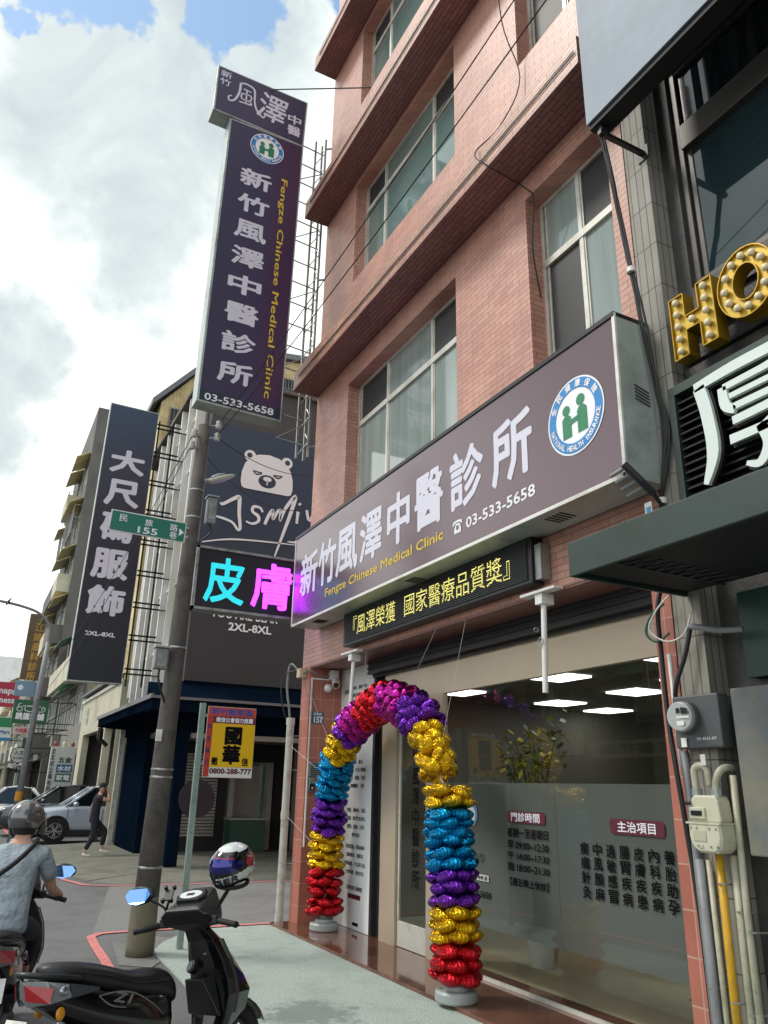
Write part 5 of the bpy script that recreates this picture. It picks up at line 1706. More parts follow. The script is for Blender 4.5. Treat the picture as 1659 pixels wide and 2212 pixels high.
pan('red_strip', 2.756, 2.83, 1.965, 2.72, 'b23a30')
pan('red_header', 2.756, 3.405, 2.72, 2.836, 'c04a36')
pan('maroon_band', 2.832, 3.405, 2.63, 2.718, '6e1f2c')
pan('yellow_field', 2.832, 3.405, 2.085, 2.628, 'e0b40c')
txt('lettering', '新竹都家區', t, (3.08, 10.256, 2.778), w=.56, h=.08, mt=P0('blue_lettering', '3a4fa0'), bold=.03, **FY)
txt('lettering', '徵信公會強力推薦', t, (3.12, 10.256, 2.674), w=.50, h=.062, mt=M_white_l, bold=.03, **FY)
txt('lettering', '國', t, (3.12, 10.256, 2.475), w=.21, h=.21, mt=M_ltr, bold=.045, **FY)
txt('lettering', '華', t, (3.11, 10.256, 2.24), w=.22, h=.22, mt=M_ltr, bold=.045, **FY)
txt('lettering', '徵', t, (2.895, 10.256, 2.155), w=.085, h=.10, mt=M_ltr, bold=.03, **FY)
txt('lettering', '信', t, (3.30, 10.256, 2.155), w=.085, h=.10, mt=M_ltr, bold=.03, **FY)
txt('lettering', '0800-288-777', t, (3.118, 10.262, 2.035), w=.55, h=.062, mt=P0('plum_lettering', '57183a'), bold=.04, **FY)
txtcol('lettering', '民生路口', t, (2.793, 10.256, 2.66), (2.793, 10.256, 2.06), (1, 0, 0), .045, P0('navy_small_lettering', '2b2f66'), .03, fill=.34)
q = M(); q.box(2.72, 2.76, 10.264, 10.279, 2.1, 2.14); q.box(2.72, 2.76, 10.264, 10.279, 2.7, 2.74); q.to('clip', M_steel, t)

# street lamp on the left, leaning arm
t = thing('street_lamp', 'slim grey street lamp with a long curved arm and an orange band on its post', 'street lamp', (1.66, 26, 0))
q = M(); q.tube([(1.64, 26, 0), (1.72, 26, 4.2), (1.76, 26, 5.9)], [.10, .085, .07], 14)
q.tube(arcpts([(1.76, 26, 5.85), (1.72, 26, 6.4), (1.4, 26, 6.75), (.9, 26, 6.92), (.2, 26, 7.02), (-.4, 26, 7.05)]), .042, 10); q.to('post', M_grey, t, smooth=True)
q = M(); q.cyl((1.66, 26, 1.3), (1.664, 26, 1.55), .105, n=16); q.to('orange_band', P0('orange_band', 'c98a2c'), t)
q = M(); q.obox((.45, 26, 7.02), (.06, .3, .06)); q.tube([(.4, 25.85, 6.9), (.5, 26.15, 7.16)], .025, 6); q.to('joint', M_alu_d, t)
q = M(); q.ell((-.75, 26, 7.05), (.42, .16, .08)); q.to('lamp_head', M_grey, t, smooth=True)

# overhead wires
M_wire = mat('overhead_wire', hx('16171a'), .6, 0, 0)
def wire(lab, pts, r=.006, grp='overhead wires from the concrete utility pole'):
    q = M(); q.tube(pts, r, 5)
    o = q.to('overhead_wire', M_wire, None)
    return tag(o, lab, 'wire', grp)
wire('upper thin black overhead wire crossing the brick front to the utility pole', sag((2.47, 10.1, 6.8), (2.95, 3.2, 8.05), .12, 18))
wire('lower thin black overhead wire crossing the brick front to the utility pole', sag((2.45, 10.05, 6.58), (3.02, 3.0, 7.72), .12, 18))
wire('thin wire from the pole top sloping left over the dark blue projecting sign', sag((2.12, 10.1, 6.56), (1.55, 26, 4.6), .5, 18))
wire('lowest thin wire from the pole over the pale fins to the far lamp post', sag((2.11, 10.12, 6.38), (1.6, 26, 4.0), .5, 18))
wire('thin service wire from the pole to the clinic wall above the square LED board', sag((2.46, 10.1, 6.58), (4.5, 11.5, 6.9), .15, 12))
wire('slack service wire from the pole to the clinic corner', sag((2.3, 10.12, 6.3), (4.5, 11.52, 6.3), .3, 12))

# ------------------------------------------------------------------ balloon arch
def foil(name, col, rough=.13):
    mt = bpy.data.materials.new(name)
    mt.use_nodes = True
    N, L = mt.node_tree.nodes, mt.node_tree.links
    b = N['Principled BSDF']
    b.inputs['Base Color'].default_value = (*col, 1)
    b.inputs['Metallic'].default_value = .92
    b.inputs['Roughness'].default_value = rough
    tc = N.new('ShaderNodeTexCoord')
    nz = N.new('ShaderNodeTexNoise')
    nz.inputs['Scale'].default_value = 7
    nz.inputs['Detail'].default_value = 3
    L.new(tc.outputs['Object'], nz.inputs['Vector'])
    bp = N.new('ShaderNodeBump')
    bp.inputs['Strength'].default_value = .45
    bp.inputs['Distance'].default_value = .10
    sp = N.new('ShaderNodeSeparateXYZ'); L.new(tc.outputs['Object'], sp.inputs[0])
    def mth(op, a_, b_):
        n = N.new('ShaderNodeMath'); n.operation = op
        for k, v in ((0, a_), (1, b_)):
            if isinstance(v, (int, float)): n.inputs[k].default_value = v
            elif v is not None: L.new(v, n.inputs[k])
        return n.outputs[0]
    at = mth('ARCTAN2', sp.outputs[1], sp.outputs[0])
    pl_ = mth('SINE', mth('ADD', mth('MULTIPLY', at, 19), mth('MULTIPLY', nz.outputs['Fac'], 9)), None)
    r2_ = mth('ADD', mth('MULTIPLY', sp.outputs[0], sp.outputs[0]), mth('MULTIPLY', sp.outputs[1], sp.outputs[1]))
    hgt = mth('ADD', nz.outputs['Fac'], mth('MULTIPLY', mth('MULTIPLY', pl_, mth('POWER', r2_, 1.5)), .33))     # pleats running in from the crimped seam
    L.new(hgt, bp.inputs['Height'])
    L.new(bp.outputs[0], b.inputs['Normal'])
    return mt


FO = dict(red=foil('red_foil', hx('c4202c')), gold=foil('gold_foil', hx('d6ac1e')), purple=foil('purple_foil', hx('6a2ca0')), blue=foil('blue_foil', hx('0f86bb')), magenta=foil('magenta_foil', hx('a81e86')))
arch = thing('balloon_arch', 'rainbow arch of shiny foil balloons standing on two grey bases before the clinic door', 'balloon arch', (4.55, 8.8, .055))


def AP(y, z):
    return Vector((4.72 - (10.7 - y) * .0885, y, z))


pathA = arcpts([AP(10.69, .29), AP(10.715, .7), AP(10.71, 1.1), AP(10.60, 1.62), AP(10.45, 2.1), AP(10.12, 2.47), AP(9.43, 2.76), AP(8.65, 2.89), AP(7.89, 2.73), AP(7.47, 2.46), AP(7.22, 2.06)], 14)
pathB = arcpts([AP(6.99, 1.86), AP(6.985, 1.5), AP(6.9, 1.06), AP(6.865, .59), AP(6.865, .25)], 14)


def colA(p):
    y, z = p.y, p.z
    if y > 10.2 and z < 2.28:
        return 'red' if z < .80 else 'gold' if z < 1.29 else 'purple' if z < 1.72 else 'blue'
    if y > 9.9:
        return 'gold' if z < 2.56 else 'purple'
    if y > 7.85:
        return 'purple' if y > 9.78 else 'magenta' if y > 9.36 else 'red' if y > 8.5 else 'magenta'
    return 'purple' if z > 2.44 else 'gold'


def colB(p):
    z = p.z
    return 'gold' if z > 1.68 else 'blue' if z > 1.16 else 'purple' if z > .80 else 'gold' if z > .50 else 'red'


def resample(P, step):
    out, acc = [(P[0], (P[1] - P[0]).normalized())], 0
    for a, b in zip(P, P[1:]):
        d = (b - a).length
        acc += d
        if acc >= step:
            out.append((b, (b - a).normalized()))
            acc = 0
    return out


# one balloon mesh per colour and variation
random.seed(21)
BM = {}
for cname, fm in FO.items():
    for v in range(3):
        q = M()
        rr = random.Random(v)
        nfr = 13 + v * 3
        q.ell((0, 0, 0), (1, 1, 1), None, 44, 14, lambda th, ph: 1 - .09 * abs(math.sin(nfr * th / 2 + v)) * max(0, math.sin(ph)) ** 4 + .04 * math.sin(2 * th + v))
        for vt in q.bm.verts:      # pillow: thick in the middle, crimped at the seam
            rxy = math.hypot(vt.co.x, vt.co.y)
            th_ = math.atan2(vt.co.y, vt.co.x)
            vt.co.z *= (1 - .3 * rxy ** 6) * (1 + .07 * math.sin(5 * vt.co.x + v) * math.cos(4 * vt.co.y)) * (1 + .10 * rxy ** 2 * math.sin(nfr * th_ + v))
        bmesh.ops.recalc_face_normals(q.bm, faces=q.bm.faces)
        me = bpy.data.meshes.new('balloon')
        q.bm.to_mesh(me); q.bm.free()
        me.materials.append(fm)
        for p_ in me.polygons:
            p_.use_smooth = True
        BM[cname, v] = me
cands = []
CP = Vector((0, 0, 1.88))
k0 = 0
for path, col, step in ((pathA, colA, .100), (pathB, colB, .088)):
    for i, (p, t) in enumerate(resample(path, step)):
        cn = col(p)
        ref = Vector((1, -.0885, 0)).normalized()
        if abs(t.dot(ref)) > .9:
            ref = Vector((0, 0, 1))
        a = (ref - t * ref.dot(t)).normalized()
        b = t.cross(a)
        loose = cn == 'gold' and path is pathA and p.y < 7.8
        nn = 5
        for j in range(nn):
            ang = 2 * math.pi * (j + .5 * (i % 2)) / nn + random.uniform(-.16, .16)
            rad = a * math.cos(ang) + b * math.sin(ang)
            tan = t.cross(rad)
            c = p + rad * ((.145 if not loose else .125) + random.uniform(-.012, .016)) + t * random.uniform(-.016, .016)
            rm = Matrix((rad, tan, t)).transposed()
            if loose:
                rm = rm @ Euler((random.uniform(-.9, .9), random.uniform(-.9, .9), 0)).to_matrix()
            else:
                rm = rm @ Euler((random.uniform(-.22, .22), random.uniform(-.25, .25), random.uniform(-.4, .4))).to_matrix()
            s = random.uniform(.94, 1.08) * (.9 if loose else 1)
            mtx = Matrix.Translation(c - LOC[arch.name]) @ rm.to_4x4() @ Matrix.Diagonal((.118 * s, .122 * s, (.060 if not loose else .072) * s, 1))
            face = rad.dot((CP - c).normalized()) + (.35 if c.y < 7.4 else 0)
            cands.append((face, BM[cn, random.randrange(3)], mtx))
cands.sort(key=lambda z: -z[0])
for f_, me, mtx in cands[:98]:
    o = bpy.data.objects.new('balloon', me)
    C.objects.link(o)
    o.parent = arch
    o.matrix_local = mtx
mats_ = [FO[k] for k in FO]
bmr = bmesh.new()
for f_, me, mtx in cands[98:]:
    n0 = len(bmr.faces)
    tmp = me.copy(); tmp.transform(mtx)
    bmr.from_mesh(tmp)
    bmr.faces.ensure_lookup_table()
    mi = [m_.name for m_ in mats_].index(me.materials[0].name)
    for fc in bmr.faces[n0:]:
        fc.material_index = mi
        fc.smooth = True
    bpy.data.meshes.remove(tmp)
me = bpy.data.meshes.new('rear_balloons')
bmr.to_mesh(me); bmr.free()
for m_ in mats_:
    me.materials.append(m_)
o = bpy.data.objects.new('rear_balloons', me)
C.objects.link(o); o.parent = arch; o['kind'] = 'stuff'
M_base = mat('grey_plastic_base', hx('9aa19f'), .4, 0, .05, 5)
for y, p0 in ((10.68, pathA[0]), (6.866, pathB[-1])):
    q = M(); b0 = AP(y, .056)
    q.lathe([(0, 0), (.185, 0), (.195, .015), (.195, .075), (.18, .095), (.13, .105), (.12, .14), (.06, .15), (.045, .2), (0, .2)], b0, n=36); q.to('base', M_base, arch, smooth=False, bevel=.003)
q = M(); q.tube([AP(10.68, .1)] + pathA, .012, 8); q.tube(arcpts([pathA[-1], AP(7.13, 1.95), AP(7.02, 1.9), pathB[0]]), .010, 8); q.tube(pathB + [AP(6.866, .1)], .012, 8); q.to('pole', M_white, arch, smooth=True)
M_thread = mat('white_thread', hx('cfcfca'), .6, 0, 0)
for a, b in (((4.62, 9.5, 2.75), (4.56, 9.3, 3.6)), ((4.52, 8.2, 2.85), (4.56, 7.5, 3.6)), ((4.45, 7.2, 2.35), (4.57, 6.9, 3.6)), ((4.62, 10.35, 2.3), (4.5, 11.22, 3.35)), ((4.66, 10.5, 1.95), (4.44, 11.6, 2.45)), ((4.70, 10.65, .95), (4.44, 11.6, 1.45))):
    q = M(); q.tube([a, b], .0025, 4); q.to('string', M_thread, arch)

# ------------------------------------------------------------------ vehicles
M_tyre = mat('tyre_rubber', hx('1a1a1b'), .85, 0, .1)
M_rimd = mat('dark_alloy', hx('4a4c50'), .3, .8, .05)
M_rims = mat('bright_alloy', hx('a9adb0'), .25, .9, .05)
M_carglass = mat('tinted_car_glass', hx('141a1e'), .04, 0, 0, coat=.6)
M_lampg = mat('clear_lamp_glass', hx('cfd4d6'), .08, .3, .05, coat=.5)
M_smoke = mat('smoky_lamp_glass', hx('7f8386'), .08, .3, .1, 30, coat=.6)
M_lampr = mat('red_lamp_glass', hx('a3141f'), .12, 0, .25, 60, coat=.5)
M_amber = mat('amber_reflector', hx('c98a12'), .2, 0, .05, coat=.4)


def car(name, lab, loc, rz, paint, L=4.55, W=1.82, H=1.68, grp='cars parked nose out along the arcades', sedan=False):
    t = thing(name, lab, 'car', loc, R(rz), grp, local=True)
    h = L / 2
    hb = .82 if sedan else 1.0
    st = [(h, .38, .60, .62), (h - .06, .26, hb - .16, .76), (h - .25, .22, hb - .06, .86), (h - .8, .21, hb + .02, .90), (h - 1.25, .21, hb + .08, .91), (h - 2.0, .21, hb + .10, .91), (-h + 1.2, .21, hb + .12, .91), (-h + .5, .23, hb + .12, .90), (-h + .12, .30, hb + .06, .84), (-h, .42, hb - .1, .74)]
    q = M()
    rings = []
    for x, zb, zt, w in st:
        w *= W / 1.82
        half = [(w * .55, zt + .02), (w * .86, zt - .01), (w * .97, zt - .10), (w, zt * .72), (w * .99, zb + .16), (w * .9, zb)]
        rings.append([(x, y, z) for y, z in half] + [(x, -y, z) for y, z in half[::-1]])
    q.loft(rings)
    q.to('body', paint, t, smooth=True, world=False, sub=1)
    # cabin: dark glass volume, painted roof and pillars
    b0, r0, r1, b1 = (h - 1.2, h - 2.0, -h + 1.1, -h + .35) if not sedan else (h - 1.3, h - 2.05, -h + 1.6, -h + .8)
    zb_, zr = hb + .04, H
    sec = [(b0, .74, .70, zb_, zb_ + .03), (r0, .80, .62, zb_, zr - .05), ((r0 + r1) / 2, .82, .64, zb_, zr - .02), (r1, .80, .60, zb_, zr - .07), (b1, .74, .66, zb_, zb_ + .05)]
    q = M(); q.loft([[(x, wb, za), (x, wt, zc), (x, -wt, zc), (x, -wb, za)] for x, wb, wt, za, zc in sec]); gl = q.to('windows', M_carglass, t, smooth=False, world=False)
    q = M(); q.loft([[(x, wt + .02, zc - .03), (x, wt * .8, zc + .03), (x, -wt * .8, zc + .03), (x, -wt - .02, zc - .03)] for x, wt, zc in ((r0 + .1, .60, zr - .09), (r0 - .2, .62, zr - .03), ((r0 + r1) / 2, .64, zr), (r1 + .2, .60, zr - .04), (r1 - .12, .58, zr - .10))]); q.to('roof', paint, t, smooth=True, world=False)
    for s in (-1, 1):
        for a, b, r in (((b0 + .03, s * .76, zb_), (r0, s * .635, zr - .05), .045), (((r0 + r1) / 2 - .1, s * .83, zb_), ((r0 + r1) / 2 - .15, s * .655, zr - .04), .035), ((b1 + .15, s * .78, zb_), (r1 - .05, s * .61, zr - .07), .07)):
            q = M(); q.cyl(a, b, r, n=8); q.to('pillar', paint if r != .035 else M_black, t, smooth=True, world=False)
        q = M(); q.ell((b0 - .25, s * 1.0, zb_ + .08), (.09, .11, .075)); q.to('side_mirror', paint, t, smooth=True, world=False)
        q = M(); q.ell((h - .16, s * .62, hb - .2), (.16, .2, .075), Matrix.Rotation(-s * .35, 3, 'Z')); q.to('headlight', M_lampg, t, smooth=True, world=False)
        q = M(); q.box(b0 - .95, b0 - .75, s * .915 - .012, s * .915 + .012, hb - .12, hb - .09); q.to('door_handle', M_rims, t, world=False)
        for xd in (b0 - .05, b0 - 1.1):
            q = M(); q.box(xd, xd + .012, s * .907 - .01, s * .907 + .01, .32, hb); q.to('door_seam', M_blackm, t, world=False)
        q = M(); q.box(-h + .75, h - .9, s * .90 - .02, s * .90 + .02, .20, .36); q.to('sill', M_blackm, t, world=False)
        for xw in (h - .93, -h + .93):
            q = M(); q.torus((xw, s * .85, .35), (0, 1, 0), .27, .085, 28, 10); ty = q.to('tyre', M_tyre, t, smooth=True, world=False)
            q = M(); q.cyl((xw, s * .83, .35), (xw, s * .905, .35), .215, n=28); rm_ = q.to('rim', M_rimd, ty, world=False)
            q = M()
            for k in range(10):
                a = 2 * math.pi * k / 10 + (.12 if k % 2 else -.12)
                q.obox((xw + .12 * math.cos(a), s * .912, .35 + .12 * math.sin(a)), (.20, .02, .024), Matrix.Rotation(-a, 3, 'Y'))
            q.torus((xw, s * .91, .35), (0, 1, 0), .215, .014, 28, 6); q.cyl((xw, s * .90, .35), (xw, s * .928, .35), .045, n=12)
            q.to('spokes', M_rims, ty, world=False)
            q = M(); q.cyl((xw, s * .80, .36), (xw, s * .914, .36), .395, n=32); q.to('wheel_well', M_blackm, t, world=False)
            q = M(); q.tube([(xw + .40 * math.cos(a), s * .905, .36 + .40 * math.sin(a)) for a in [math.pi * k / 14 for k in range(15)]], .034, 8); q.to('wheel_arch', M_blackm, t, smooth=True, world=False)
    q = M(); q.box(h - .03, h + .012, -.45, .45, .42, .62); q.to('grille', M_black, t, world=False)
    q = M(); q.box(h + .013, h + .02, -.17, .17, .46, .56); q.to('number_plate', M_white, t, world=False)
    return t


M_bluepaint = mat('pale_blue_metallic_paint', hx('aab6c4'), .22, .15, .0, coat=.8)
M_darkpaint = mat('graphite_metallic_paint', hx('474d55'), .22, .4, .0, coat=.8)
M_whitepaint = mat('white_car_paint', hx('c9cdd0'), .22, 0, .0, coat=.8)
car('parked_car', 'pale blue sport utility car nearest the walking man', (4.28, 28.5, .06), 180, M_bluepaint)
car('parked_car', 'dark grey car with a big sloping windscreen behind the pale blue one', (3.65, 32.3, .06), 180, M_darkpaint, H=1.66)
car('parked_car', 'white saloon car farthest along the row, half hidden by the dark grey one', (2.1, 37.4, .06), 180, M_whitepaint, H=1.55, sedan=True)


# ------------------------------------------------------------------ scooters
M_mgrey_s = mat('grey_tail_cowl', hx('3c3e42'), .4, .2, .05)


def scooter(lab, loc, rz, s=1., steer=0., paint=None, grp='motor scooters', rider=False, lean=0., mirrors=(-1, 1)):
    paint = paint or M_glossblack
    t = thing('motor_scooter', lab, 'scooter', loc, R(rz), grp, local=True)
    t.scale = (s, s, s)
    t.rotation_euler.x = R(lean)
    W0 = dict(world=False)
    # wheels
    for x, nm in ((.66, 'front_wheel'), (-.56, 'rear_wheel')):
        q = M(); q.torus((x, 0, .235), (0, 1, 0), .185, .052, 32, 12); wv = q.to(nm, M_tyre, t, smooth=True, **W0)
        q = M(); q.torus((x, 0, .235), (0, 1, 0), .135, .016, 28, 8); q.cyl((x, -.05, .235), (x, .05, .235), .04, n=14)
        for k in range(5):
            a = 2 * math.pi * k / 5
            q.obox((x + .08 * math.cos(a), 0, .235 + .08 * math.sin(a)), (.13, .03, .028), Matrix.Rotation(-a, 3, 'Y'))
        q.to('rim', M_rimd, wv, **W0)
    q = M()
    for a_ in (-1, 1):
        q.tube([(.66, a_ * .075, .235), (.58, a_ * .075, .45), (.50, a_ * .03, .70)], .022, 8)
    q.to('fork', M_alu_d, t, smooth=True, **W0)
    q = M()
    q.loft([[(.66 + .262 * math.cos(a) * f, y, .235 + .262 * math.sin(a) * f) for y, f in ((-.075, .93), (-.05, 1.02), (0, 1.05), (.05, 1.02), (.075, .93), (.05, .98), (0, 1.01), (-.05, .98))] for a in [R(20 + 14 * k) for k in range(10)]])
    q.to('front_fender', paint, t, smooth=True, **W0)
    # leg shield with its rider side panel
    sh = [(.33, .95, .105, .46), (.38, .87, .155, .55), (.42, .75, .20, .65), (.455, .63, .22, .74), (.465, .54, .225, .79), (.455, .43, .20, .76), (.43, .32, .16, .62)]
    q = M()
    q.loft([[(xb + .02, -w, z), (xb, -w * .6, z), (xb - .012, 0, z), (xb, w * .6, z), (xb + .02, w, z), (xb + .07, w * 1.0, z), (xf - .07, w * .62, z), (xf, w * .16, z), (xf, -w * .16, z), (xf - .07, -w * .62, z), (xb + .07, -w * 1.0, z)] for xb, z, w, xf in sh])
    shv = q.to('leg_shield', paint, t, bevel=.006, **W0)
    q = M()
    for s_ in (-1, 1):
        q.loft([[(xb + .075, s_ * (w + .001), z), (xb + .085, s_ * (w + .011), z), (xb + .105, s_ * (w + .0), z)] for xb, z, w, xf in sh[1:-1]])
    q.to('edge_trim', M_black, shv, **W0)
    q = M(); q.loft([[(.345 + k * .022, -.10 - .02 * k, .64 - k * .055), (.345 + k * .022, .10 + .02 * k, .64 - k * .055), (.46, .10 + .02 * k, .64 - k * .055), (.46, -.10 - .02 * k, .64 - k * .055)] for k in range(5)]); q.to('glove_pocket', M_black, t, bevel=.012, **W0)
    for (x, y, z, r_) in ((.425, -.055, .79, .034), (.385, .07, .705, .040)):
        q = M(); q.cyl((x - .012, y, z + .008), (x + .03, y, z - .012), r_, n=24); cv = q.to('cap', M_black, t, bevel=.004, **W0)
        q = M(); q.cyl((x - .018, y, z + .011), (x - .011, y, z + .008), r_ * .72, n=24); q.to('cap_face', M_rims, cv, **W0)
    # floor and centre tunnel
    q = M(); q.loft([[(x, -w, .335), (x, w, .335), (x, w * .9, .26), (x, -w * .9, .26)] for x, w in ((-.06, .14), (.1, .17), (.34, .18), (.48, .15))]); q.to('floorboard', M_black, t, bevel=.01, **W0)
    # rear body
    q = M()
    bd = [(.16, .10, .34, .62), (.08, .145, .32, .66), (-.1, .165, .36, .68), (-.3, .17, .42, .71), (-.5, .155, .50, .75), (-.68, .12, .60, .79), (-.84, .055, .70, .815)]
    q.loft([[(x, w * f, zb + (zt - zb) * g_) for f, g_ in ((.6, 0), (.95, .18), (1, .5), (.9, .82), (.55, 1), (-.55, 1), (-.9, .82), (-1, .5), (-.95, .18), (-.6, 0))] for x, w, zb, zt in bd])
    q.to('rear_body', paint, t, smooth=True, sub=1, **W0)
    # seat
    se = [(.175, .08, .53, .63), (.15, .12, .535, .70), (.06, .15, .56, .758), (-.06, .155, .59, .757), (-.16, .16, .61, .752), (-.26, .165, .64, .79), (-.42, .16, .68, .838), (-.58, .135, .72, .860), (-.68, .10, .755, .862), (-.73, .05, .785, .845)]
    q = M()
    q.loft([[(x, w * f, zb + (zt - zb) * g_) for f, g_ in ((.85, 0), (1, .4), (.93, .8), (.6, .98), (0, 1), (-.6, .98), (-.93, .8), (-1, .4), (-.85, 0))] for x, w, zb, zt in se])
    sv = q.to('seat', mat('black_seat_vinyl', hx('141518'), .42, 0, .12, 20, .1, 180), t, smooth=True, sub=1, **W0)
    q = M()
    for s_ in (-1, 1):
        q.tube(arcpts([(.08, s_ * .148, .68), (-.15, s_ * .158, .69), (-.35, s_ * .162, .755), (-.6, s_ * .128, .81)]), .004, 5)
    q.to('seat_seam', M_blackm, sv, smooth=True, **W0)
    # grab rail
    q = M(); q.tube(arcpts([(-.50, .135, .76), (-.70, .12, .795), (-.82, .05, .815), (-.82, -.05, .815), (-.70, -.12, .795), (-.50, -.135, .76)]), .017, 8); q.to('grab_rail', M_black, t, smooth=True, **W0)
    # tail lamps: clear cases with red cores
    for s_ in (-1, 1):
        q = M(); q.loft([[(-.84, s_ * .025, .785), (-.83, s_ * .025, .70), (-.79, s_ * .05, .655), (-.80, s_ * .06, .79)], [(-.72, s_ * .128, .772), (-.70, s_ * .145, .655), (-.70, s_ * .05, .655), (-.70, s_ * .05, .77)], [(-.60, s_ * .160, .745), (-.58, s_ * .166, .675), (-.58, s_ * .1, .675), (-.58, s_ * .1, .745)]])
        tl = q.to('tail_lamp', M_smoke, t, bevel=.004, **W0)
        q = M(); q.loft([[(-.826, s_ * .062, .765), (-.812, s_ * .068, .685), (-.79, s_ * .04, .69), (-.79, s_ * .04, .765)], [(-.69, s_ * .150, .735), (-.71, s_ * .156, .66), (-.68, s_ * .1, .67), (-.68, s_ * .1, .735)]]); q.to('red_lens', M_lampr, tl, **W0)
        q = M(); q.ell((-.625, s_ * .158, .715), (.034, .012, .026)); q.to('indicator_bulb', M_rims, tl, smooth=True, **W0)
        q = M(); q.loft([[(-.60, s_ * .165, .748), (-.58, s_ * .169, .672), (-.58, s_ * .1, .672), (-.58, s_ * .1, .748)], [(-.42, s_ * .180, .705), (-.42, s_ * .180, .69), (-.42, s_ * .13, .69), (-.42, s_ * .13, .71)]]); q.to('lamp_cowl', M_mgrey_s, t, **W0)
        q = M(); q.ell((-.63, s_ * .135, .60), (.028, .012, .036)); q.to('reflector', M_amber, t, smooth=True, **W0)
    # rear fender, plate, engine, exhaust, shock, stand
    q = M(); q.loft([[(-.60, -.06, .52), (-.60, .06, .52), (-.56, .06, .50), (-.56, -.06, .50)], [(-.80, -.065, .48), (-.80, .065, .48), (-.77, .065, .46), (-.77, -.065, .46)], [(-.88, -.06, .36), (-.88, .06, .36), (-.86, .06, .35), (-.86, -.06, .35)]]); q.to('rear_fender', M_black, t, bevel=.008, **W0)
    q = M(); q.obox((-.845, 0, .52), (.006, .26, .15), Matrix.Rotation(.35, 3, 'Y')); pv = q.to('number_plate', M_white, t, **W0)
    q = M(); q.tube([(-.2, -.09, .28), (-.45, -.14, .25), (-.75, -.15, .31)], [.03, .055, .05], 14); q.to('exhaust', M_alu_d, t, smooth=True, **W0)
    q = M(); q.obox((-.42, .10, .27), (.42, .09, .17)); q.to('engine_case', M_alu_d, t, bevel=.03, **W0)
    q = M(); q.tube([(-.52, .10, .30), (-.50, .11, .56)], .026, 10); q.to('shock_absorber', M_rims, t, smooth=True, **W0)
    if not rider:
        q = M(); q.tube([(-.1, .10, .28), (-.18, .22, .012)], .012, 8); q.tube([(-.18, .22, .012), (-.22, .25, .012)], .012, 8); q.to('side_stand', M_alu_d, t, **W0)
    # side decals
    q = M()
    for s_ in (-1,):
        stroke(q, [(-.42, .66), (-.30, .665), (-.18, .64), (-.06, .57), (.02, .50)], [.006, .01, .008, .006, .003], (0, -.176, 0), Rv=(1, 0, 0), Uv=(0, 0, 1))
        stroke(q, [(-.42, .66), (-.34, .60), (-.24, .575)], [.008, .008, .004], (0, -.176, 0), Rv=(1, 0, 0), Uv=(0, 0, 1))
    letter_obj(q, 'side_stripe', M_rims, t, None)
    txt('lettering', 'Z1', t, (-.26, -.178, .628), (1, 0, -.25), (0, 0, 1), .11, .05, M_rims, .03, shear=.5)
    # head: steering column, dash, bars, mirrors, all turned with the front wheel
    hm = Matrix.Translation((.36, 0, 0)) @ Matrix.Rotation(R(steer), 4, 'Z') @ Matrix.Translation((-.36, 0, 0))
    def HT(q):
        bmesh.ops.transform(q.bm, matrix=hm, verts=q.bm.verts)
        return q
    # neck and angular cover rising to a sloped instrument pod
    q = M(); q.loft([[(.36, -.06, .86), (.36, .06, .86), (.45, .045, .86), (.45, -.045, .86)], [(.33, -.075, .95), (.33, .075, .95), (.45, .06, .95), (.45, -.06, .95)]]); hn = HT(q).to('steering_neck', M_black, t, bevel=.01, **W0)
    q = M()
    q.loft([[(.33, -.08, .93), (.33, .08, .93), (.46, .06, .94), (.46, -.06, .94)],
            [(.25, -.19, .975), (.25, .19, .975), (.49, .14, .99), (.49, -.14, .99)],
            [(.195, -.18, 1.03), (.195, .18, 1.03), (.50, .13, 1.06), (.50, -.13, 1.06)],
            [(.175, -.13, 1.065), (.175, .13, 1.065), (.475, .10, 1.18), (.475, -.10, 1.18)],
            [(.20, -.11, 1.085), (.20, .11, 1.085), (.45, .08, 1.20), (.45, -.08, 1.20)]])
    hv = HT(q).to('handlebar_cover', M_black, t, bevel=.014, **W0)
    nrm = Vector((-.45, 0, .89)).normalized()
    e1 = Vector((0, 1, 0)); e2 = nrm.cross(e1)
    c0 = Vector((.30, 0, 1.138))
    hexp = [(-.085, -.06), (.085, -.06), (.112, .0), (.08, .085), (-.08, .085), (-.112, .0)]
    q = M(); q.loft([[c0 + nrm * d + e1 * (a_ * f) - e2 * (b_ * f) for a_, b_ in hexp] for d, f in ((-.02, 1), (.014, 1), (.02, .9))]); iv = HT(q).to('instrument_cluster', M_blackm, hv, bevel=.003, **W0)
    q = M(); q.loft([[c0 + nrm * d + e1 * (.085 * math.cos(2 * math.pi * k / 24)) + e2 * (.050 * math.sin(2 * math.pi * k / 24)) for k in range(24)] for d in (.02, .024)]); dv = HT(q).to('dial', M_lampg, iv, **W0)
    q = M(); q.loft([[c0 + nrm * d + e1 * (.03 * a_) + e2 * (.016 * b_) for a_, b_ in ((-1, -1), (1, -1), (1, 1), (-1, 1))] for d in (.0242, .0248)]); HT(q).to('display', M_blackm, dv, **W0)
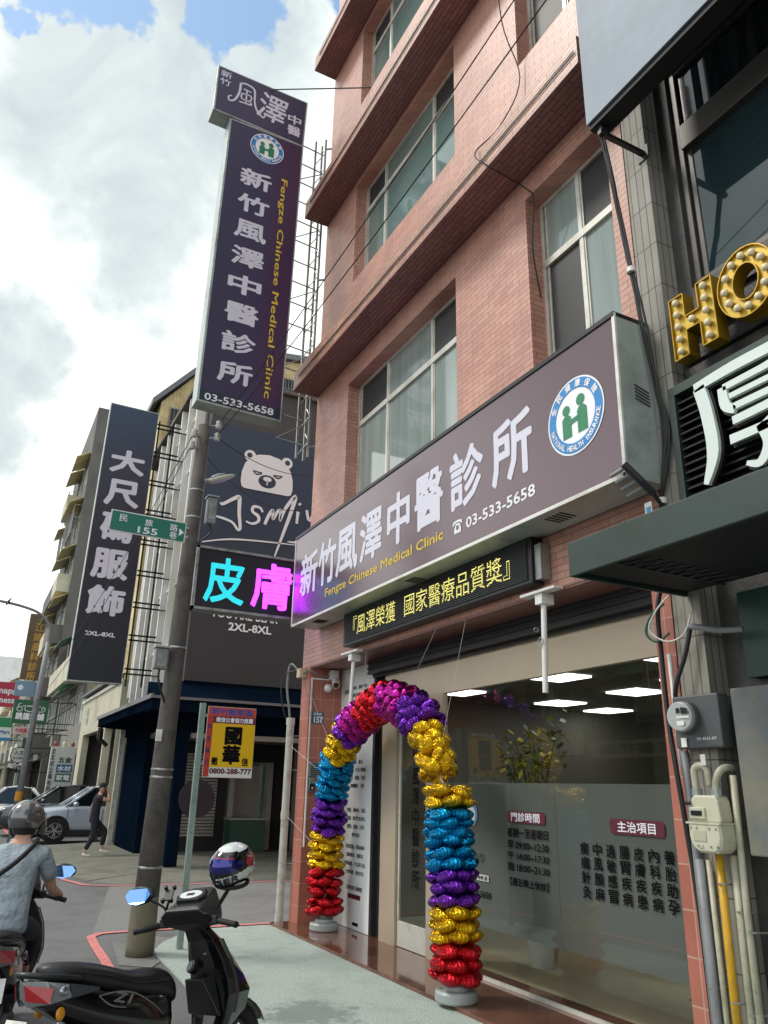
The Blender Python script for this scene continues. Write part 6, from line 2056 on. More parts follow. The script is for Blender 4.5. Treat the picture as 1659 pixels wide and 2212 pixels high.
    for s_ in (-1, 1):
        q = M(); q.tube(arcpts([(.34, s_ * .08, 1.0), (.30, s_ * .16, 1.0), (.27, s_ * .22, .985), (.225, s_ * .36, .96)]), .012, 8); HT(q).to('bar', M_alu_d, t, smooth=True, **W0)
        q = M(); q.tube([(.265, s_ * .23, .983), (.222, s_ * .37, .957)], .0185, 14); q.cyl((.222, s_ * .37, .957), (.215, s_ * .392, .953), .02, n=14); HT(q).to('grip', M_blackm, t, smooth=False, **W0)
        q = M(); q.obox((.285, s_ * .185, .99), (.07, .07, .06)); HT(q).to('switch_block', M_black, t, bevel=.012, **W0)
        q = M(); q.tube(arcpts([(.31, s_ * .19, .975), (.325, s_ * .25, .965), (.29, s_ * .33, .95), (.265, s_ * .385, .945)]), .007, 6); HT(q).to('lever', M_alu_d, t, smooth=True, **W0)
        if s_ not in mirrors:
            continue
        q = M(); q.tube(arcpts([(.30, s_ * .185, 1.0), (.29, s_ * .20, 1.08), (.24, s_ * .27, 1.135), (.20, s_ * .33, 1.165)]), .008, 8); mv = HT(q).to('mirror', M_black, t, smooth=True, **W0)
        q = M(); q.ell((.20, s_ * .345, 1.178), (.026, .106, .060), Matrix.Rotation(s_ * .12, 3, 'Z')); HT(q).to('mirror_shell', M_black, mv, smooth=True, **W0)
        q = M()
        oct_ = [(-.1, .004), (-.07, .042), (0, .053), (.07, .042), (.1, .004), (.066, -.042), (0, -.056), (-.066, -.042)]
        q.bm.faces.new([q.bm.verts.new((.158 + abs(a) * .10 + b * .22, s_ * .345 + a, 1.178 + b)) for a, b in oct_])
        HT(q).to('mirror_glass', M_mirror, mv, **W0)
    q = M(); q.ell((.47, 0, 1.0), (.05, .11, .06)); HT(q).to('headlight', M_lampg, t, smooth=True, **W0)
    return t


M_mirror = bpy.data.materials.new('mirror_glass')
M_mirror.use_nodes = True
M_mirror.node_tree.nodes['Principled BSDF'].inputs['Metallic'].default_value = 1
M_mirror.node_tree.nodes['Principled BSDF'].inputs['Roughness'].default_value = .03
M_mirror.node_tree.nodes['Principled BSDF'].inputs['Base Color'].default_value = (.20, .38, .70, 1)

PX, PY, LEAN = 1.34, 5.665, -8
park = scooter('black parked motor scooter with a racing helmet on its right mirror, nearest the camera', (PX, PY, .0), 18.8, 1.0, 26, lean=LEAN, mirrors=(1,))
pm = Matrix.Translation((PX, PY, 0)) @ Matrix.Rotation(R(18.8), 4, 'Z') @ Matrix.Rotation(R(LEAN), 4, 'X')
hm_ = Matrix.Translation((.36, 0, 0)) @ Matrix.Rotation(R(26), 4, 'Z') @ Matrix.Translation((-.36, 0, 0))
pi_ = pm.inverted()
HC = Vector((1.775, 5.62, 1.355))
q = M(); q.tube(arcpts([hm_ @ Vector((.30, -.185, .99)), hm_ @ Vector((.30, -.21, 1.07)), pi_ @ (HC - Vector((0, 0, .12))), pi_ @ (HC - Vector((0, 0, .03)))]), .014, 8); q.to('mirror_stem', M_black, park, smooth=True, world=False)
q = M(); q.ell(pi_ @ (HC - Vector((0, 0, .115))), (.06, .06, .022)); q.to('mirror_shell', M_black, park, smooth=True, world=False)
# phone holder on the left mirror stem
def WP(x, y, z, head=True):
    v = Vector((x, y, z))
    return pm @ (hm_ @ v if head else v)
t = thing('phone_holder', 'black phone holder clamped to the left mirror stem of the parked scooter', 'phone holder', WP(.27, .16, 1.12))
q = M(); q.tube([WP(.285, .19, 1.05), WP(.27, .17, 1.10), WP(.255, .15, 1.13)], .009, 8); q.to('arm', M_black, t, smooth=True)
rot_ = (pm @ hm_).to_3x3() @ Euler((0, R(-52), R(12))).to_matrix()
cph = WP(.245, .145, 1.165)
q = M(); q.obox(cph, (.085, .062, .012), rot_); q.to('plate', M_black, t, bevel=.004)
for a, b in ((-.05, -.03), (-.05, .03), (.05, -.03), (.05, .03)):
    q = M(); q.obox(cph + rot_ @ Vector((a, b, .012)), (.022, .022, .036), rot_); q.to('claw', M_black, t, bevel=.004)

# racing helmet on the right mirror
M_hwhite = mat('white_helmet_gloss', hx('cfd6d4'), .12, 0, 0, coat=.8)
M_hblack = mat('black_helmet_gloss', hx('101114'), .12, 0, 0, coat=.8)
M_hred = mat('red_helmet_patch', hx('a01c26'), .15, 0, 0, coat=.8)
M_visor = mat('blue_iridium_visor', hx('20257e'), .05, .75, .5, 9, coat=.9)
hel = thing('racing_helmet', 'black, white and red full face helmet with a blue visor hung on the parked scooter', 'helmet', (1.775, 5.62, 1.36))
hel_m = Matrix.Translation(HC) @ Matrix.Rotation(R(205), 4, 'Z') @ Matrix.Rotation(R(12), 4, 'Y') @ Matrix.Rotation(R(-8), 4, 'X')


def hsurf(th, ph, k=1.0):
    """point on the helmet shell: th round from the front, ph down from the crown"""
    rx, ry, rz = .172, .128, .145
    x = rx * math.sin(ph) * math.cos(th)
    y = ry * math.sin(ph) * math.sin(th)
    z = rz * math.cos(ph)
    if z < -.02:
        f = min(1, (-z - .02) / .12)
        if math.cos(th) > .2:
            x += .03 * f
        x *= 1 - .05 * f
        y *= 1 - .10 * f
    return hel_m @ (Vector((x, y, z)) * k)


def hpatch(name, th0, th1, ph0, ph1, k, mt, nt=20, npn=14, keep=None):
    q = M()
    g_ = [[q.bm.verts.new(hsurf(R(th0 + (th1 - th0) * i / nt), R(ph0 + (ph1 - ph0) * j / npn), k)) for i in range(nt + 1)] for j in range(npn + 1)]
    for j in range(npn):
        for i in range(nt):
            tc_ = (th0 + (th1 - th0) * (i + .5) / nt, ph0 + (ph1 - ph0) * (j + .5) / npn)
            if keep is None or keep(*tc_):
                q.bm.faces.new((g_[j][i], g_[j][i + 1], g_[j + 1][i + 1], g_[j + 1][i]))
    bmesh.ops.remove_doubles(q.bm, verts=q.bm.verts, dist=1e-5)
    return q.to(name, mt, hel, smooth=True)


hpatch('shell', 0, 360, 0, 142, 1.0, M_hblack, 48, 24)
hpatch('crown_panel', -180, 180, 0, 58, 1.008, M_hwhite, 60, 14, lambda a, b: b < 40 - 4 * math.cos(R(a)))
hpatch('visor', -84, 84, 52, 94, 1.02, M_visor, 36, 12, lambda a, b: 54 + (abs(a) / 84) ** 2 * 12 < b < 91 - (abs(a) / 84) ** 3 * 12)
hpatch('side_stripe', 12, 150, 80, 136, 1.007, M_hwhite, 46, 22, lambda a, b: abs(b - (117 - (a - 12) * .20)) < 10 + (a - 12) * .02)
hpatch('side_stripe', -150, -12, 80, 136, 1.007, M_hwhite, 46, 22, lambda a, b: abs(b - (117 + (a + 12) * .20)) < 10 - (a + 12) * .02)
hpatch('red_patch', 96, 172, 58, 112, 1.008, M_hred, 20, 12, lambda a, b: abs(b - 74) + abs(a - 124) * .45 < 20)
hpatch('red_patch', -172, -96, 58, 112, 1.008, M_hred, 20, 12, lambda a, b: abs(b - 84) + abs(a + 134) * .5 < 26)
hpatch('red_line', -60, 60, 53, 60, 1.012, M_hred, 24, 3, lambda a, b: abs(b - 56) < 2)
for sgn in (1,):
    q = M()
    for i, ch in enumerate('SER'):
        th = R(24 + 21 * i)
        c_ = hsurf(th, R(114.5 - i * 4.2), 1.012)
        n_ = (c_ - hsurf(th, R(114.5 - i * 4.2), .9)).normalized()
        tv = (hsurf(th + .05, R(114 - i * 4.2 - .57)) - hsurf(th - .05, R(114 - i * 4.2 + .57))).normalized()
        uv_ = n_.cross(tv)
        txt('', ch, None, c_, tv, uv_, .036 + .010 * (i == 2), .036 + .008 * (i == 2), None, .06, lift=.003, one=q)
    letter_obj(q, 'lettering', M_hblack, hel, None)
q = M(); q.torus(hel_m @ Vector((0, 0, -.112)), hel_m.to_3x3() @ Vector((0, 0, 1)), .108, .014, 36, 8); q.to('neck_roll', M_blackm, hel, smooth=True)
q = M(); q.ell(hel_m @ Vector((.06, 0, .12)), (.03, .02, .012), hel_m.to_3x3()); q.to('vent', M_hblack, hel, smooth=True)


# ------------------------------------------------------------------ people
M_skin = mat('skin', hx('b98f78'), .55, 0, .05, 12)
M_skin.node_tree.nodes['Principled BSDF'].inputs['Subsurface Weight'].default_value = .08


def skin(name, V, E, mt, parent, sub=2, root=0, smooth=True):
    me = bpy.data.meshes.new(name)
    names = list(V)
    me.from_pydata([V[n][:3] for n in names], [(names.index(a), names.index(b)) for a, b in E], [])
    o = bpy.data.objects.new(name, me)
    C.objects.link(o)
    o.modifiers.new('skin', 'SKIN')
    for n, d in zip(names, me.skin_vertices[0].data):
        r_ = V[n][3]
        d.radius = r_ if isinstance(r_, tuple) else (r_, r_)
        d.use_root = n == names[root]
    sb = o.modifiers.new('sub', 'SUBSURF')
    sb.levels = sb.render_levels = sub
    dg = bpy.context.evaluated_depsgraph_get()
    m2 = bpy.data.meshes.new_from_object(o.evaluated_get(dg))
    bpy.data.objects.remove(o)
    m2.materials.clear()
    m2.materials.append(mt)
    for p_ in m2.polygons:
        p_.use_smooth = True
    o = bpy.data.objects.new(name, m2)
    C.objects.link(o)
    o.parent = parent
    return o


def hand(V, E, wrist, d, side, up_, tag_, curl=.9):
    """palm and five separate fingers beyond the wrist; d along the hand, side towards the thumb"""
    d, side, up_ = Vector(d).normalized(), Vector(side).normalized(), Vector(up_).normalized()
    w = Vector(V[wrist][:3])
    palm = w + d * .05
    V[tag_ + 'palm'] = (*palm, .026)
    E.append((wrist, tag_ + 'palm'))
    for i, (off, ln) in enumerate(((.030, .07), (.010, .08), (-.010, .075), (-.029, .06))):
        b = w + d * .085 + side * off
        k1 = b + (d * math.cos(curl * .6) - up_ * math.sin(curl * .6)) * ln * .5
        k2_ = k1 + (d * math.cos(curl * 2.0) - up_ * math.sin(curl * 2.0)) * ln * .5
        for nm, p_, r_ in (('b', b, .0105), ('m', k1, .0095), ('t', k2_, .0078)):
            V[f'{tag_}f{i}{nm}'] = (*p_, r_)
        E += [(tag_ + 'palm', f'{tag_}f{i}b'), (f'{tag_}f{i}b', f'{tag_}f{i}m'), (f'{tag_}f{i}m', f'{tag_}f{i}t')]
    b = w + d * .03 + side * .032
    k1 = b + (d * .6 + side * .5 - up_ * .4) * .045
    V[tag_ + 'th1'] = (*b, .013); V[tag_ + 'th2'] = (*k1, .0105); V[tag_ + 'th3'] = (*(k1 + (d * .7 - up_ * .7) * .03), .0085)
    E += [(tag_ + 'palm', tag_ + 'th1'), (tag_ + 'th1', tag_ + 'th2'), (tag_ + 'th2', tag_ + 'th3')]


def face(V, E, head, f, u, tag_='h'):
    """brow, nose, chin and ears round a head centre"""
    f, u = Vector(f).normalized(), Vector(u).normalized()
    s = f.cross(u)
    c = Vector(V[head][:3])
    V[tag_ + 'chin'] = (*(c + f * .055 - u * .095), .04)
    V[tag_ + 'nose'] = (*(c + f * .105 - u * .02), .014)
    V[tag_ + 'earl'] = (*(c + s * .082 - u * .01), .017)
    V[tag_ + 'earr'] = (*(c - s * .082 - u * .01), .017)
    V[tag_ + 'crown'] = (*(c + u * .06 - f * .01), .078)
    E += [(head, tag_ + 'chin'), (head, tag_ + 'nose'), (head, tag_ + 'earl'), (head, tag_ + 'earr'), (head, tag_ + 'crown')]


# rider on a dark scooter, seen from behind
RX, RY, RH = .565, 7.41, 79
paint_r = mat('charcoal_scooter_paint', hx('222329'), .2, .1, 0, coat=.5)
scooter('dark motor scooter carrying the rider in a grey T-shirt at the left edge', (RX, RY, 0), RH, .99, -4, paint_r, rider=True)
rid = thing('person', 'person riding a scooter in a grey blue T-shirt, dark strap and dark silver open helmet', 'person', (RX, RY, 0), R(RH), None, local=True)
rid.scale = (.99, .99, .99)
V = {'pelvis': (-.30, 0, .84, (.10, .08)), 'waist': (-.28, 0, 1.0, (.09, .07)), 'chest': (-.18, 0, 1.22, (.11, .08)), 'collar': (-.12, 0, 1.36, (.09, .08)), 'neck': (-.08, 0, 1.44, .055), 'head': (-.03, .0, 1.56, .085)}
E2 = [('pelvis', 'waist'), ('waist', 'chest'), ('chest', 'collar'), ('collar', 'neck'), ('neck', 'head')]
for s_, n_ in ((1, 'l'), (-1, 'r')):
    V.update({n_ + 'sh': (-.13, s_ * .19, 1.33, .062), n_ + 'el': (.02, s_ * .27, 1.06, .043), n_ + 'wr': (.23, s_ * .315, 1.0, .030),
              n_ + 'hip': (-.24, s_ * .10, .82, .07), n_ + 'kn': (.16, s_ * .16, .73, .065), n_ + 'an': (.22, s_ * .13, .42, .042), n_ + 'ft': (.33, s_ * .13, .375, .035)})
    E2 += [('collar', n_ + 'sh'), (n_ + 'sh', n_ + 'el'), (n_ + 'el', n_ + 'wr'), ('pelvis', n_ + 'hip'), (n_ + 'hip', n_ + 'kn'), (n_ + 'kn', n_ + 'an'), (n_ + 'an', n_ + 'ft')]
    hand(V, E2, n_ + 'wr', (.75, -s_ * .05, -.12), (0, -s_, 0), (0, 0, 1), n_ + 'h', 1.0)
face(V, E2, 'head', (.74, -.66, -.1), (0, 0, 1))
skin('body', V, E2, M_skin, rid, 2)
M_shirt = mat('grey_blue_cotton', hx('98a5ac'), .9, 0, .10, 7, 1.0, 9)
for n_ in M_shirt.node_tree.nodes:
    if n_.type == 'BUMP':
        n_.inputs['Distance'].default_value = .06
SV = {'a': (-.31, 0, .755, (.185, .15)), 'a2': (-.305, 0, .86, (.175, .14)), 'b': (-.29, 0, .98, (.165, .128)), 'c': (-.19, 0, 1.21, (.178, .135)), 'd': (-.13, 0, 1.345, (.125, .10)), 'e': (-.09, 0, 1.42, .068)}
SE = [('a', 'a2'), ('a2', 'b'), ('b', 'c'), ('c', 'd'), ('d', 'e')]
for s_, n_ in ((1, 'l'), (-1, 'r')):
    SV.update({n_ + '1': (-.14, s_ * .185, 1.325, .082), n_ + '2': (-.07, s_ * .235, 1.20, .072), n_ + '3': (-.03, s_ * .258, 1.13, .066)})
    SE += [('d', n_ + '1'), (n_ + '1', n_ + '2'), (n_ + '2', n_ + '3')]
skin('shirt', SV, SE, M_shirt, rid, 2)
M_jean = mat('dark_navy_denim', hx('1d2230'), .9, 0, .12, 20, .15, 60)
JV = {'a': (-.31, 0, .93, (.145, .115)), 'b': (-.29, 0, .79, (.17, .12))}
JE = [('a', 'b')]
for s_, n_ in ((1, 'l'), (-1, 'r')):
    JV.update({n_ + '1': (-.20, s_ * .11, .81, .108), n_ + '2': (.16, s_ * .165, .735, .082), n_ + '3': (.215, s_ * .135, .46, .062)})
    JE += [('b', n_ + '1'), (n_ + '1', n_ + '2'), (n_ + '2', n_ + '3')]
skin('trousers', JV, JE, M_jean, rid, 2)
for s_ in (1, -1):
    skin('shoe', {'a': (.19, s_ * .13, .385, .045), 'b': (.30, s_ * .13, .375, .048), 'c': (.40, s_ * .13, .368, .036)}, [('a', 'b'), ('b', 'c')], M_blackm, rid, 2)
q = M()
sp_ = arcpts([(-.26, .20, 1.10), (-.37, .10, 1.20), (-.36, -.02, 1.30), (-.25, -.11, 1.405), (-.12, -.12, 1.435), (-.02, -.06, 1.33), (-.0, .08, 1.18), (-.12, .19, 1.08)], 8)
for a, b in zip(sp_, sp_[1:]):
    pass
q.tube(sp_, .019, 6); q.to('shoulder_strap', M_blackm, rid, smooth=True, world=False)
q = M(); q.ell((-.055, 0, 1.535), (.095, .092, .10)); q.to('hair', mat('dark_hair', hx('1f1b19'), .7, 0, .2, 40, .5, 120), rid, smooth=True, world=False)
q = M(); q.tube(arcpts([(-.15, .0, 1.425), (-.10, .075, 1.43), (-.02, .06, 1.40), (0, 0, 1.385), (-.02, -.06, 1.40), (-.10, -.075, 1.43), (-.15, 0, 1.425)]), .016, 8); q.to('collar', M_shirt, rid, smooth=True, world=False)
q = M()
hc = Vector((-.035, 0, 1.60))
hr = Matrix.Rotation(R(-42), 3, 'Z') @ Matrix.Rotation(R(6), 3, 'Y')
nu, nv = 36, 20
rows = []
for j in range(nv + 1):
    ph = R(4 + 122 * j / nv)
    row = []
    for i in range(nu):
        th = 2 * math.pi * i / nu
        ph2 = ph
        if math.cos(th) > .25:
            ph2 = ph * (1 - .36 * (math.cos(th) - .25) / .75)
        row.append(q.bm.verts.new(hc + hr @ Vector((.150 * math.sin(ph2) * math.cos(th), .128 * math.sin(ph2) * math.sin(th), .142 * math.cos(ph2)))))
    rows.append(row)
for a, b in zip(rows, rows[1:]):
    for i in range(nu):
        q.bm.faces.new((a[i], a[(i + 1) % nu], b[(i + 1) % nu], b[i]))
q.bm.faces.new(rows[0])
rim_pts = [v.co.copy() for v in rows[-1]]
hv = q.to('helmet', mat('dark_silver_helmet', hx('6b6b6c'), .16, .55, .04, coat=.7), rid, smooth=True, world=False)
so = hv.modifiers.new('s', 'SOLIDIFY'); so.thickness = .02; so.offset = -1
q = M(); q.tube(rim_pts + rim_pts[:1], .008, 6); q.to('helmet_rim', M_black, hv, smooth=True, world=False)
q = M()
vis = [[hc + hr @ Vector(((.155 + .055 * b) * math.cos(R(a)), (.135 + .02 * b) * math.sin(R(a)), .055 - .17 * b)) for a in range(-75, 76, 10)] for b in (0, .33, .66, 1)]
q.loft(vis, cap=False, close=False); q.to('helmet_visor', glassmat('smoked_visor', (.75, .72, .66)), hv, smooth=True, world=False)
q = M(); q.tube(arcpts([hc + Vector((-.02, -.115, -.02)), hc + Vector((.03, -.095, -.13)), hc + Vector((.06, 0, -.165)), hc + Vector((.03, .095, -.13)), hc + Vector((-.02, .115, -.02))]), .008, 6); q.to('chin_strap', M_blackm, hv, smooth=True, world=False)

# man walking with a phone at his ear
wk = thing('person', 'man in dark clothes and white shoes walking with a phone held to his ear', 'person', (3.45, 22.5, .06))
def wl(d):
    return {k: (v[0] - 3.45, v[1] - 22.5, v[2] - .06, v[3]) for k, v in d.items()}
V = {'pelvis': (3.33, 22.5, .95, (.10, .08)), 'waist': (3.325, 22.5, 1.12, (.085, .07)), 'chest': (3.345, 22.5, 1.36, (.10, .075)), 'collar': (3.37, 22.5, 1.52, (.08, .07)), 'neck': (3.40, 22.5, 1.58, .052), 'head': (3.445, 22.5, 1.72, .082)}
E2 = [('pelvis', 'waist'), ('waist', 'chest'), ('chest', 'collar'), ('collar', 'neck'), ('neck', 'head')]
V.update({'rsh': (3.37, 22.31, 1.47, .058), 'rel': (3.61, 22.27, 1.40, .043), 'rwr': (3.565, 22.36, 1.63, .030),
          'lsh': (3.35, 22.69, 1.47, .058), 'lel': (3.25, 22.78, 1.20, .043), 'lwr': (3.36, 22.78, .96, .030),
          'lhip': (3.33, 22.59, .92, .065), 'lkn': (3.66, 22.60, .66, .06), 'lan': (3.60, 22.6, .24, .04), 'lft': (3.74, 22.6, .19, .033),
          'rhip': (3.33, 22.41, .92, .065), 'rkn': (3.33, 22.40, .54, .06), 'ran': (3.16, 22.40, .16, .04), 'rft': (3.28, 22.40, .10, .033)})
for n_ in 'lr':
    E2 += [('collar', n_ + 'sh'), (n_ + 'sh', n_ + 'el'), (n_ + 'el', n_ + 'wr'), ('pelvis', n_ + 'hip'), (n_ + 'hip', n_ + 'kn'), (n_ + 'kn', n_ + 'an'), (n_ + 'an', n_ + 'ft')]
face(V, E2, 'head', (.93, -.1, -.3), (.25, 0, .95))
V = wl(V)
hand(V, E2, 'rwr', (-.5, .15, .8), (.4, .7, .2), (-.2, -1, 0), 'rh', .5)
hand(V, E2, 'lwr', (.2, 0, -1), (1, 0, .2), (0, 1, 0), 'lh', .5)
skin('body', V, E2, M_skin, wk, 2)
M_dtee = mat('dark_navy_cotton', hx('20242c'), .9, 0, .1, 8, .2, 30)
SV = {'a': (3.325, 22.5, .84, (.175, .14)), 'a2': (3.32, 22.5, .97, (.168, .135)), 'b': (3.32, 22.5, 1.12, (.155, .125)), 'c': (3.34, 22.5, 1.36, (.168, .13)), 'd': (3.37, 22.5, 1.50, (.115, .09)), 'e': (3.385, 22.5, 1.555, .065),
      'r1': (3.37, 22.315, 1.465, .078), 'r2': (3.47, 22.29, 1.43, .068), 'l1': (3.35, 22.685, 1.465, .078), 'l2': (3.29, 22.75, 1.31, .066)}
skin('shirt', wl(SV), [('a', 'a2'), ('a2', 'b'), ('b', 'c'), ('c', 'd'), ('d', 'e'), ('d', 'r1'), ('r1', 'r2'), ('d', 'l1'), ('l1', 'l2')], M_dtee, wk, 2)
JV = {'a': (3.325, 22.5, 1.08, (.14, .115)), 'b': (3.33, 22.5, .92, (.155, .115)), 'l1': (3.35, 22.59, .90, .105), 'l2': (3.655, 22.6, .66, .078), 'l3': (3.605, 22.6, .30, .062), 'r1': (3.335, 22.41, .88, .105), 'r2': (3.33, 22.4, .54, .078), 'r3': (3.18, 22.4, .22, .062)}
skin('trousers', wl(JV), [('a', 'b'), ('b', 'l1'), ('l1', 'l2'), ('l2', 'l3'), ('b', 'r1'), ('r1', 'r2'), ('r2', 'r3')], M_dtee, wk, 2)
for pts_ in (((3.57, 22.6, .22), (3.68, 22.6, .17), (3.79, 22.6, .16)), ((3.13, 22.4, .145), (3.22, 22.4, .10), (3.33, 22.4, .085))):
    skin('shoe', wl({c_: (*p_, r_) for c_, p_, r_ in zip('abc', pts_, (.048, .05, .036))}), [('a', 'b'), ('b', 'c')], M_white, wk, 2)
q = M(); q.ell((3.435, 22.5, 1.765), (.108, .092, .085), Matrix.Rotation(.25, 3, 'Y')); q.to('hair', mat('short_dark_hair', hx('2a2624'), .8, 0, .2, 40, .4, 90), wk, smooth=True)
t = thing('mobile_phone', 'dark mobile phone held at the ear of the walking man', 'phone', (3.50, 22.36, 1.72))
q = M(); q.obox((3.49, 22.385, 1.72), (.07, .012, .14), Matrix.Rotation(-.4, 3, 'Y')); q.to('case', M_black, t, bevel=.004)
q = M(); q.obox((3.49, 22.393, 1.72), (.06, .003, .125), Matrix.Rotation(-.4, 3, 'Y')); q.to('screen', M_carglass, t)

# scooters parked far along the kerb
for k, (x, y, rz, lab) in enumerate(((1.0, 43.0, 200, 'distant parked scooter nearest the cafe sign'), (1.15, 44.6, 195, 'distant parked scooter in the middle of the far group'), (.85, 46.4, 205, 'distant parked scooter farthest along the kerb'))):
    c_ = copy_tree(park)
    c_.location = (x, y, 0); c_.rotation_euler = (R(-8), 0, R(rz)); tag(c_, lab)

# ------------------------------------------------------------------ meters, pipes and cables on the right pier
M_mgrey = mat('dark_grey_meter_case', hx('55585a'), .45, .1, .08, 6, dirt=hx('46494a'), ds=3)
M_dial = mat('meter_dial', hx('a9aeac'), .3, .1, .05)
t = thing('electricity_meter', 'dark grey electricity meter with a round glass dial on the corner pier', 'meter', (4.4, 3.78, 2.2))
q = M(); q.box(4.36, 4.469, 3.60, 3.985, 2.17, 2.52); q.to('case', M_mgrey, t, bevel=.012)
q = M(); q.cyl((4.36, 3.865, 2.375), (4.30, 3.855, 2.375), .112, .105, n=32); q.to('dial_housing', M_mgrey, t, bevel=.008)
q = M(); q.cyl((4.30, 3.855, 2.375), (4.265, 3.85, 2.375), .102, .096, n=32); dl = q.to('dial', M_dial, t, bevel=.006)
DC = (4.264, 3.85, 2.375)
q = M(); poly(q, [(-.06, .055), (.01, .055), (.01, .02), (-.06, .02)], DC, lift=.002, **FX); poly(q, [(.02, .06), (.075, .05), (.075, .015), (.02, .015)], DC, lift=.002, **FX); q.to('display', M_blackm, dl)
q = M(); poly(q, [(-.07, -.03), (.04, -.03), (.04, -.06), (-.07, -.06)], DC, lift=.002, **FX); poly(q, [(-.085, .0), (.085, .0), (.085, -.012), (-.085, -.012)], DC, lift=.002, **FX); q.to('label_plate', M_white, dl)
q = M(); q.box(4.345, 4.35, 3.88, 3.925, 2.18, 2.24); q.to('seal_tag', M_white, t)
q = M(); q.box(4.345, 4.35, 3.74, 3.78, 2.06, 2.13); q.to('seal_tag', M_white, t)
txt('lettering', '03-4521-07', t, (4.359, 3.72, 2.23), w=.16, h=.018, mt=M_white_l, **FX)
M_gm = mat('cream_gas_meter', hx('c6c5ae'), .4, .05, .05, 5, dirt=hx('a9a78e'), ds=4)
GY = 3.755
t = thing('gas_meter', 'cream cast gas meter with a rounded belly hanging under elbow pipes', 'meter', (4.35, GY, 1.5))
q = M()
q.loft([[(4.42 - dx, GY + a, 1.71 + b) for a, b in [(-.115, .0), (-.12, .03), (-.11, .13), (-.09, .165), (.075, .165), (.10, .145), (.115, .03), (.11, 0)]] for dx in (0, .12)])
q.to('upper_case', M_gm, t, bevel=.012)
q = M()
hp = [(-.125, .0), (-.13, -.09), (-.115, -.145), (-.08, -.17), (.055, -.17), (.10, -.145), (.122, -.085), (.12, 0)]
q.loft([[(4.44 - dx, GY + a * s_, 1.70 + b * s_) for a, b in hp] for dx, s_ in ((0, .92), (.03, 1), (.15, 1), (.168, .92), (.17, .80))])
lc = q.to('lower_case', M_gm, t, bevel=.008)
q = M(); q.box(4.265, 4.445, GY - .135, GY + .13, 1.70, 1.712); q.to('flange', M_gm, t)
for y in (GY - .10, GY - .05, GY + .05, GY + .095):
    for z in (1.675, 1.57):
        q = M(); q.cyl((4.274, y, z), (4.266, y, z), .007, n=6); q.to('bolt', M_steel, lc)
q = M(); q.box(4.285, 4.302, GY - .01, GY + .11, 1.73, 1.80); ct = q.to('counter_window', M_gm, t, bevel=.005)
q = M(); q.box(4.280, 4.284, GY + .01, GY + .095, 1.75, 1.78); q.to('counter', M_black, ct)
q = M(); q.box(4.265, 4.269, GY - .02, GY + .08, 1.60, 1.66); q.box(4.265, 4.269, GY + .01, GY + .04, 1.56, 1.575); q.to('label_plate', mat('label_plate', hx('b3b29c'), .4, 0, 0), lc)
q = M(); q.ell((4.29, GY + .12, 1.825), (.012, .028, .014)); q.to('seal', M_black, t)
M_elb = mat('weathered_cream_pipe', hx('aeac98'), .5, .1, .1, 6, dirt=hx('84826f'), ds=5)
q = M(); q.tube(arcpts([(4.36, 3.85, 1.87), (4.36, 3.855, 1.97), (4.36, 3.85, 2.04), (4.37, 3.80, 2.06), (4.38, 3.765, 2.03), (4.39, 3.76, 1.93)]), .024, 12); q.to('pipe_elbow', M_elb, t, smooth=True)
q = M(); q.tube(arcpts([(4.36, 3.69, 1.87), (4.36, 3.69, 1.95), (4.37, 3.66, 2.02), (4.41, 3.645, 2.045), (4.47, 3.64, 2.045)]), .024, 12); q.to('pipe_elbow', M_elb, t, smooth=True)
for y in (3.85, 3.69):
    q = M(); q.cyl((4.36, y, 1.87), (4.36, y, 1.915), .034, n=8); q.to('union_nut', M_steel, t)

M_yel = mat('yellow_painted_pipe', hx('c99a20'), .4, .05, .08, 8, dirt=hx('9a7a2c'), ds=6)
def pipe(lab, pts, r, mt, name='wall_pipe', grp=None, clamps=()):
    t = thing(name, lab, 'pipe', pts[-1], group=grp)
    q = M(); q.tube(pts, r, 14); q.to('tube', mt, t, smooth=True)
    for z in clamps:
        q = M(); q.tube([(pts[0][0] + .0, pts[0][1] - r - .005, z), (pts[0][0] - r - .006, pts[0][1], z), (pts[0][0], pts[0][1] + r + .005, z)], .006, 5)
        q.cyl((pts[0][0], pts[0][1] - r - .004, z), (4.50, pts[0][1] - r - .03, z), .006, n=5); q.to('clamp', M_steel, t)
pipe('bright yellow gas pipe running down the pier below the gas meter', [(4.40, 3.765, 1.55), (4.40, 3.772, .9), (4.40, 3.78, .0)], .026, M_yel, clamps=(1.35, .7))
pipe('grey plastic pipe left of the yellow gas pipe', [(4.40, 3.925, 1.48), (4.40, 3.92, .8), (4.40, 3.918, .0)], .030, M_grey, clamps=(.75,))
pipe('thin weathered cream pipe just left of the yellow gas pipe', [(4.40, 3.853, 1.48), (4.40, 3.848, .8), (4.40, 3.845, 0)], .018, M_elb)
pipe('weathered cream pipe right of the yellow gas pipe', [(4.44, 3.68, 1.52), (4.44, 3.69, 1.0), (4.44, 3.70, 0)], .028, M_elb, clamps=(1.2, .65))
pipe('pale pipe beside the grey metal cabinet', [(4.42, 3.60, 2.0), (4.42, 3.62, 1.2), (4.42, 3.63, 0)], .022, M_elb, clamps=(1.1,))
pipe('short white conduit at the edge of the shop window below a cable bundle', [(4.50, 4.09, 2.85), (4.49, 4.075, 2.3), (4.48, 4.06, 2.06)], .018, M_white)
pipe('grey conduit passing behind the electricity meter', [(4.44, 4.00, 2.16), (4.44, 3.985, 1.9), (4.42, 3.96, 1.55), (4.42, 3.95, 0)], .028, M_grey)


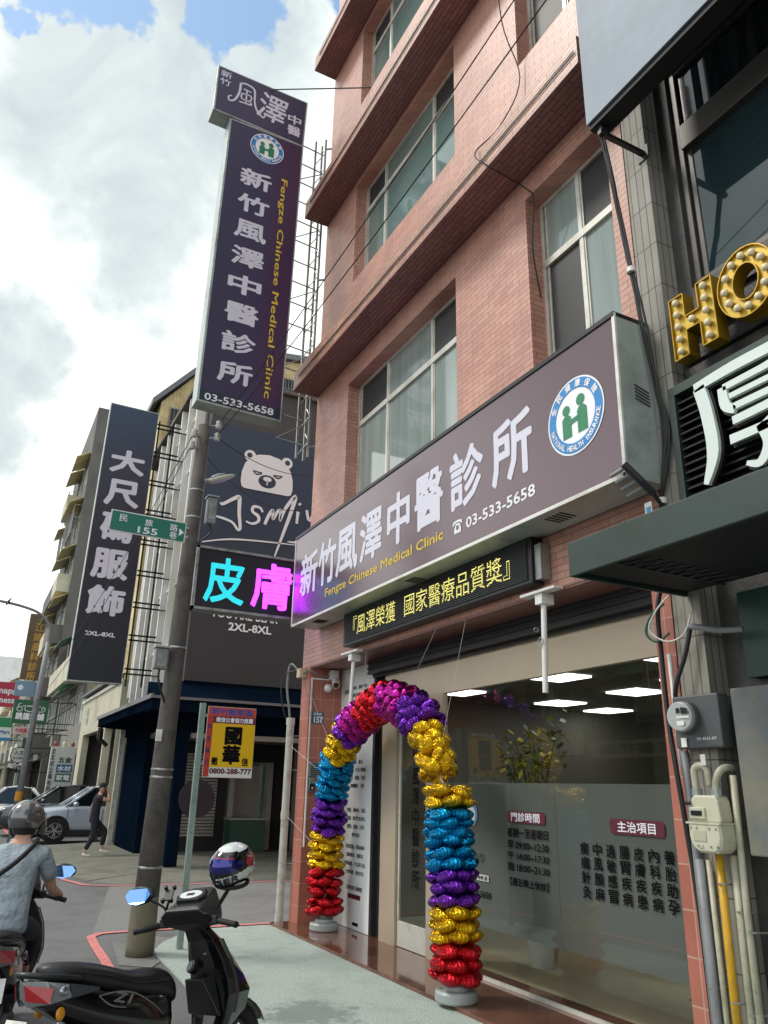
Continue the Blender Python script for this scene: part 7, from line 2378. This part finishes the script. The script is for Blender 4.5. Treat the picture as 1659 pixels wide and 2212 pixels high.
def cable(lab, pts, r, mt=None, name='cable', grp='cables down the corner pier'):
    q = M(); q.tube(arcpts(pts), r, 7)
    o = q.to(name, mt or M_cable, None, smooth=True)
    return tag(o, lab, 'cable', grp)
LBC = 'black cable in the bundle running down the corner between brick and granite'
for k in range(8):
    rr = random.Random(k)
    j = lambda a=.022: rr.uniform(-a, a)
    cable(LBC, [(3.99 + j(.01), 3.785 + j(.03), 7.33), (4.10 + j(.01), 3.81 + j(.02), 6.8), (4.2, 3.846 + j(), 6.37 + j()), (4.33, 3.862 + j(.03), 5.6), (4.41, 3.856 + j(.035), 4.97), (4.43, 3.83 + j(.04), 4.55), (4.43, 3.90 + j(.03), 4.2), (4.44, 3.965 + j(.015), 3.91), (4.45, 3.96 + j(.015), 3.5)], .0065 + .002 * (k % 3))
for z, cx_, cy_, r_ in ((5.98, 4.265, 3.855, .04), (3.98, 4.44, 3.95, .035)):
    q = M(); q.cyl((cx_, cy_, z), (cx_, cy_, z + .045), r_, n=12); tag(q.to('cable_tie', M_white, None), 'white band tying the black cable bundle' + (' up beside the window' if z > 5 else ' beside the signboard end'), 'cable tie')
cable('thick black cable looping down past the shop window edge to the meter', [(4.45, 3.98, 3.45), (4.40, 4.06, 3.2), (4.42, 4.09, 2.8), (4.40, 4.07, 2.4), (4.38, 4.03, 2.1), (4.40, 4.01, 1.7), (4.42, 3.985, 1.1), (4.42, 3.97, .02)], .018)
cable('black cable bending from the junction down to the meter top', [(4.42, 3.80, 3.0), (4.40, 3.86, 2.8), (4.38, 3.95, 2.6), (4.40, 3.99, 2.45)], .017)
cable('grey armoured cable running right from the cable junction', [(4.42, 3.80, 3.0), (4.38, 3.72, 2.98), (4.40, 3.55, 2.93), (4.45, 3.40, 2.92)], .022, M_grey)
cable('green cable loop hanging over the top of the shop window', [(4.40, 4.0, 3.2), (4.36, 4.10, 3.12), (4.36, 4.16, 3.0), (4.38, 4.08, 2.93), (4.40, 3.98, 2.98)], .010, P0('green_cable', '2f5a45'))
cable('white thin wire looped at the cable junction', [(4.40, 3.95, 3.25), (4.34, 4.02, 3.15), (4.34, 4.11, 3.02), (4.38, 4.0, 2.92), (4.40, 3.85, 2.95), (4.42, 3.78, 3.1)], .006, M_white)
cable('thin loose wire wandering down the brick front from the ledge', [(4.06, 5.3, 12.2), (4.30, 5.5, 10.8), (4.5, 5.45, 9.9), (4.3, 5.6, 9.2), (4.04, 5.75, 8.8), (4.05, 5.55, 8.45), (4.5, 5.45, 8.25), (4.52, 5.35, 8.0), (4.6, 5.5, 7.5), (4.68, 5.5, 6.9)], .008, None, 'loose_wire', None)
# splice closure with stub tubes at the end of the signboard
t = thing('cable_splice', 'grey cable splice with four stub tubes at the lower right corner of the signboard', 'cable splice', (4.1, 3.86, 4.05))
q = M(); q.tube([(4.05, 3.93, 4.22), (4.18, 3.90, 4.10), (4.30, 3.90, 4.02)], .03, 10); q.tube([(4.30, 3.90, 4.02), (4.42, 3.95, 3.98)], .018, 8); q.to('body', M_alu_d, t)
for k in range(4):
    a = Vector((4.07 + k * .05, 3.93 - .002 * k, 4.20 - k * .045))
    q = M(); q.cyl(a, a + Vector((-.02, .14, -.03)), .016, n=10); q.to('stub_tube', M_grey, t)
q = M(); q.box(4.30, 4.305, 3.93, 4.0, 3.84, 3.97); tg = q.to('tag', M_white, t)
q = M(); q.box(4.295, 4.299, 3.94, 3.98, 3.85, 3.93); q.to('tag_print', P0('tag_blue', '3a9ac4'), tg)
t = thing('terminal_box', 'small black terminal box beside the cable bundle at the signboard end', 'box', (4.45, 4.02, 4.55))
q = M(); q.box(4.43, 4.54, 3.98, 4.06, 4.45, 4.62); q.to('housing', M_black, t, bevel=.01)
q = M(); q.box(4.424, 4.431, 4.0, 4.04, 4.5, 4.56); q.to('cover', M_alu_d, t)
